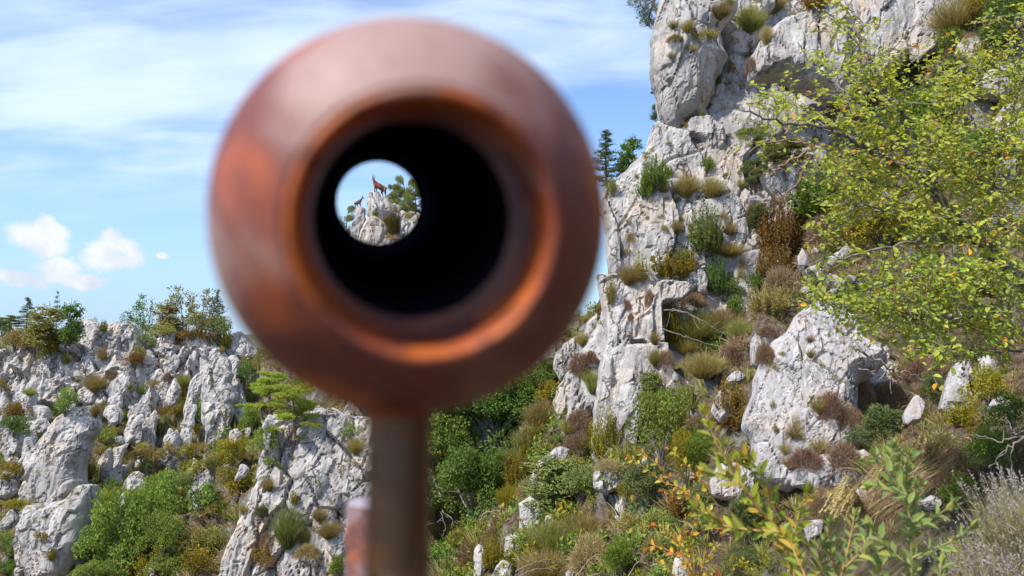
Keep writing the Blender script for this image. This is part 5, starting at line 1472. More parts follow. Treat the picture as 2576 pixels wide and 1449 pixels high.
PL3 = [
 # valley and lower right slope
 ('G',300,750,756,567,'leafy_large','OAKD','oak_tree','tree','great dark oak right of the rod under the ball'),
 ('G',520,500,567,405,'leafy_large2','OAKD','oak_tree','tree','dark oak climbing toward the cliff below the ball'),
 ('G',720,360,459,310,'leafy_large','OAKD','oak_tree','tree','dark treetop under the lower right edge of the ball'),
 ('G',850,230,310,229,'leafy_large2','BOX','oak_tree','tree','fresh green treetop touching the cliff and the ball'),
 ('G',160,790,486,445,'leafy_large2','OAK','oak_tree','tree','light green oak right beside the rod'),
 ('G',330,1030,567,445,'leafy_large','OAKD','oak_tree','tree','shaded oak below the light green one'),
 ('G',110,1110,351,351,'leafy_large','OAK','oak_tree','tree','yellow-green oak next to the rod lower down'),
 ('G',110,1260,260,170,'broom','BROOMG','broom_bush','shrub','grey-green twiggy bush next to the rod near the bottom'),
 ('G',130,1420,260,200,'leafy_mid','OAK','leafy_bush','shrub','bright green bush at the foot of the valley by the rod'),
 ('G',250,1280,170,150,'broom','BROOMG','broom_bush','shrub','pale green broom above the bright valley bush'),
 ('G',840,310,180,170,'leafy_mid','BOXY','box_bush','shrub','yellow-olive bush at the left foot of the white cliff'),
 ('G',800,470,280,200,'broom','OLIVE','broom_bush','shrub','straw and olive broom left of the white cliff'),
 ('G',700,640,230,200,'broom','BROOMG','broom_bush','shrub','pale broom between the dark oak and the cliff'),
 ('G',750,600,180,160,'box_mid','BOXR','box_bush','shrub','rusty box above the pale boulder'),
 ('G',890,590,120,90,'leafy_small','BOX','leafy_bush','shrub','fresh green bush above the pale boulder'),
 ('G',640,860,190,240,'box_large','BOXY','box_bush','shrub','bright yellow box left of the pale boulder'),
 ('G',540,790,190,200,'broom','OAKL','broom_bush','shrub','grey-green feathery bush left of the bright yellow box'),
 ('G',690,930,150,120,'cushion','TAN','grass_clump','plant','straw grass under the bright yellow box'),
 ('G',580,990,190,150,'broom','BOXY','broom_bush','shrub','olive-yellow shoots above the dry cushion'),
 ('G',530,1110,160,140,'cushion','DRY','dry_cushion','plant','grey-brown dry cushion with curling dead twigs'),
 ('G',490,1230,180,120,'cushion2','DRY','dry_cushion','plant','brown heath on the small white outcrop'),
 ('G',320,1380,180,170,'cushion','DRY','dry_cushion','plant','brown heath slope at the lower left of the white outcrop'),
 ('G',470,1400,140,200,'box_large','BOXY','box_bush','shrub','conical olive-gold box in front of the white outcrop'),
 ('G',1050,440,180,110,'cushion','DRY','dry_cushion','plant','brown heath hanging in the cleft of the white cliff'),
 ('G',970,500,110,80,'broom_small','OLIVE','grass_clump','plant','dry grass at the foot of the lower white block'),
 ('G',1050,600,240,110,'cushion2','DRY','dry_cushion','plant','brown scree plants under the white cliff'),
 ('G',1100,680,160,150,'leafy_mid','BOX','leafy_bush','shrub','green bush under the brown scree plants'),
 ('G',1120,580,90,170,'box_slim','BOXY','box_bush','shrub','narrow olive shrub left of the multi-stemmed box'),
 ('G',1220,690,200,320,'box_large','BOXY','box_bush','shrub','multi-stemmed yellow-green box against the white cliff'),
 ('G',1250,730,210,70,'cushion2','TAN','grass_clump','plant','straw patch under the multi-stemmed box'),
 ('G',1120,30,110,80,'cushion','DRY','dry_cushion','plant','brown tuft on the ledge at the top of the white cliff'),
 ('G',1070,110,110,100,'cushion','DRY','dry_cushion','plant','brown heath left of the tall white cliff face'),
 ('G',1130,230,110,140,'broom_small','BROOMG','broom_bush','shrub','green-grey broom in the cleft of the white cliff'),
 ('G',950,1060,480,400,'sapling','OAKL','broadleaf_tree','tree','pale airy tree in front of the pale boulder'),
 ('G',870,960,330,260,'leafy_large2','OAKL','leafy_bush','shrub','pale green leaf mass at the lower left of the airy tree'),
 ('G',1060,960,260,250,'leafy_mid','OAKL','leafy_bush','shrub','pale green leaf mass on the right of the airy tree'),
 ('G',1590,670,445,472,'leafy_large','OAK','oak_tree','tree','bright green small tree against the grey cliff'),
 ('G',1540,300,220,210,'sapling','OAK','leafy_sapling','tree','loose green sapling above the bright green small tree'),
 ('G',1650,460,230,200,'leafy_mid2','OAK','leafy_bush','shrub','green crown right of the loose sapling'),
 ('G',1500,990,330,300,'leafy_large2','JUN','juniper_bush','shrub','dense blue-green bush in the middle of the right slope'),
 ('G',1380,1000,190,180,'leafy_mid','BOXY','leafy_bush','shrub','olive bush left of the dense blue-green bush'),
 ('G',860,1310,330,250,'broom','BROOMG','broom_bush','shrub','large green-grey broom low in the middle'),
 ('G',1050,1250,360,230,'broom','OLIVE','broom_bush','shrub','olive broom right of the large green-grey one'),
 ('G',1130,1400,330,230,'cushion','TAN','grass_clump','plant','tall straw grass at the lower centre'),
 ('G',850,1470,420,190,'broom','OLIVE','broom_bush','shrub','arching straw stems at the bottom edge of the picture'),
 ('G',1320,1480,280,260,'juniper','BOX','juniper_bush','shrub','dark green bush at the bottom edge below the blue-green bush'),
 ('G',1380,1200,230,180,'leafy_mid','OLIVE','leafy_bush','shrub','shadowy olive bush below the dense blue-green bush'),
 ('G',1550,1380,280,220,'leafy_mid2','BROOMG','leafy_bush','shrub','green bush left of the narrow white stone'),
 ('G',1560,1190,230,190,'leafy_mid','BROOMG','leafy_bush','shrub','greyish green bush above the orange-leaved twigs'),
 ('G',1760,850,260,360,'juniper2','BOXY','juniper_bush','shrub','tall yellow-green juniper at the left of the pitted outcrop'),
 ('G',1730,1070,230,190,'box_mid','BOXR','box_bush','shrub','brown box behind the near shoots'),
 ('G',1830,480,180,110,'cushion','DRY','dry_cushion','plant','pinkish heath right of the bright green small tree'),
 # pitted outcrop and bottom right
 ('H',210,560,180,160,'box_mid','BOXR','box_bush','shrub','rusty box left of the pitted outcrop'),
 ('H',220,660,190,150,'box_mid','BOXR','box_bush','shrub','darker rusty box lower on the left of the pitted outcrop'),
 ('H',400,300,110,120,'cushion','DRY','dry_cushion','plant','pale brown heath on the left shoulder of the pitted outcrop'),
 ('H',645,270,60,50,'broom_small','OLIVE','grass_clump','plant','small dark tuft high on the pitted outcrop'),
 ('H',640,185,60,34,'broom_small','DRY','grass_clump','plant','flat brown tuft in a hollow of the pitted outcrop'),
 ('H',438,560,30,60,'leafy_small','OLIVE','grass_clump','plant','tiny dark tuft on the left of the pitted outcrop'),
 ('H',455,700,36,70,'leafy_small','OLIVE','grass_clump','plant','tiny olive tuft lower on the pitted outcrop'),
 ('H',560,700,130,130,'tuft','OLIVE','grass_clump','plant','round olive tuft in the middle of the pitted outcrop'),
 ('H',690,570,110,100,'broom_small','OLIVE','grass_clump','plant','green-brown tuft at the right of the pitted outcrop'),
 ('H',760,600,140,150,'cushion','DRY','dry_cushion','plant','grey-brown cushion right of the pitted outcrop'),
 ('H',900,560,200,200,'cushion','DRY','dry_cushion','plant','pinkish brown dome left of the twin dome'),
 ('H',1075,560,200,170,'cushion','DRY','dry_cushion','plant','pinkish brown dome under the dead branch'),
 ('H',860,640,150,110,'cushion2','DRY','dry_cushion','plant','grey cushion below the pinkish domes'),
 ('H',820,870,190,150,'cushion','DRY','dry_cushion','plant','purplish grey cushion below the pitted outcrop'),
 ('H',620,860,190,110,'cushion2','DRY','dry_cushion','plant','grey-green low cushion at the foot of the pitted outcrop'),
 ('H',540,870,110,90,'broom_small','OLIVE','grass_clump','plant','green-grey tuft at the lower left foot of the pitted outcrop'),
 ('H',690,780,130,90,'broom_small','TAN','grass_clump','plant','pale twig tuft above the purplish cushion'),
 ('H',510,790,80,70,'broom_small','TAN','grass_clump','plant','pale dry tuft left of the foot of the outcrop'),
 ('H',1350,400,190,150,'cushion','DRY','dry_cushion','plant','pinkish heath beside the small green juniper'),
 ('H',1240,380,190,120,'cushion2','DRY','dry_cushion','plant','brown heath in the hollow under the leafy tree'),
 ('H',1310,540,150,190,'juniper2','JUN','juniper_bush','shrub','small green juniper with a bare stem'),
 ('H',1050,760,330,230,'juniper','JUN','juniper_bush','shrub','spreading green juniper below the pinkish domes'),
 ('H',990,670,150,130,'juniper2','JUN','juniper_bush','shrub','upright juniper shoots left of the spreading one'),
 ('H',1460,640,170,130,'box_mid','BOXY','box_bush','shrub','yellow-green box right of the small juniper'),
 ('H',960,890,150,100,'leafy_small','BOX','leafy_bush','shrub','dark green leaves below the spreading juniper'),
 ('H',1370,960,290,250,'cushion','DRY','dry_cushion','plant','large grey-brown dome behind the yellow grass'),
 ('H',1030,1190,260,230,'cushion','DRY','dry_cushion','plant','large pinkish brown dome at the lower right'),
 ('H',720,1130,200,160,'cushion','DRY','dry_cushion','plant','dark brown twiggy cushion left of the large pink dome'),
 ('H',1620,900,260,260,'leafy_mid','BOX','box_bush','shrub','yellow-green leafy shrub by the bare grey branches'),
 ('H',1450,1090,210,200,'leafy_mid2','BOX','box_bush','shrub','green leafy shrub right of the large grey-brown dome'),
 ('H',330,1330,330,330,'juniper','JUN','juniper_bush','shrub','rounded green juniper in front of the lower stones'),
 ('H',300,1449,260,160,'juniper2','JUN','juniper_bush','shrub','dark juniper at the bottom edge'),
 ('H',60,900,190,220,'juniper2','BOX','juniper_bush','shrub','green juniper behind the near left shoots'),
 ('H',1600,560,230,250,'leafy_mid','BOXY','box_bush','shrub','olive box at the right edge under the leafy tree'),
 ('H',1720,680,230,230,'leafy_mid2','OAKD','leafy_bush','shrub','dark green bush at the right picture edge under the tree'),
 ('H',1580,780,200,160,'leafy_small','BOXY','box_bush','shrub','yellow-green sprigs left of the bare grey branches'),
 ('H',480,1110,150,110,'cushion2','DRY','dry_cushion','plant','brown low cushion behind the near shoots'),
 # upper right, behind the leafy tree
 ('I',960,150,230,170,'broom','OLIVE','broom_bush','shrub','olive broom near the top right of the cliff'),
 ('I',900,260,170,130,'broom','BROOMG','broom_bush','shrub','grey-green broom beside the vertical crack'),
 ('I',1060,150,190,190,'leafy_large2','BOXY','leafy_bush','shrub','yellow-green bush at the top edge right of the crack'),
 ('I',1210,160,230,230,'leafy_large','OAKD','oak_tree','tree','dark green tree in the top right corner'),
 ('I',1140,260,230,160,'leafy_large2','OAKD','leafy_bush','shrub','dark bush under the top right tree'),
 ('I',940,250,130,130,'leafy_mid','BOX','leafy_bush','shrub','green bush left of the top right rocks'),
 ('I',330,50,130,130,'box_mid','BOXR','box_bush','shrub','rusty bush at the top edge above the long ledge'),
 ('I',120,60,200,110,'broom','OLIVE','broom_bush','shrub','grey-olive broom at the top edge of the cliff'),
 ('I',250,420,200,120,'box_wide','BOXR','box_bush','shrub','brown-green bush on the cliff behind the tree tips'),
 ('I',930,430,260,170,'juniper','JUN','juniper_bush','shrub','blue-green bush behind the middle of the leafy tree'),
 ('I',840,560,230,190,'leafy_mid','OAKD','leafy_bush','shrub','dark bush in the heart of the leafy tree'),
 ('I',400,980,330,230,'box_large','BOX','box_bush','shrub','olive bush behind the lower branches of the leafy tree'),
 ('I',820,700,420,300,'leafy_large','BOX','leafy_bush','shrub','deep green bush hidden behind the leafy tree trunk'),
 ('I',1120,840,360,260,'leafy_large2','OAKD','leafy_bush','shrub','dark undergrowth right of the leafy tree trunk'),
 ('I',640,1130,420,260,'leafy_large','BOXY','leafy_bush','shrub','olive undergrowth below the leafy tree trunk'),
 ('I',400,1110,230,150,'cushion','DRY','dry_cushion','plant','pink-brown heath under the lowest tree branches'),
 ('I',110,330,70,90,'broom','TAN','grass_clump','plant','straw tuft at the left end of the long ledge'),
 ('I',40,1010,60,90,'cushion','DRY','dry_cushion','plant','small brown tuft under the pine on the cliff'),
 # pine clinging to the cliff
 ('I',190,800,280,170,'pine_layered','PINE','pine_tree','tree','bushy pine clinging to the middle of the cliff'),
 ('I',40,690,170,120,'pine2','PINE','pine_tree','tree','left boughs of the bushy cliff pine'),
 ('I',60,880,150,170,'pine2','JUN','pine_tree','tree','lowest boughs of the bushy cliff pine'),
]
MATS = dict(OAK=M_OAK, OAKD=M_OAKD, OAKL=M_OAKL, BOX=M_BOX, BOXY=M_BOXY, BOXR=M_BOXR, OLIVE=M_OLIVE, BROOMG=M_BROOMG, DRY=M_DRY, TAN=M_TAN, PINE=M_PINE, JUN=M_JUN, SPR=M_SPR, CEDAR=M_CEDAR)
GROUPS = {'cushion': 'dry cushion plants on the rocks', 'grass_clump': 'grass clumps growing in cracks and on ledges', 'box_bush': 'box bushes on the slopes', 'broom_bush': 'broom bushes on the ledges',
          'leafy_bush': 'leafy bushes on the slopes', 'oak_tree': 'oaks on the slopes', 'spruce_tree': 'spruces on the skyline', 'pine_tree': 'pines on the rocks', 'dry_cushion': 'dry cushion plants on the rocks',
          'juniper_bush': 'junipers on the slope', 'broadleaf_tree': 'open broadleaf trees', 'leafy_sapling': 'young saplings'}
for e in PL + PL2 + PL3:
    cr_, x, y, w0, h0, tp, mt, nm, ct, lb = e
    ox, oy, s_ = CR[cr_]
    Yf = None
    px, py = ox + x * s_, oy + y * s_
    if cr_ == 'D' and nm == 'pine_tree':
        Yf = 31.5
    if cr_ == 'E' and (x < 570 and nm in ('pine_tree', 'spruce_tree', 'broadleaf_tree', 'leafy_sapling')):
        Yf = 33.0
    if cr_ == 'A' and y < 660 and nm != 'leafy_bush' and x != 975:
        Yf = 62.0
        dpy = 20
    plant(tp, nm, px, py, w0 * s_, lb, ct, MATS[mt], hpx=h0 * s_, Y=Yf, group=GROUPS.get(nm))
# ------------------------------------------------------------------ undergrowth and rubble nobody could count
def small_tpl(kind, seed):
    m = MB()
    rg = np.random.default_rng(seed)
    if kind == 'leafy':
        p, d, _ = canopy_points(70, 0.7, 5, seed)
        L = 0.13 * rg.uniform(0.6, 1.2, 70)
        leaves(m, p, unit(d + rnd_unit(70) * 0.8 + (0, 0, .3)), d + (0, 0, .5), L, L * .62, rg.random(70))
    elif kind == 'spiky':
        n = 46
        a = rg.uniform(0, 6.28, n)
        r1 = rg.uniform(0, 1, n)
        blades(m, np.stack([np.cos(a) * r1 * .2, np.sin(a) * r1 * .2, r1 * 0], 1), np.stack([np.cos(a) * r1, np.sin(a) * r1, r1 * 0 + .8], 1), np.stack([np.cos(a) * r1 * .2, np.sin(a) * r1 * .2, -r1 * .25], 1), 0.6 * rg.uniform(.5, 1.1, n), 0.05, rg.random(n), 2)
    else:
        n = 90
        d = rnd_unit(n)
        d[:, 2] = np.abs(d[:, 2])
        blades(m, d * 0.38 * (1, 1, .8) * rg.uniform(.6, 1, (n, 1)), d + rg.normal(size=(n, 3)) * .5, np.zeros((n, 3)), 0.17 * rg.uniform(.6, 1.2, n), 0.035, rg.random(n), 1)
    return np.concatenate(m.v), m.f, np.concatenate(m.t), [len(x) for x in m.v]


ST = {k: [small_tpl(k, 200 + i) for i in range(3)] for k in ('leafy', 'spiky', 'cush')}


def scatter(mb, pos, size, kind, mat, rg):
    for p, s_ in zip(pos, size):
        V_, F_, T_, _ = ST[kind][rg.integers(3)]
        a = rg.uniform(0, 6.28)
        ca, sa = math.cos(a), math.sin(a)
        M_ = np.array([[ca, -sa, 0], [sa, ca, 0], [0, 0, rg.uniform(0.8, 1.25)]]) * s_
        mb.v.append((V_ @ M_.T + p).astype(np.float32))
        for f in F_:
            mb.f.append(f + mb.n)
            mb.m.append(np.full(len(f), mat, dtype=np.int32))
        mb.t.append(T_.astype(np.float32))
        mb.n += len(V_)


rg = np.random.default_rng(99)
UM = [M_OAK, M_OLIVE, M_BOXY, M_DRY, M_TAN, M_BROOMG, M_BOX, M_OAKD]
UK = ['leafy', 'spiky', 'leafy', 'cush', 'spiky', 'spiky', 'leafy', 'leafy']
cand = TV.reshape(ny, nx, 3)
N_ = TN.reshape(ny, nx, 3)
pos, siz = [], []
K_ = 105000
ix, iy = rg.integers(0, nx - 1, K_), rg.integers(0, ny - 1, K_)
P_ = cand[iy, ix] + (cand[iy, ix + 1] - cand[iy, ix]) * rg.random((K_, 1)) * 1.0
v = P_ - EYE
px_ = 1288 + v[:, 0] / np.maximum(v[:, 1], .1) * FPX
pzz = 830 - v[:, 2] / np.maximum(v[:, 1], .1) * FPX
keep = (v[:, 1] > 2.5) & (px_ > -500) & (px_ < 3000) & (pzz > -200) & (pzz < 1700) & (v[:, 1] < 68)
dens_ = np.where((v[:, 1] < 14) | (px_ > 1300), 1.0, 0.55) * np.clip(0.75 + 0.9 * fbm(P_ * 0.35, 3, 0.5, 300), 0.12, 1)
keep &= rg.random(K_) < dens_
keep &= (px_ > 560) | (pzz > 860)
P_ = P_[keep]
PX_, PZ_ = px_[keep], pzz[keep]
xt = (P_[:, 1] < 13) & (PX_ > 1650) & (rg.random(len(P_)) < 0.9)
P_ = np.vstack([P_, P_[xt] + rg.normal(size=(xt.sum(), 3)) * (0.2, 0.2, 0.0)])
PX_, PZ_ = np.concatenate([PX_, PX_[xt]]), np.concatenate([PZ_, PZ_[xt]])
mbs = MB()
z1, z2 = fbm(P_ * 0.22, 3, 0.5, 310), fbm(P_ * 0.9, 3, 0.5, 320)
for k_, p in enumerate(P_):
    Y_ = p[1]
    left = PX_[k_] < 1300
    t_ = z1[k_] + 0.7 * z2[k_] + rg.normal() * 0.25
    if left:
        ty = 3 if t_ < -0.55 else 1 if t_ < -0.15 else 5 if t_ < 0.15 else 2 if t_ < 0.4 else 0 if t_ < 0.8 else 7
    else:
        ty = 3 if t_ < -0.35 else 4 if t_ < -0.15 else 1 if t_ < 0.15 else 5 if t_ < 0.4 else 2 if t_ < 0.6 else 6
    hollow = 560 < PX_[k_] < 680 or (380 < PX_[k_] < 720 and PZ_[k_] > 1150)
    gully = 1080 < PX_[k_] < 1760 and PZ_[k_] > 1000
    if gully:
        ty = int(rg.choice([0, 2, 5, 6, 7, 1, 4], p=[.2, .14, .22, .14, .1, .12, .08]))
    s0 = rg.uniform(0.35, 0.95) * (1.35 if gully else 1.5 if hollow else 1.15 if left else 1.0) * (0.30 + 0.70 * min(1, Y_ / 22)) * (1.0 if left else 0.9)
    if Y_ < 11:
        s0 *= 0.66
    scatter(mbs, [p - (0, 0, 0.04)], [s0], UK[ty], ty, rg)
tag(mbs.build('undergrowth', UM), 'low scrub of heath, dry grass and small bushes covering the slopes', kind='stuff')
# small tufts rooted in the joints of the rocks
fv = allF[NTERR:]
ctr_ = allV[fv].mean(1)
nn = np.cross(allV[fv[:, 1]] - allV[fv[:, 0]], allV[fv[:, 3]] - allV[fv[:, 0]])
nn = unit(nn)
nn[nn[:, 1] > 0] *= -1
ok_ = np.where((nn[:, 2] > 0.50) & (fbm(ctr_ * 0.8, 3, .5, 330) > 0.12))[0]
ok_ = rg.choice(ok_, min(len(ok_), 1500), replace=False)
mbs = MB()
for k_ in ok_:
    p = ctr_[k_]
    ty = int(rg.choice([1, 3, 4, 5, 2, 6], p=[.3, .25, .15, .12, .1, .08]))
    scatter(mbs, [p - (0, 0, 0.02)], [rg.uniform(0.10, 0.34) * min(1, 0.25 + p[1] / 35)], UK[ty], ty, rg)
tag(mbs.build('crevice_plants', UM), 'tiny tufts rooted in joints and on small steps of the limestone', kind='stuff')
# loose stones
ico = [(0, 0, 1), (.9, 0, .4), (.3, .85, .4), (-.7, .5, .4), (-.7, -.5, .4), (.3, -.85, .4), (.7, .5, -.4), (-.3, .85, -.4), (-.9, 0, -.4), (-.3, -.85, -.4), (.7, -.5, -.4), (0, 0, -1)]
icf = [(0, 1, 2), (0, 2, 3), (0, 3, 4), (0, 4, 5), (0, 5, 1), (1, 6, 2), (2, 7, 3), (3, 8, 4), (4, 9, 5), (5, 10, 1), (2, 6, 7), (3, 7, 8), (4, 8, 9), (5, 9, 10), (1, 10, 6), (11, 7, 6), (11, 8, 7), (11, 9, 8), (11, 10, 9), (11, 6, 10)]
mbs = MB()
for k_ in rg.choice(np.where((PX_ < 1000) | (PX_ > 1750))[0], 900):
    p = P_[k_] + rg.normal(size=3) * (0.4, 0.4, 0)
    s0 = rg.uniform(0.05, 0.28) * (0.3 + 0.7 * min(1, p[1] / 25))
    V_ = np.array(ico) * rg.uniform(0.6, 1.2, (12, 1)) * (1, 1, rg.uniform(.6, 1.6)) * s0
    mbs.add(V_ @ np.array(Matrix.Rotation(rg.uniform(0, 6), 3, 'Z')).T + p, icf)
tag(mbs.build('loose_stones', LIME), 'loose pale limestone stones lying among the scrub', kind='stuff')

# ------------------------------------------------------------------ the leafy tree leaning in from the right
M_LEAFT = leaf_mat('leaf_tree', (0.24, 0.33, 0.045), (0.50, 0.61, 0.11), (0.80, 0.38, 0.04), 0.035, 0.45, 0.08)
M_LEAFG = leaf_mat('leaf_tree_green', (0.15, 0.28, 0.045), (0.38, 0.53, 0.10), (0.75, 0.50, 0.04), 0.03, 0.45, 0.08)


def leaf_mesh(name, mat, tint, W=0.55):
    m = MB()
    leaves(m, [(0, 0, 0)], np.array([[1.0, 0, 0]]), np.array([[0, 0, 1.0]]), 1.0, W, [tint], 0.22, 0, True)
    return m.mesh(name, [mat])


def leaf_obj(me, parent, pos, ax, nrm, L):
    ax = ax / np.linalg.norm(ax)
    side = np.cross(ax, nrm)
    side /= max(np.linalg.norm(side), 1e-6)
    up = np.cross(side, ax)
    M_ = Matrix((( ax[0], -side[0], up[0], pos[0]), (ax[1], -side[1], up[1], pos[1]), (ax[2], -side[2], up[2], pos[2]), (0, 0, 0, 1)))
    o = bpy.data.objects.new('leaf', me)
    COL.objects.link(o)
    o.parent = parent
    o.matrix_local = M_ @ Matrix.Diagonal((L, L, L, 1))
    return o


def I(x, y, Y):
    ox, oy, s_ = CR['I']
    return at(ox + x * s_, oy + y * s_, Y)


tree = tag(empty('leafy_tree', (0, 0, 0)), 'yellow-green leafy tree leaning in from the right with a bare grey forked trunk', 'tree')
rg = np.random.default_rng(5)
mains = [
    ([at(2760, 1180, 5.0), I(1480, 1560, 4.9), I(1270, 1270, 4.8), I(1060, 1080, 4.8), I(950, 970, 4.8), I(870, 870, 4.8)], .040, .024),
    ([I(870, 870, 4.8), I(800, 700, 4.85), I(720, 540, 4.9), I(690, 480, 4.9), I(600, 310, 5.0), I(530, 190, 5.1), I(500, 80, 5.15), I(490, -20, 5.2)], .020, .003),
    ([I(870, 870, 4.8), I(800, 790, 4.75), I(700, 740, 4.6), I(560, 670, 4.5), I(430, 600, 4.4), I(380, 575, 4.4), I(150, 545, 4.3), I(0, 500, 4.25)], .018, .003),
    ([I(820, 790, 4.8), I(750, 690, 4.9), I(640, 590, 5.0), I(520, 480, 5.1), I(430, 390, 5.2), I(330, 300, 5.3), I(250, 190, 5.35)], .014, .003),
    ([I(870, 850, 4.8), I(760, 860, 4.6), I(620, 830, 4.5), I(480, 790, 4.4), I(380, 800, 4.3)], .009, .003),
    ([I(950, 970, 4.8), I(860, 990, 4.6), I(700, 960, 4.4), I(540, 930, 4.3), I(430, 900, 4.2)], .009, .002),
    ([I(1060, 1080, 4.8), I(1000, 1060, 4.6), I(860, 1080, 4.4), I(640, 1120, 4.2), I(430, 1180, 4.1), I(300, 1240, 4.0)], .012, .002),
    ([I(1270, 1270, 4.8), I(1150, 1340, 4.5), I(1060, 1300, 4.4), I(940, 1240, 4.3), I(780, 1250, 4.2), I(560, 1330, 4.1), I(430, 1420, 4.0)], .016, .002),
    ([I(1270, 1270, 4.8), I(1180, 1400, 4.5), I(1000, 1440, 4.3), I(800, 1430, 4.2), I(640, 1400, 4.1)], .010, .002),
    ([I(1400, 1450, 4.9), I(1300, 1560, 4.6), I(1150, 1600, 4.4), I(950, 1580, 4.3)], .009, .002),
    ([I(870, 860, 4.8), I(900, 700, 5.0), I(960, 560, 5.2), I(1000, 420, 5.3), I(980, 280, 5.4)], .010, .002),
    ([I(1060, 1080, 4.8), I(1110, 900, 5.0), I(1180, 700, 5.1), I(1230, 480, 5.2), I(1230, 250, 5.3)], .014, .002),
    ([I(1480, 1560, 4.9), I(1420, 1200, 5.0), I(1360, 900, 5.1), I(1330, 600, 5.2), I(1290, 300, 5.3)], .016, .003),
    ([I(1360, 900, 5.1), I(1200, 860, 4.7), I(1060, 830, 4.5), I(960, 790, 4.4)], .008, .002),
    ([I(1400, 1100, 5.0), I(1260, 1050, 4.6), I(1130, 1010, 4.4), I(1010, 1000, 4.3)], .008, .002),
    ([I(1340, 650, 5.1), I(1230, 650, 4.9), I(1110, 690, 4.7), I(1040, 720, 4.6)], .007, .002),
]
twb = MB()
nodes = []
for k, (pts, r0, r1) in enumerate(mains):
    pth = smooth_path(pts, 7)
    pth[1:-1] += rg.normal(size=(len(pth) - 2, 3)) * 0.008
    m = MB()
    tube(m, pth, np.linspace(r0 * 1.25, r1 * 1.3, len(pth)), 8, 0.5)
    m.build('trunk' if k == 0 else 'branch', M_BARK, tree, True)
    if k:
        nodes.append(pth[2:])
    else:
        nodes.append(pth[-14:])
nodes = np.vstack(nodes)
poly = np.array([(-10, 470), (120, 430), (180, 180), (300, 40), (430, -20), (560, 20), (640, 260), (720, 260), (760, 190), (950, 240), (1050, 190), (1150, 60), (1200, -20), (1340, -40), (1400, 800), (1400, 1700), (1250, 1720), (1080, 1640), (900, 1640), (760, 1560), (560, 1480), (430, 1500), (300, 1400), (240, 1250), (330, 1170), (300, 1060), (360, 960), (420, 850), (330, 700), (100, 600), (-10, 560)], float)


def inpoly(x, y):
    c_ = False
    for (x1, y1), (x2, y2) in zip(poly, np.roll(poly, -1, 0)):
        if (y1 > y) != (y2 > y) and x < (x2 - x1) * (y - y1) / (y2 - y1) + x1:
            c_ = not c_
    return c_


LP, LA, LN, LL = [], [], [], []


def leafy_twig(b_, e_, nl, sub=True):
    mid = (b_ + e_) / 2 + rg.normal(size=3) * 0.025
    pth = smooth_path([b_, mid, e_], 4)
    tube(twb, pth, np.linspace(0.0035 if sub else 0.002, 0.001, len(pth)), 3, rg.random(), cap=False)
    d = e_ - b_
    tt = np.linspace(0.22 if sub else 0.1, 1.0, nl)
    idx = tt * (len(pth) - 1)
    i0 = np.minimum(idx.astype(int), len(pth) - 2)
    P = pth[i0] + (pth[i0 + 1] - pth[i0]) * (idx - i0)[:, None]
    sd_ = unit(np.cross(d, (0, -0.6, 1.0)))
    sg = np.where(np.arange(nl) % 2 == 0, 1, -1)[:, None]
    LP.append(P)
    LA.append(unit(d) * 0.6 + sd_ * sg * 0.8 + rg.normal(size=(nl, 3)) * 0.35)
    LN.append(np.array([0, -0.35, 0.9]) + rg.normal(size=(nl, 3)) * 0.45)
    LL.append(0.038 * rg.uniform(0.55, 1.2, nl))
    if sub:
        for q_ in range(rg.integers(2, 4)):
            s_ = pth[rg.integers(2, len(pth) - 1)]
            e2 = s_ + unit(d + sd_ * rg.choice([-1, 1]) * np.linalg.norm(d) * 0.8 + rg.normal(size=3) * 0.12) * rg.uniform(0.08, 0.2)
            leafy_twig(s_, e2, int(rg.integers(4, 8)), False)


cnt = 0
while cnt < 690:
    x, y = rg.uniform(-10, 1400), rg.uniform(-20, 1700)
    if not inpoly(x, y):
        continue
    dens_ = 0.28 + 0.72 * np.clip((x + 0.9 * y - 380) / 520, 0, 1)
    if x > 560 and y < 330:
        dens_ *= 0.7
    g_ = vnoise(np.array([[x / 130, y / 95, 0.3]]), 77)[0]
    dens_ *= np.clip(0.70 + g_ * 1.7, 0.05, 1)
    if rg.random() > dens_:
        continue
    cnt += 1
    Yt = np.clip(4.25 + 0.9 * rg.random() + (0.2 if y < 500 else 0) - (0.3 if y > 1150 else 0), 3.7, 5.6)
    e_ = I(x, y, Yt)
    dd = np.linalg.norm(nodes - e_, axis=1)
    cand_ = np.argsort(dd)[:6]
    b_ = nodes[rg.choice(cand_)]
    L_ = np.linalg.norm(e_ - b_)
    if L_ > 0.62:
        b_ = e_ + (b_ - e_) / L_ * 0.62
    if L_ < 0.1:
        e_ = b_ + rg.normal(size=3) * 0.1 + (-0.1, -0.05, 0.05)
    leafy_twig(b_, e_, int(rg.integers(5, 10)))
    if cnt % 3 == 0:
        nodes = np.vstack([nodes, e_[None]])
twb.build('twigs', M_BARK, tree)['kind'] = 'stuff'
LP, LA, LN, LL = np.vstack(LP), np.vstack(LA), np.vstack(LN), np.concatenate(LL)
vv = LP - EYE
pxl, pyl = 1288 + vv[:, 0] / vv[:, 1] * FPX, 830 - vv[:, 2] / vv[:, 1] * FPX
score = np.where((pxl > 0) & (pxl < 2560) & (pyl > 0) & (pyl < 1440), LL / vv[:, 1], 0)
top_ = np.argsort(-score)[:290]
LT = [leaf_mesh('tree_leaf', M_LEAFT if t_ < 0.75 else M_LEAFG, t_ if t_ < 0.75 else t_ - 0.3, 0.6) for t_ in (0.15, 0.35, 0.55, 0.7, 0.8, 0.95)] + [leaf_mesh('tree_leaf', M_LEAFT, 0.99, 0.6)]
for k_ in top_:
    leaf_obj(LT[6 if rg.random() < 0.05 else rg.integers(6)], tree, LP[k_], LA[k_], LN[k_], LL[k_])
rest = np.setdiff1d(np.arange(len(LP)), top_)
m = MB()
low = pyl[rest] > 640
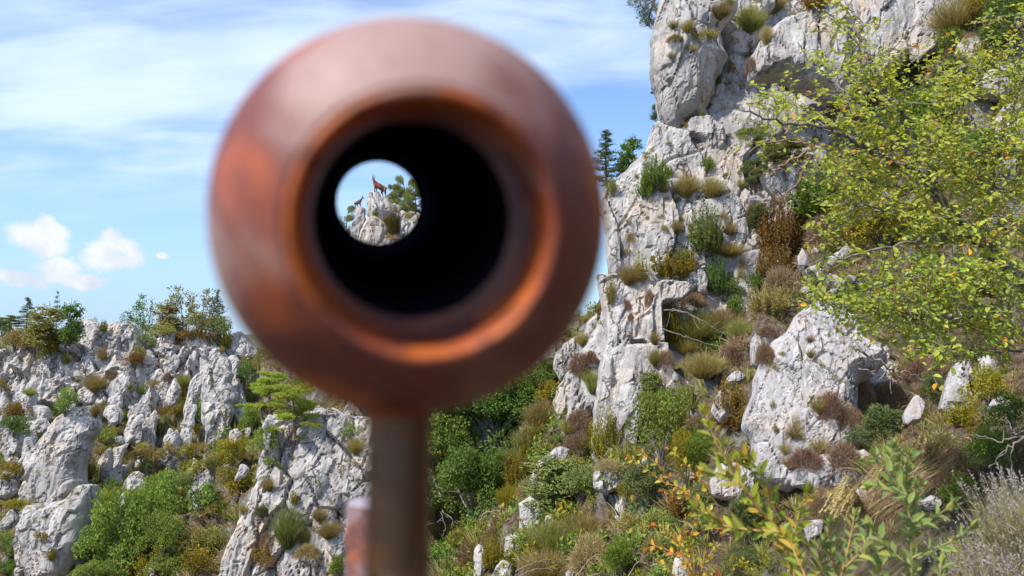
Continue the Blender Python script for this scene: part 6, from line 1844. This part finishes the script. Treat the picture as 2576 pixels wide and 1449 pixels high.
for sel, mt_ in ((rest[~low], 0), (rest[low], 1)):
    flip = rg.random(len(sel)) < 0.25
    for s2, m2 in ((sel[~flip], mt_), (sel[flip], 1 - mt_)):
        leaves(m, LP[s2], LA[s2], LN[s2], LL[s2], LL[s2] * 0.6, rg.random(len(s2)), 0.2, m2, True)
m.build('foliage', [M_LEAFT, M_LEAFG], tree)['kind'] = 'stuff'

# ------------------------------------------------------------------ near shoots at the bottom right
M_SH_G = leaf_mat('leaf_near_green', (0.12, 0.20, 0.07), (0.27, 0.37, 0.11), (0.48, 0.48, 0.10), 0.06, 0.35, 0.1)
M_SH_Y = leaf_mat('leaf_near_yellow', (0.14, 0.21, 0.03), (0.36, 0.40, 0.06), (0.60, 0.38, 0.06), 0.06, 0.35, 0.1)
M_SH_R = leaf_mat('leaf_near_orange', (0.28, 0.30, 0.04), (0.45, 0.45, 0.06), (0.70, 0.24, 0.05), 0.40, 0.35, 0.1)
M_STEMO = bark_mat('stem_orange', (0.36, 0.17, 0.06), (0.52, 0.30, 0.11))
M_STEMG = bark_mat('stem_green', (0.22, 0.20, 0.07), (0.34, 0.29, 0.12))


def shoot_bush(name, label, cat, paths, crop, Y, mat, smat, Lm, sp, sr, Wf=0.42, group=None, jitter=0.05, tip=True, up=0.5, maxleaf=290):
    ox, oy, s_ = CR[crop]
    root = tag(empty(name), label, cat, group)
    lm = [leaf_mesh(name + '_leaf', mat, t_, Wf) for t_ in (0.1, 0.35, 0.6, 0.8, 0.99)]
    n = 0
    for pts, yo, r0 in paths:
        P = [at(ox + x * s_, oy + y * s_, Y + yo * (1 - 0.5 * i / len(pts))) for i, (x, y) in enumerate(pts)]
        pth = smooth_path(P, 10)
        m = MB()
        tube(m, pth, np.linspace(r0, r0 * 0.35, len(pth)), 6, 0.5)
        m.build('stem', smat, root, True)
        seg_ = np.linalg.norm(np.diff(pth, axis=0), axis=1)
        cum_ = np.concatenate([[0], np.cumsum(seg_)])
        s0, k = 0.0, 0
        while s0 < cum_[-1] and n < maxleaf:
            j = min(np.searchsorted(cum_, s0, side='right') - 1, len(pth) - 2)
            p = pth[j] + (pth[j + 1] - pth[j]) * ((s0 - cum_[j]) / max(seg_[j], 1e-6))
            t_ = unit(pth[j + 1] - pth[j])
            a = k * 1.57 + rg.normal() * 0.3
            sd1 = unit(np.cross(t_, (0, -1, 0.2)))
            sd2 = np.cross(t_, sd1)
            for sg in (1, -1):
                out_ = (sd1 * math.cos(a) + sd2 * math.sin(a)) * sg
                ax = t_ * (up + 0.3) + out_ * 0.75 + rg.normal(size=3) * 0.12
                nr = t_ * 0.6 - out_ * 0.2 + rg.normal(size=3) * 0.3 + (0, -0.7, 0.3)
                L = Lm * rg.uniform(0.7, 1.15) * (0.75 if s0 > cum_[-1] * 0.92 else 1)
                leaf_obj(lm[rg.choice(5, p=[.24, .30, .25, .16, .05])], root, p + out_ * r0 * 0.8, ax, nr, L)
                n += 1
            s0 += sp * rg.uniform(0.7, 1.3)
            k += 1
        if tip:
            for q_ in range(5):
                leaf_obj(lm[rg.integers(5)], root, pth[-1], unit(pth[-1] - pth[-3]) + rg.normal(size=3) * 0.3, rg.normal(size=3), Lm * rg.uniform(0.5, 0.9))
    return root


def sub(pts, x, y, yo, r0):
    return (pts, yo, r0)


shoot_bush('box_shoot', 'near yellow and orange tinged box shoots reaching up left of the green ones', 'shrub',
           [([(560, 1560), (520, 1340), (470, 1200), (400, 1130), (290, 980), (220, 870), (150, 760), (100, 640), (80, 570)], 0.0, .0028),
            ([(470, 1210), (330, 1200), (200, 1180), (110, 1150), (30, 1085)], -0.05, .002),
            ([(470, 1160), (430, 1030), (400, 930), (350, 860), (290, 800)], 0.08, .0018),
            ([(520, 1320), (560, 1200), (590, 1080), (620, 1000)], 0.05, .0016),
            ([(250, 960), (180, 900), (90, 880)], -0.04, .0012), ([(560, 1480), (540, 1330), (500, 1230)], -0.05, .0016),
            ([(600, 1560), (610, 1440), (560, 1330), (540, 1260)], -0.1, .002)],
           'H', 1.15, M_SH_Y, M_STEMO, 0.024, 0.0105, .002, group='near box shoots')
shoot_bush('box_shoot', 'near fresh green box shoots in front of the yellow grass', 'shrub',
           [([(1180, 1560), (1190, 1350), (1180, 1200), (1165, 1060), (1110, 960), (1050, 880), (990, 810)], 0.0, .0026),
            ([(1165, 1060), (1160, 960), (1160, 860), (1165, 790)], 0.05, .0018),
            ([(1110, 960), (1090, 880), (1075, 820), (1085, 760)], 0.03, .0015),
            ([(1185, 1200), (1260, 1150), (1340, 1110), (1410, 1060)], 0.0, .0018),
            ([(1190, 1350), (1280, 1310), (1380, 1270), (1510, 1190)], -0.06, .002),
            ([(1165, 1010), (1110, 990), (1040, 980), (980, 960)], -0.05, .0014),
            ([(1190, 1400), (1100, 1330), (1020, 1250), (970, 1190)], -0.05, .0018),
            ([(1170, 1110), (1210, 1040), (1230, 960)], 0.05, .0014),
            ([(1350, 1560), (1340, 1460), (1350, 1390)], 0.0, .0018)],
           'H', 1.25, M_SH_G, M_STEMG, 0.025, 0.0135, .002, group='near box shoots')
shoot_bush('box_shoot', 'near low green and yellow box shoots between the two taller sprays', 'shrub',
           [([(790, 1560), (820, 1400), (850, 1280), (870, 1180), (880, 1120)], 0.0, .002),
            ([(790, 1500), (770, 1380), (740, 1280), (740, 1170)], 0.05, .0018),
            ([(830, 1400), (900, 1330), (950, 1260), (940, 1240)], -0.04, .0015),
            ([(700, 1560), (700, 1440), (690, 1330), (710, 1270)], 0.04, .0018),
            ([(960, 1560), (1000, 1470), (1000, 1380)], 0.0, .0016)],
           'H', 1.2, M_SH_G, M_STEMO, 0.023, 0.0125, .002, group='near box shoots')
shoot_bush('orange_leaved_shrub', 'thin reddish twigs with small green and orange leaves in front of the blue-green bush', 'shrub',
           [([(1990, 1120), (1875, 980), (1700, 850), (1560, 700), (1430, 605)], 0.0, .003),
            ([(1900, 870), (1830, 790), (1750, 700), (1650, 600)], 0.1, .002),
            ([(1700, 850), (1600, 820), (1500, 740), (1380, 660)], -0.1, .002),
            ([(1780, 910), (1690, 920), (1600, 880)], 0.1, .0018),
            ([(1990, 1100), (1900, 1020), (1800, 960), (1740, 870)], 0.1, .002)],
           'G', 3.0, M_SH_R, M_STEMO, 0.026, 0.034, .002, 0.6, 'orange-leaved twigs', tip=True, up=0.3)
shoot_bush('orange_leaved_shrub', 'orange and yellow leaved low bush at the left foot of the near shoots', 'shrub',
           [([(1800, 1500), (1750, 1350), (1700, 1220), (1620, 1140), (1560, 1110)], 0.0, .003),
            ([(1800, 1450), (1800, 1300), (1790, 1180), (1820, 1100)], 0.1, .002),
            ([(1760, 1370), (1660, 1290), (1560, 1250), (1500, 1260)], -0.1, .002),
            ([(1850, 1450), (1880, 1300), (1900, 1180), (1920, 1090)], 0.05, .002),
            ([(1760, 1330), (1720, 1240), (1740, 1130)], 0.1, .002), ([(1900, 1330), (1960, 1230), (2000, 1150)], 0.1, .002),
            ([(1880, 1500), (1960, 1400), (2060, 1330)], 0.1, .002), ([(1700, 1500), (1640, 1400), (1580, 1350)], 0.0, .002)],
           'G', 3.0, M_SH_R, M_STEMO, 0.028, 0.03, .002, 0.6, 'orange-leaved twigs', tip=True, up=0.3)
# ------------------------------------------------------------------ feather grass, lavender, dead branches
M_GH = leaf_mat('grass_head', (0.30, 0.27, 0.13), (0.56, 0.50, 0.29), None, 0, 0.3, 0.1)
M_LAV = leaf_mat('lavender_stem', (0.20, 0.23, 0.11), (0.40, 0.42, 0.24), (0.44, 0.34, 0.26), 0.1, 0.2, 0.1)
M_LAVF = leaf_mat('lavender_spike', (0.16, 0.155, 0.15), (0.34, 0.33, 0.33), None, 0, 0.2, 0.1)


def feather_grass(label, bx, by, targets, Y):
    root = tag(empty('feather_grass'), label, 'grass', 'yellow feather grass clumps')
    ox, oy, s_ = CR['H']
    st, hd = MB(), MB()
    for (tx, ty) in targets:
        for k in range(11):
            b_ = at(ox + (bx + rg.normal() * 14) * s_, oy + (by + rg.normal() * 10) * s_, Y + 0.15)
            yo = rg.normal() * 0.12
            e_ = at(ox + (tx + rg.normal() * 26) * s_, oy + (ty + rg.normal() * 20) * s_, Y + yo)
            mid = b_ * 0.45 + e_ * 0.55 + np.array([0, 0, 1]) * np.linalg.norm(e_ - b_) * rg.uniform(0.22, 0.34)
            pth = smooth_path([b_, b_ * 0.6 + mid * 0.4 + (0, 0, 0.03), mid, e_], 6)
            tube(st, pth[:13], 0.0014, 3, rg.random(), cap=False)
            h_ = pth[10:]
            n = 90
            i0 = rg.integers(0, len(h_) - 1, n)
            p = h_[i0] + (h_[i0 + 1] - h_[i0]) * rg.random((n, 1))
            d = unit(h_[i0 + 1] - h_[i0])
            blades(hd, p, d + rg.normal(size=(n, 3)) * 0.28, np.zeros((n, 3)), 0.020, 0.0045, rg.random(n), 1)
    st.build('stem', M_TAN, root)
    hd.build('seed_heads', M_GH, root)['kind'] = 'stuff'
    n = 260
    b0 = at(ox + bx * s_, oy + (by + 20) * s_, Y + 0.15)
    lv = MB()
    a = rg.uniform(0, 6.28, n)
    blades(lv, b0 + rg.normal(size=(n, 3)) * 0.04, np.stack([np.cos(a), np.sin(a), np.full(n, 1.2)], 1), np.stack([np.cos(a) * .1, np.sin(a) * .1, np.full(n, -.2)], 1), 0.30 * rg.uniform(.5, 1.1, n), 0.004, rg.random(n), 3)
    lv.build('blades', M_TAN, root)['kind'] = 'stuff'


feather_grass('yellow feather grass arching in front of the large grey-brown dome', 1300, 860, [(1215, 740), (1260, 760), (1330, 715), (1400, 710), (1230, 800), (1180, 830), (1450, 720)], 4.6)
feather_grass('yellow feather grass hanging left behind the near green shoots', 1120, 960, [(960, 925), (1000, 930), (1040, 900), (985, 985), (1080, 890)], 4.3)
feather_grass('sparse yellow feather grass between the two near sprays', 930, 1130, [(750, 1100), (790, 1060), (830, 1040), (770, 1020), (820, 1110)], 4.0)

lav = tag(empty('lavender_bush'), 'grey-green brushy lavender with dry pinkish spikes in the bottom right corner', 'shrub')
ox, oy, s_ = CR['H']
lb, lf = MB(), MB()
for (bx, by, Yb, n, hgt, sprd) in ((1790, 1600, 2.0, 800, 0.19, 0.5), (1900, 1480, 2.0, 700, 0.26, 0.4), (1640, 1620, 1.9, 450, 0.13, 0.45), (1900, 1260, 2.3, 450, 0.18, 0.35)):
    b0 = at(ox + bx * s_, oy + by * s_, Yb)
    a = rg.uniform(0, 6.28, n)
    r1 = rg.random(n) ** 0.6
    base = b0 + np.stack([np.cos(a) * r1 * 0.08, np.sin(a) * r1 * 0.08, r1 * 0], 1)
    d = unit(np.stack([np.cos(a) * r1 * sprd - 0.12, np.sin(a) * r1 * sprd, np.full(n, 0.95)], 1) + rg.normal(size=(n, 3)) * 0.08)
    L = hgt * rg.uniform(0.55, 1.05, n)
    blades(lb, base, d, np.zeros((n, 3)), L, 0.0028, rg.random(n), 2)
    tip = base + d * L[:, None] * 0.97
    sel = rg.random(n) < 0.24
    for q_ in range(12):
        blades(lf, tip[sel] + d[sel] * (0.0045 * q_ - 0.02), d[sel] * 0.7 + rg.normal(size=(sel.sum(), 3)) * 0.55, np.zeros((sel.sum(), 3)), 0.0085, 0.004, rg.random(sel.sum()), 1)
    k_ = rg.integers(0, n, n * 3)
    blades(lb, base[k_] + d[k_] * (L[k_] * rg.uniform(0.2, 0.75, n * 3))[:, None], d[k_] + rg.normal(size=(n * 3, 3)) * 0.5, np.zeros((n * 3, 3)), 0.035, 0.0026, rg.random(n * 3), 1)
lb.build('stalks', M_LAV, lav)['kind'] = 'stuff'
lf.build('flower_spikes', M_LAVF, lav)['kind'] = 'stuff'


def dead_branch(label, crop, Y, paths, r0, sm=None, nt=3):
    root = tag(empty('dead_branch'), label, 'branch', 'bare dead branches')
    ox, oy, s_ = CR[crop]
    for pts, f_ in paths:
        m = MB()
        P = np.array([at(ox + x * s_, oy + y * s_, Y + 0.03 * i) for i, (x, y) in enumerate(pts)])
        pth = smooth_path(P, 6)
        pth[1:-1] += rg.normal(size=(len(pth) - 2, 3)) * r0 * 0.6
        tube(m, pth, np.linspace(r0 * f_, r0 * f_ * 0.3, len(pth)), 6, 0.5)
        for q_ in range(nt):
            j = rg.integers(2, len(pth) - 1)
            d = unit(pth[j] - pth[j - 1] + rg.normal(size=3) * np.linalg.norm(pth[j] - pth[j - 1]) * 1.0)
            L = np.linalg.norm(pth[-1] - pth[0]) * rg.uniform(0.12, 0.3)
            tube(m, smooth_path([pth[j], pth[j] + d * L * 0.5 + rg.normal(size=3) * L * 0.1, pth[j] + d * L], 3), [r0 * f_ * 0.35] * 3 + [r0 * f_ * 0.3] * 4, 4, 0.5)
        m.build('branch', sm or M_TWIG, root, True)


dead_branch('crooked pale dead branch above the twin pinkish domes', 'H', 8.6, [([(880, 225), (960, 260), (1050, 310), (1100, 350), (1150, 400), (1190, 480)], 1.0), ([(1100, 350), (1180, 350), (1260, 400)], 0.6), ([(900, 330), (970, 350), (1000, 400)], 0.6), ([(1100, 350), (1120, 300), (1110, 260)], 0.5)], 0.018)
dead_branch('bare grey branches coming in at the right edge above the lavender', 'H', 3.6, [([(1900, 680), (1760, 700), (1650, 720), (1560, 690), (1450, 700)], 1.0), ([(1900, 660), (1760, 720), (1680, 790), (1605, 865)], 1.2), ([(1850, 640), (1750, 680), (1720, 640), (1700, 600)], 0.7)], 0.0065, M_BARK)
dead_branch('tangled dead roots and stems left of the large pink dome', 'H', 8.0, [([(850, 690), (760, 730), (690, 720)], 0.8), ([(850, 640), (800, 680), (750, 640)], 0.7), ([(900, 880), (800, 870), (700, 960)], 0.6)], 0.010)
dead_branch('long straw-coloured stems lying across the green slope', 'F', 24.5, [([(760, 890), (900, 900), (1040, 960), (1180, 1060)], 0.8), ([(750, 1030), (880, 1080), (1020, 1120), (1210, 1180)], 0.9), ([(820, 880), (960, 930), (1100, 1000), (1260, 1100)], 0.8), ([(1080, 770), (1160, 830), (1290, 980)], 0.6)], 0.026)
dead_branch('curling dead twigs on the dark oak edge above the small white outcrop', 'G', 20.5, [([(520, 1010), (440, 1020), (390, 1060), (430, 1090)], 0.7), ([(130, 1010), (190, 1070), (210, 1150)], 0.7), ([(60, 780), (100, 860), (130, 940)], 0.7), ([(120, 1020), (150, 1130), (130, 1190)], 0.5)], 0.03)
dead_branch('thin pale twigs crossing at the bottom edge below the blue-green bush', 'G', 8.0, [([(1370, 1449), (1420, 1370), (1490, 1310)], 0.6), ([(1440, 1350), (1530, 1380), (1650, 1375)], 0.8), ([(1100, 1449), (1190, 1430), (1240, 1449)], 0.6)], 0.010)
dead_branch('long arching bare stems in front of the lower broom', 'G', 14.0, [([(620, 1420), (740, 1360), (860, 1340), (980, 1380)], 0.6), ([(640, 1449), (760, 1400), (900, 1400)], 0.6), ([(1020, 1449), (1150, 1310), (1250, 1340)], 0.7)], 0.014)
dead_branch('reddish bare pine boughs hanging in front of the bluish cliff', 'I', 25.5, [([(330, 670), (230, 720), (150, 770), (110, 830)], 1.0), ([(310, 700), (270, 770), (250, 830), (160, 900)], 1.1), ([(340, 665), (220, 640), (120, 640), (30, 690)], 0.9)], 0.06, M_BARKR)

# ------------------------------------------------------------------ sighting tube on its rod, and the thin post behind it
SHEEN_OFF = (0.6, 0.222, 0.3)  # moves the grey rust patches to the upper left: sky sheen put into colour
M_BALL = rust_mat('rusty_steel', (0.40, 0.088, 0.024), (0.18, 0.048, 0.034), (0.36, 0.22, 0.19), 30, 0.72, 0.50, 0.5, off=SHEEN_OFF)
M_FUN = rust_mat('rusty_throat', (0.52, 0.12, 0.022), (0.19, 0.045, 0.028), (0.42, 0.21, 0.15), 62, 0.36, 0.40, 0.72)
M_ROD = rust_mat('dark_rod_steel', (0.36, 0.15, 0.07), (0.17, 0.10, 0.07), (0.34, 0.27, 0.21), 90, 0.6, 0.28, 0.3, 0.9)
M_POSTR = rust_mat('post_rust', (0.30, 0.085, 0.03), (0.13, 0.05, 0.04), (0.24, 0.15, 0.15), 90, 0.5, 0.5, 0.5)
m_, t = new_mat('tube_black')
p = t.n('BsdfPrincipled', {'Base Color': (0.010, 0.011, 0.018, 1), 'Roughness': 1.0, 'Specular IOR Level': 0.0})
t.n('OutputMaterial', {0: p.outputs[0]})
M_BLACK = m_  # even near-black matt colour for the tube and its end ring


def pcam(px, py, z):
    """point at distance z along the camera's own axis"""
    d = pix_dir(px, py)
    f = pix_dir(1288, 724)
    return EYE + d * (z / (d @ f))


U_M = 0.14
A1 = pcam(1055, 562, U_M)
A2 = pcam(953, 510, 2.38 * U_M)
axis = unit(A2 - A1)
ball_c = pcam(1033, 566, 1.115 * U_M)
# put the centre of the ball on the tube's axis
ball_c = A1 + axis * ((ball_c - A1) @ axis) * 1.0 + ((ball_c - A1) - axis * ((ball_c - A1) @ axis)) * 0.75
AX0 = A1 + ((ball_c - A1) - axis * ((ball_c - A1) @ axis)) * 0.0
RB = 0.0387


def lathe(name, prof, mat, parent, origin, ax, k=128, closed=True, mats=None):
    ax = unit(np.asarray(ax))
    a = unit(np.cross(ax, (0, 0, 1) if abs(ax[2]) < 0.9 else (1, 0, 0)))
    b = np.cross(ax, a)
    ang = np.arange(k) * 2 * math.pi / k
    V_ = np.array([origin + ax * t_ + r_1 * (math.cos(q_) * a + math.sin(q_) * b) for t_, r_1 in prof for q_ in ang])
    n = len(prof)
    F_ = []
    for i in range(n if closed else n - 1):
        i2 = (i + 1) % n
        F_ += [[i * k + j, i * k + (j + 1) % k, i2 * k + (j + 1) % k, i2 * k + j] for j in range(k)]
    m = MB()
    m.add(V_, F_)
    o = m.build(name, mat, parent, True)
    return o


sight = tag(empty('sighting_tube'), 'big blurred rusty steel ball with a sighting tube through it on a dark rod', 'viewer')
tb_ = (ball_c - A1) @ axis
RT = 0.0177
prof = []
lip = 0.0218
a0 = math.asin(lip / RB)
for q_ in np.linspace(math.pi, 0, 49):            # outside of the ball, front to back
    if math.sin(q_) * RB > lip * 0.999 or q_ < 1.0:
        if math.sin(q_) * RB >= 0.0208:
            prof.append((tb_ + RB * math.cos(q_), RB * math.sin(q_)))
fr = [(t_, r_) for t_, r_ in prof]
front_t = tb_ - math.sqrt(RB ** 2 - lip ** 2)
ball_prof = [(t_, r_) for t_, r_ in fr if t_ > front_t + 0.0012]
ball_prof = [(front_t + 0.0006, lip + 0.0008)] + ball_prof
back_t = ball_prof[-1][0]
inner = [(back_t, 0.0206), (tb_, 0.0206), (front_t + 0.019, 0.0212)]
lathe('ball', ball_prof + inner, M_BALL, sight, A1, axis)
R1 = 0.0194
throat = [(front_t + 0.0006, lip + 0.0008), (front_t - 0.0001, lip + 0.0001), (front_t - 0.0001, lip - 0.0005), (front_t + 0.0006, lip - 0.0010), (front_t + 0.0018, lip - 0.0013), (front_t + 0.0045, lip - 0.0013), (front_t + 0.0052, lip - 0.0016), (front_t + 0.0090, lip - 0.0015),
          (front_t + 0.0104, lip - 0.0019), (front_t + 0.0170, lip - 0.0020), (front_t + 0.0220, R1 + 0.0002), (front_t + 0.0285, R1)]
lathe('throat', throat, M_FUN, sight, A1, axis, closed=False)
L2 = (A2 - A1) @ axis
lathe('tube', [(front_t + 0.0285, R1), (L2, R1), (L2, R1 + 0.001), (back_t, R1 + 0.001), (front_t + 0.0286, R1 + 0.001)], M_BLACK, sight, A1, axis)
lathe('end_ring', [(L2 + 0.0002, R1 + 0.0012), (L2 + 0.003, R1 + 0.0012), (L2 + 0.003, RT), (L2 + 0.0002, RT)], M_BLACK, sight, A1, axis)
rc = pcam(1004, 1062, 1.115 * U_M)
rod_top = np.array([rc[0], rc[1], ball_c[2] - RB * 0.93])
rod = MB()
RR = 0.0064
zz_ = [rod_top[2], rod_top[2] - 0.003, rod_top[2] - 0.008, rod_top[2] - 0.3, rod_top[2] - 0.8, -0.1]
tube(rod, [(rod_top[0] + 0.0, rod_top[1], z) for z in zz_], [RR * 1.12, RR * 1.04, RR, RR, RR, RR], 28, 0.5)
rod.build('rod', M_ROD, sight, True)
lathe('weld_collar', [(0.0, RR * 0.9), (0.0, RR * 1.5), (0.0012, RR * 1.4), (0.0024, RR * 1.2), (0.0036, RR * 1.1), (0.0046, RR * 1.03), (0.0046, RR * 0.9)], M_BALL, sight, rod_top + (0, 0, 0.0018), (0, 0, -1), 40)

pc = pcam(944, 1262, 0.335)
rp = 72 / FPX * 0.335
pst = tag(empty('round_post'), 'blurred rusty round post with a pale cut top half hidden behind the dark rod', 'post')
lathe('shaft', [(0.0, rp * 0.95), (0.0012, rp), (0.5, rp), (pc[2] + 0.1, rp)], M_POSTR, pst, pc, (0, 0, -1), 48, closed=False)
m_, t = new_mat('cut_top_sheen')  # cut top; the pale lilac of reflected sky is put into its base colour
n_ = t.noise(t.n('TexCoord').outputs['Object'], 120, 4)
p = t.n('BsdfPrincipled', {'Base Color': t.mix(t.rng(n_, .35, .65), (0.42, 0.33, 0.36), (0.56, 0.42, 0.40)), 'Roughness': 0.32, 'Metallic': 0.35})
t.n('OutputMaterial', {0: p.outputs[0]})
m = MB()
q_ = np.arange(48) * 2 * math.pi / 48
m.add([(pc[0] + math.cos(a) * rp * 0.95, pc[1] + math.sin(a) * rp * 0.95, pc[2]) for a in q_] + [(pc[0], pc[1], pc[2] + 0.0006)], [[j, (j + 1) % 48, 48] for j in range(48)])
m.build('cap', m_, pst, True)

# ------------------------------------------------------------------ the two animal sculptures on the summit
M_STAT = rust_mat('sculpture_rust', (0.36, 0.10, 0.03), (0.10, 0.045, 0.032), (0.16, 0.09, 0.075), 3.5, 0.5, 0.6, 0.55)
M_DARKS = rust_mat('sculpture_dark', (0.10, 0.05, 0.03), (0.045, 0.03, 0.025), (0.08, 0.06, 0.05), 4, 0.4, 0.6, 0.3)
m_, t = new_mat('white_marking')
p = t.n('BsdfPrincipled', {'Base Color': (0.72, 0.66, 0.60, 1), 'Roughness': 0.7})
t.n('OutputMaterial', {0: p.outputs[0]})
M_WH = m_


def skinned(name, chains, mat, parent, conv, pxm, sub=2):
    """chains: list of [(x, y, depth, radius)...]; a chain starting with an int continues from that vertex"""
    V_, E_, Rr_ = [], [], []
    for ch in chains:
        prev = None
        for c_ in ch:
            if isinstance(c_, int):
                prev = c_
                continue
            V_.append(conv(c_[0], c_[1], c_[2]))
            Rr_.append(c_[3] * pxm)
            if prev is not None:
                E_.append((prev, len(V_) - 1))
            prev = len(V_) - 1
    me = bpy.data.meshes.new(name)
    me.from_pydata([tuple(v_) for v_ in V_], E_, [])
    me.materials.append(mat)
    o = bpy.data.objects.new(name, me)
    COL.objects.link(o)
    o.parent = parent
    sk = o.modifiers.new('skin', 'SKIN')
    sk.use_smooth_shade = True
    if not me.skin_vertices:
        me.attributes.new('x', 'FLOAT', 'POINT')
    for i, r_1 in enumerate(Rr_):
        me.skin_vertices[0].data[i].radius = (r_1, r_1)
        me.skin_vertices[0].data[i].use_root = (i == 0)
    ss = o.modifiers.new('sub', 'SUBSURF')
    ss.levels = ss.render_levels = sub
    return o


def dconv(Y):
    ox, oy, s_ = CR['D']
    return lambda x, y, dz: at(ox + x * s_, oy + y * s_, Y + dz)


def animal(chains_body, horns, ears, marks, Y, label, name='chamois_statue'):
    root = tag(empty(name), label, 'statue', 'rusty chamois sculptures')
    k = 0.1778 * Y / FPX * 1.28
    cvn = dconv(Y)
    o = skinned('body', chains_body, M_STAT, root, cvn, k)
    for h in horns:
        m = MB()
        P = smooth_path([cvn(x, y, d) for x, y, d in h], 4)
        tube(m, P, np.linspace(3.0 * k, 1.0 * k, len(P)), 6, 0.5)
        m.build('horn', M_DARKS, root, True)
    for e in ears:
        m = MB()
        P = np.array([cvn(x, y, d) for x, y, d in e])
        tube(m, smooth_path(P, 3), np.linspace(1, 1, 3 * (len(P) - 1) + 1) * 1.0 * k * np.array([2, 3.6, 4.2, 3.8, 2.6, 1.4, .6])[:3 * (len(P) - 1) + 1], 6, 0.5)
        m.build('ear', M_STAT, root, True)
    for (x, y, d, rx, ry, rot) in marks:
        m = MB()
        q_ = np.arange(12) * math.pi / 6
        c0 = cvn(x, y, d)
        u = np.array([1, 0, 0]) * k
        w_ = np.array([0, -0.15, 1]) * k
        cr_, sr_ = math.cos(rot), math.sin(rot)
        vs_ = [c0 + u * (rx * math.cos(a) * cr_ - ry * math.sin(a) * sr_) + w_ * (rx * math.cos(a) * sr_ + ry * math.sin(a) * cr_) for a in q_]
        vb_ = [v_ + np.array([0, 1.5 * k, 0]) for v_ in vs_]
        m.add(vs_ + vb_, [list(range(12))])
        m.add(vs_ + vb_, [[j, (j + 1) % 12, 12 + (j + 1) % 12, 12 + j] for j in range(12)])
        m.build('face_marking', M_WH, root)
    return root


big = [
    [(880, 560, 0.0, 35), (915, 566, 0.02, 30), (936, 566, 0.02, 16)],              # 0,1,2 hips to rump
    [0, (845, 535, -0.0, 36), (808, 512, -0.02, 34), (783, 495, -0.05, 28), (766, 466, -0.08, 17), (761, 440, -0.10, 13), (760, 415, -0.12, 12), (748, 423, -0.16, 9.5), (737, 434, -0.20, 6)],  # 3..10
    [5, (780, 535, -0.11, 12), (773, 572, -0.11, 7), (770, 600, -0.11, 5), (768, 612, -0.13, 5.5)],
    [4, (800, 548, 0.05, 11), (798, 578, 0.05, 7), (796, 604, 0.05, 5.5)],
    [1, (918, 602, -0.08, 18), (926, 630, -0.06, 9.5), (931, 655, -0.04, 6.5), (929, 690, -0.05, 5.5)],
    [0, (884, 600, 0.12, 17), (874, 628, 0.10, 10), (884, 645, 0.12, 7), (888, 662, 0.1, 6)],
    [2, (946, 578, 0.02, 6)],
]
animal(big, [[(752, 408, -0.14), (747, 385, -0.13), (746, 362, -0.12), (748, 350, -0.10)], [(763, 406, -0.10), (764, 385, -0.08), (771, 370, -0.06), (780, 365, -0.04)]],
       [[(770, 412, -0.08), (777, 402, -0.06), (782, 386, -0.05)], [(748, 410, -0.12), (741, 400, -0.12), (736, 392, -0.12)]],
       [(763, 424, -0.20, 8, 3, 0.9), (747, 428, -0.235, 5, 2.5, 0.6), (766, 412, -0.20, 3, 2.5, 0.5)], 28.45,
       'larger rusty chamois sculpture with tall horns standing on the highest summit rock')
kid = [
    [(515, 768, 0.0, 20), (496, 768, 0.0, 15), (484, 776, 0.0, 5)],
    [0, (538, 757, 0, 20), (562, 745, 0, 18), (580, 726, 0, 12), (592, 708, 0, 8), (602, 694, 0, 8.5), (613, 700, 0, 7), (625, 707, 0, 4.5)],
    [4, (568, 775, -0.04, 8), (576, 798, -0.04, 5), (573, 818, -0.04, 3.6), (577, 830, -0.04, 4)],
    [4, (558, 775, 0.05, 8), (566, 798, 0.05, 4.5), (575, 812, 0.05, 3.5), (568, 828, 0.05, 3.8)],
    [1, (505, 792, -0.04, 9), (500, 812, -0.04, 5), (506, 828, -0.04, 4), (506, 850, -0.04, 4)],
    [0, (525, 790, 0.05, 9), (530, 806, 0.05, 5), (540, 820, 0.05, 3.8), (552, 832, 0.05, 4)],
]
animal(kid, [[(603, 690, -0.02), (602, 674, -0.02), (606, 660, -0.02)], [(607, 690, 0.03), (612, 676, 0.03), (620, 664, 0.03)]],
       [[(598, 692, -0.03), (592, 684, -0.04), (588, 674, -0.04)]], [(613, 698, -0.035, 7, 2.2, -0.5), (618, 686, -0.03, 3, 2.2, 0.6), (607, 708, -0.03, 4, 2, -0.3)], 29.15,
       'smaller rusty chamois kid sculpture walking on the lower summit rock')


# pine boughs reaching out over the sky from the top of the cliff
bough = tag(empty('pine_tree'), 'dark pine boughs reaching out over the sky at the top left edge of the cliff', 'tree', 'pines on the rocks')
ox, oy, s_ = CR['E']
bt, bf = MB(), MB()
E_ = lambda x, y, dz=0.0: at(ox + x * s_, oy + y * s_, 31.6 + dz)
tube(bt, smooth_path([E_(760, -330, 1.5), E_(660, -200, 0.6), E_(600, -90), E_(560, -10), E_(530, 80), E_(510, 150)], 5), np.linspace(0.10, 0.015, 26), 6, 0.5)
for (x0, y0, x1, y1) in ((600, -90, 430, -30), (580, -50, 400, 15), (560, -10, 450, 60), (540, 50, 460, 110), (550, 30, 590, 70), (530, 80, 480, 160), (520, 120, 540, 170), (600, -90, 520, -70)):
    tube(bt, smooth_path([E_(x0, y0), E_((x0 + x1) / 2, (y0 + y1) / 2 + 8), E_(x1, y1)], 4), np.linspace(0.03, 0.008, 9), 5, 0.5)
    for q_ in (0.45, 0.75, 1.0):
        needle_pad(bf, E_(x0 + (x1 - x0) * q_, y0 + (y1 - y0) * q_ + 4, rg.normal() * 0.15), 0.22, 70, 0.7, 0.11, 0.016)
bt.build('trunk', M_BARKR, bough)
bf.build('crown', M_SPR, bough)
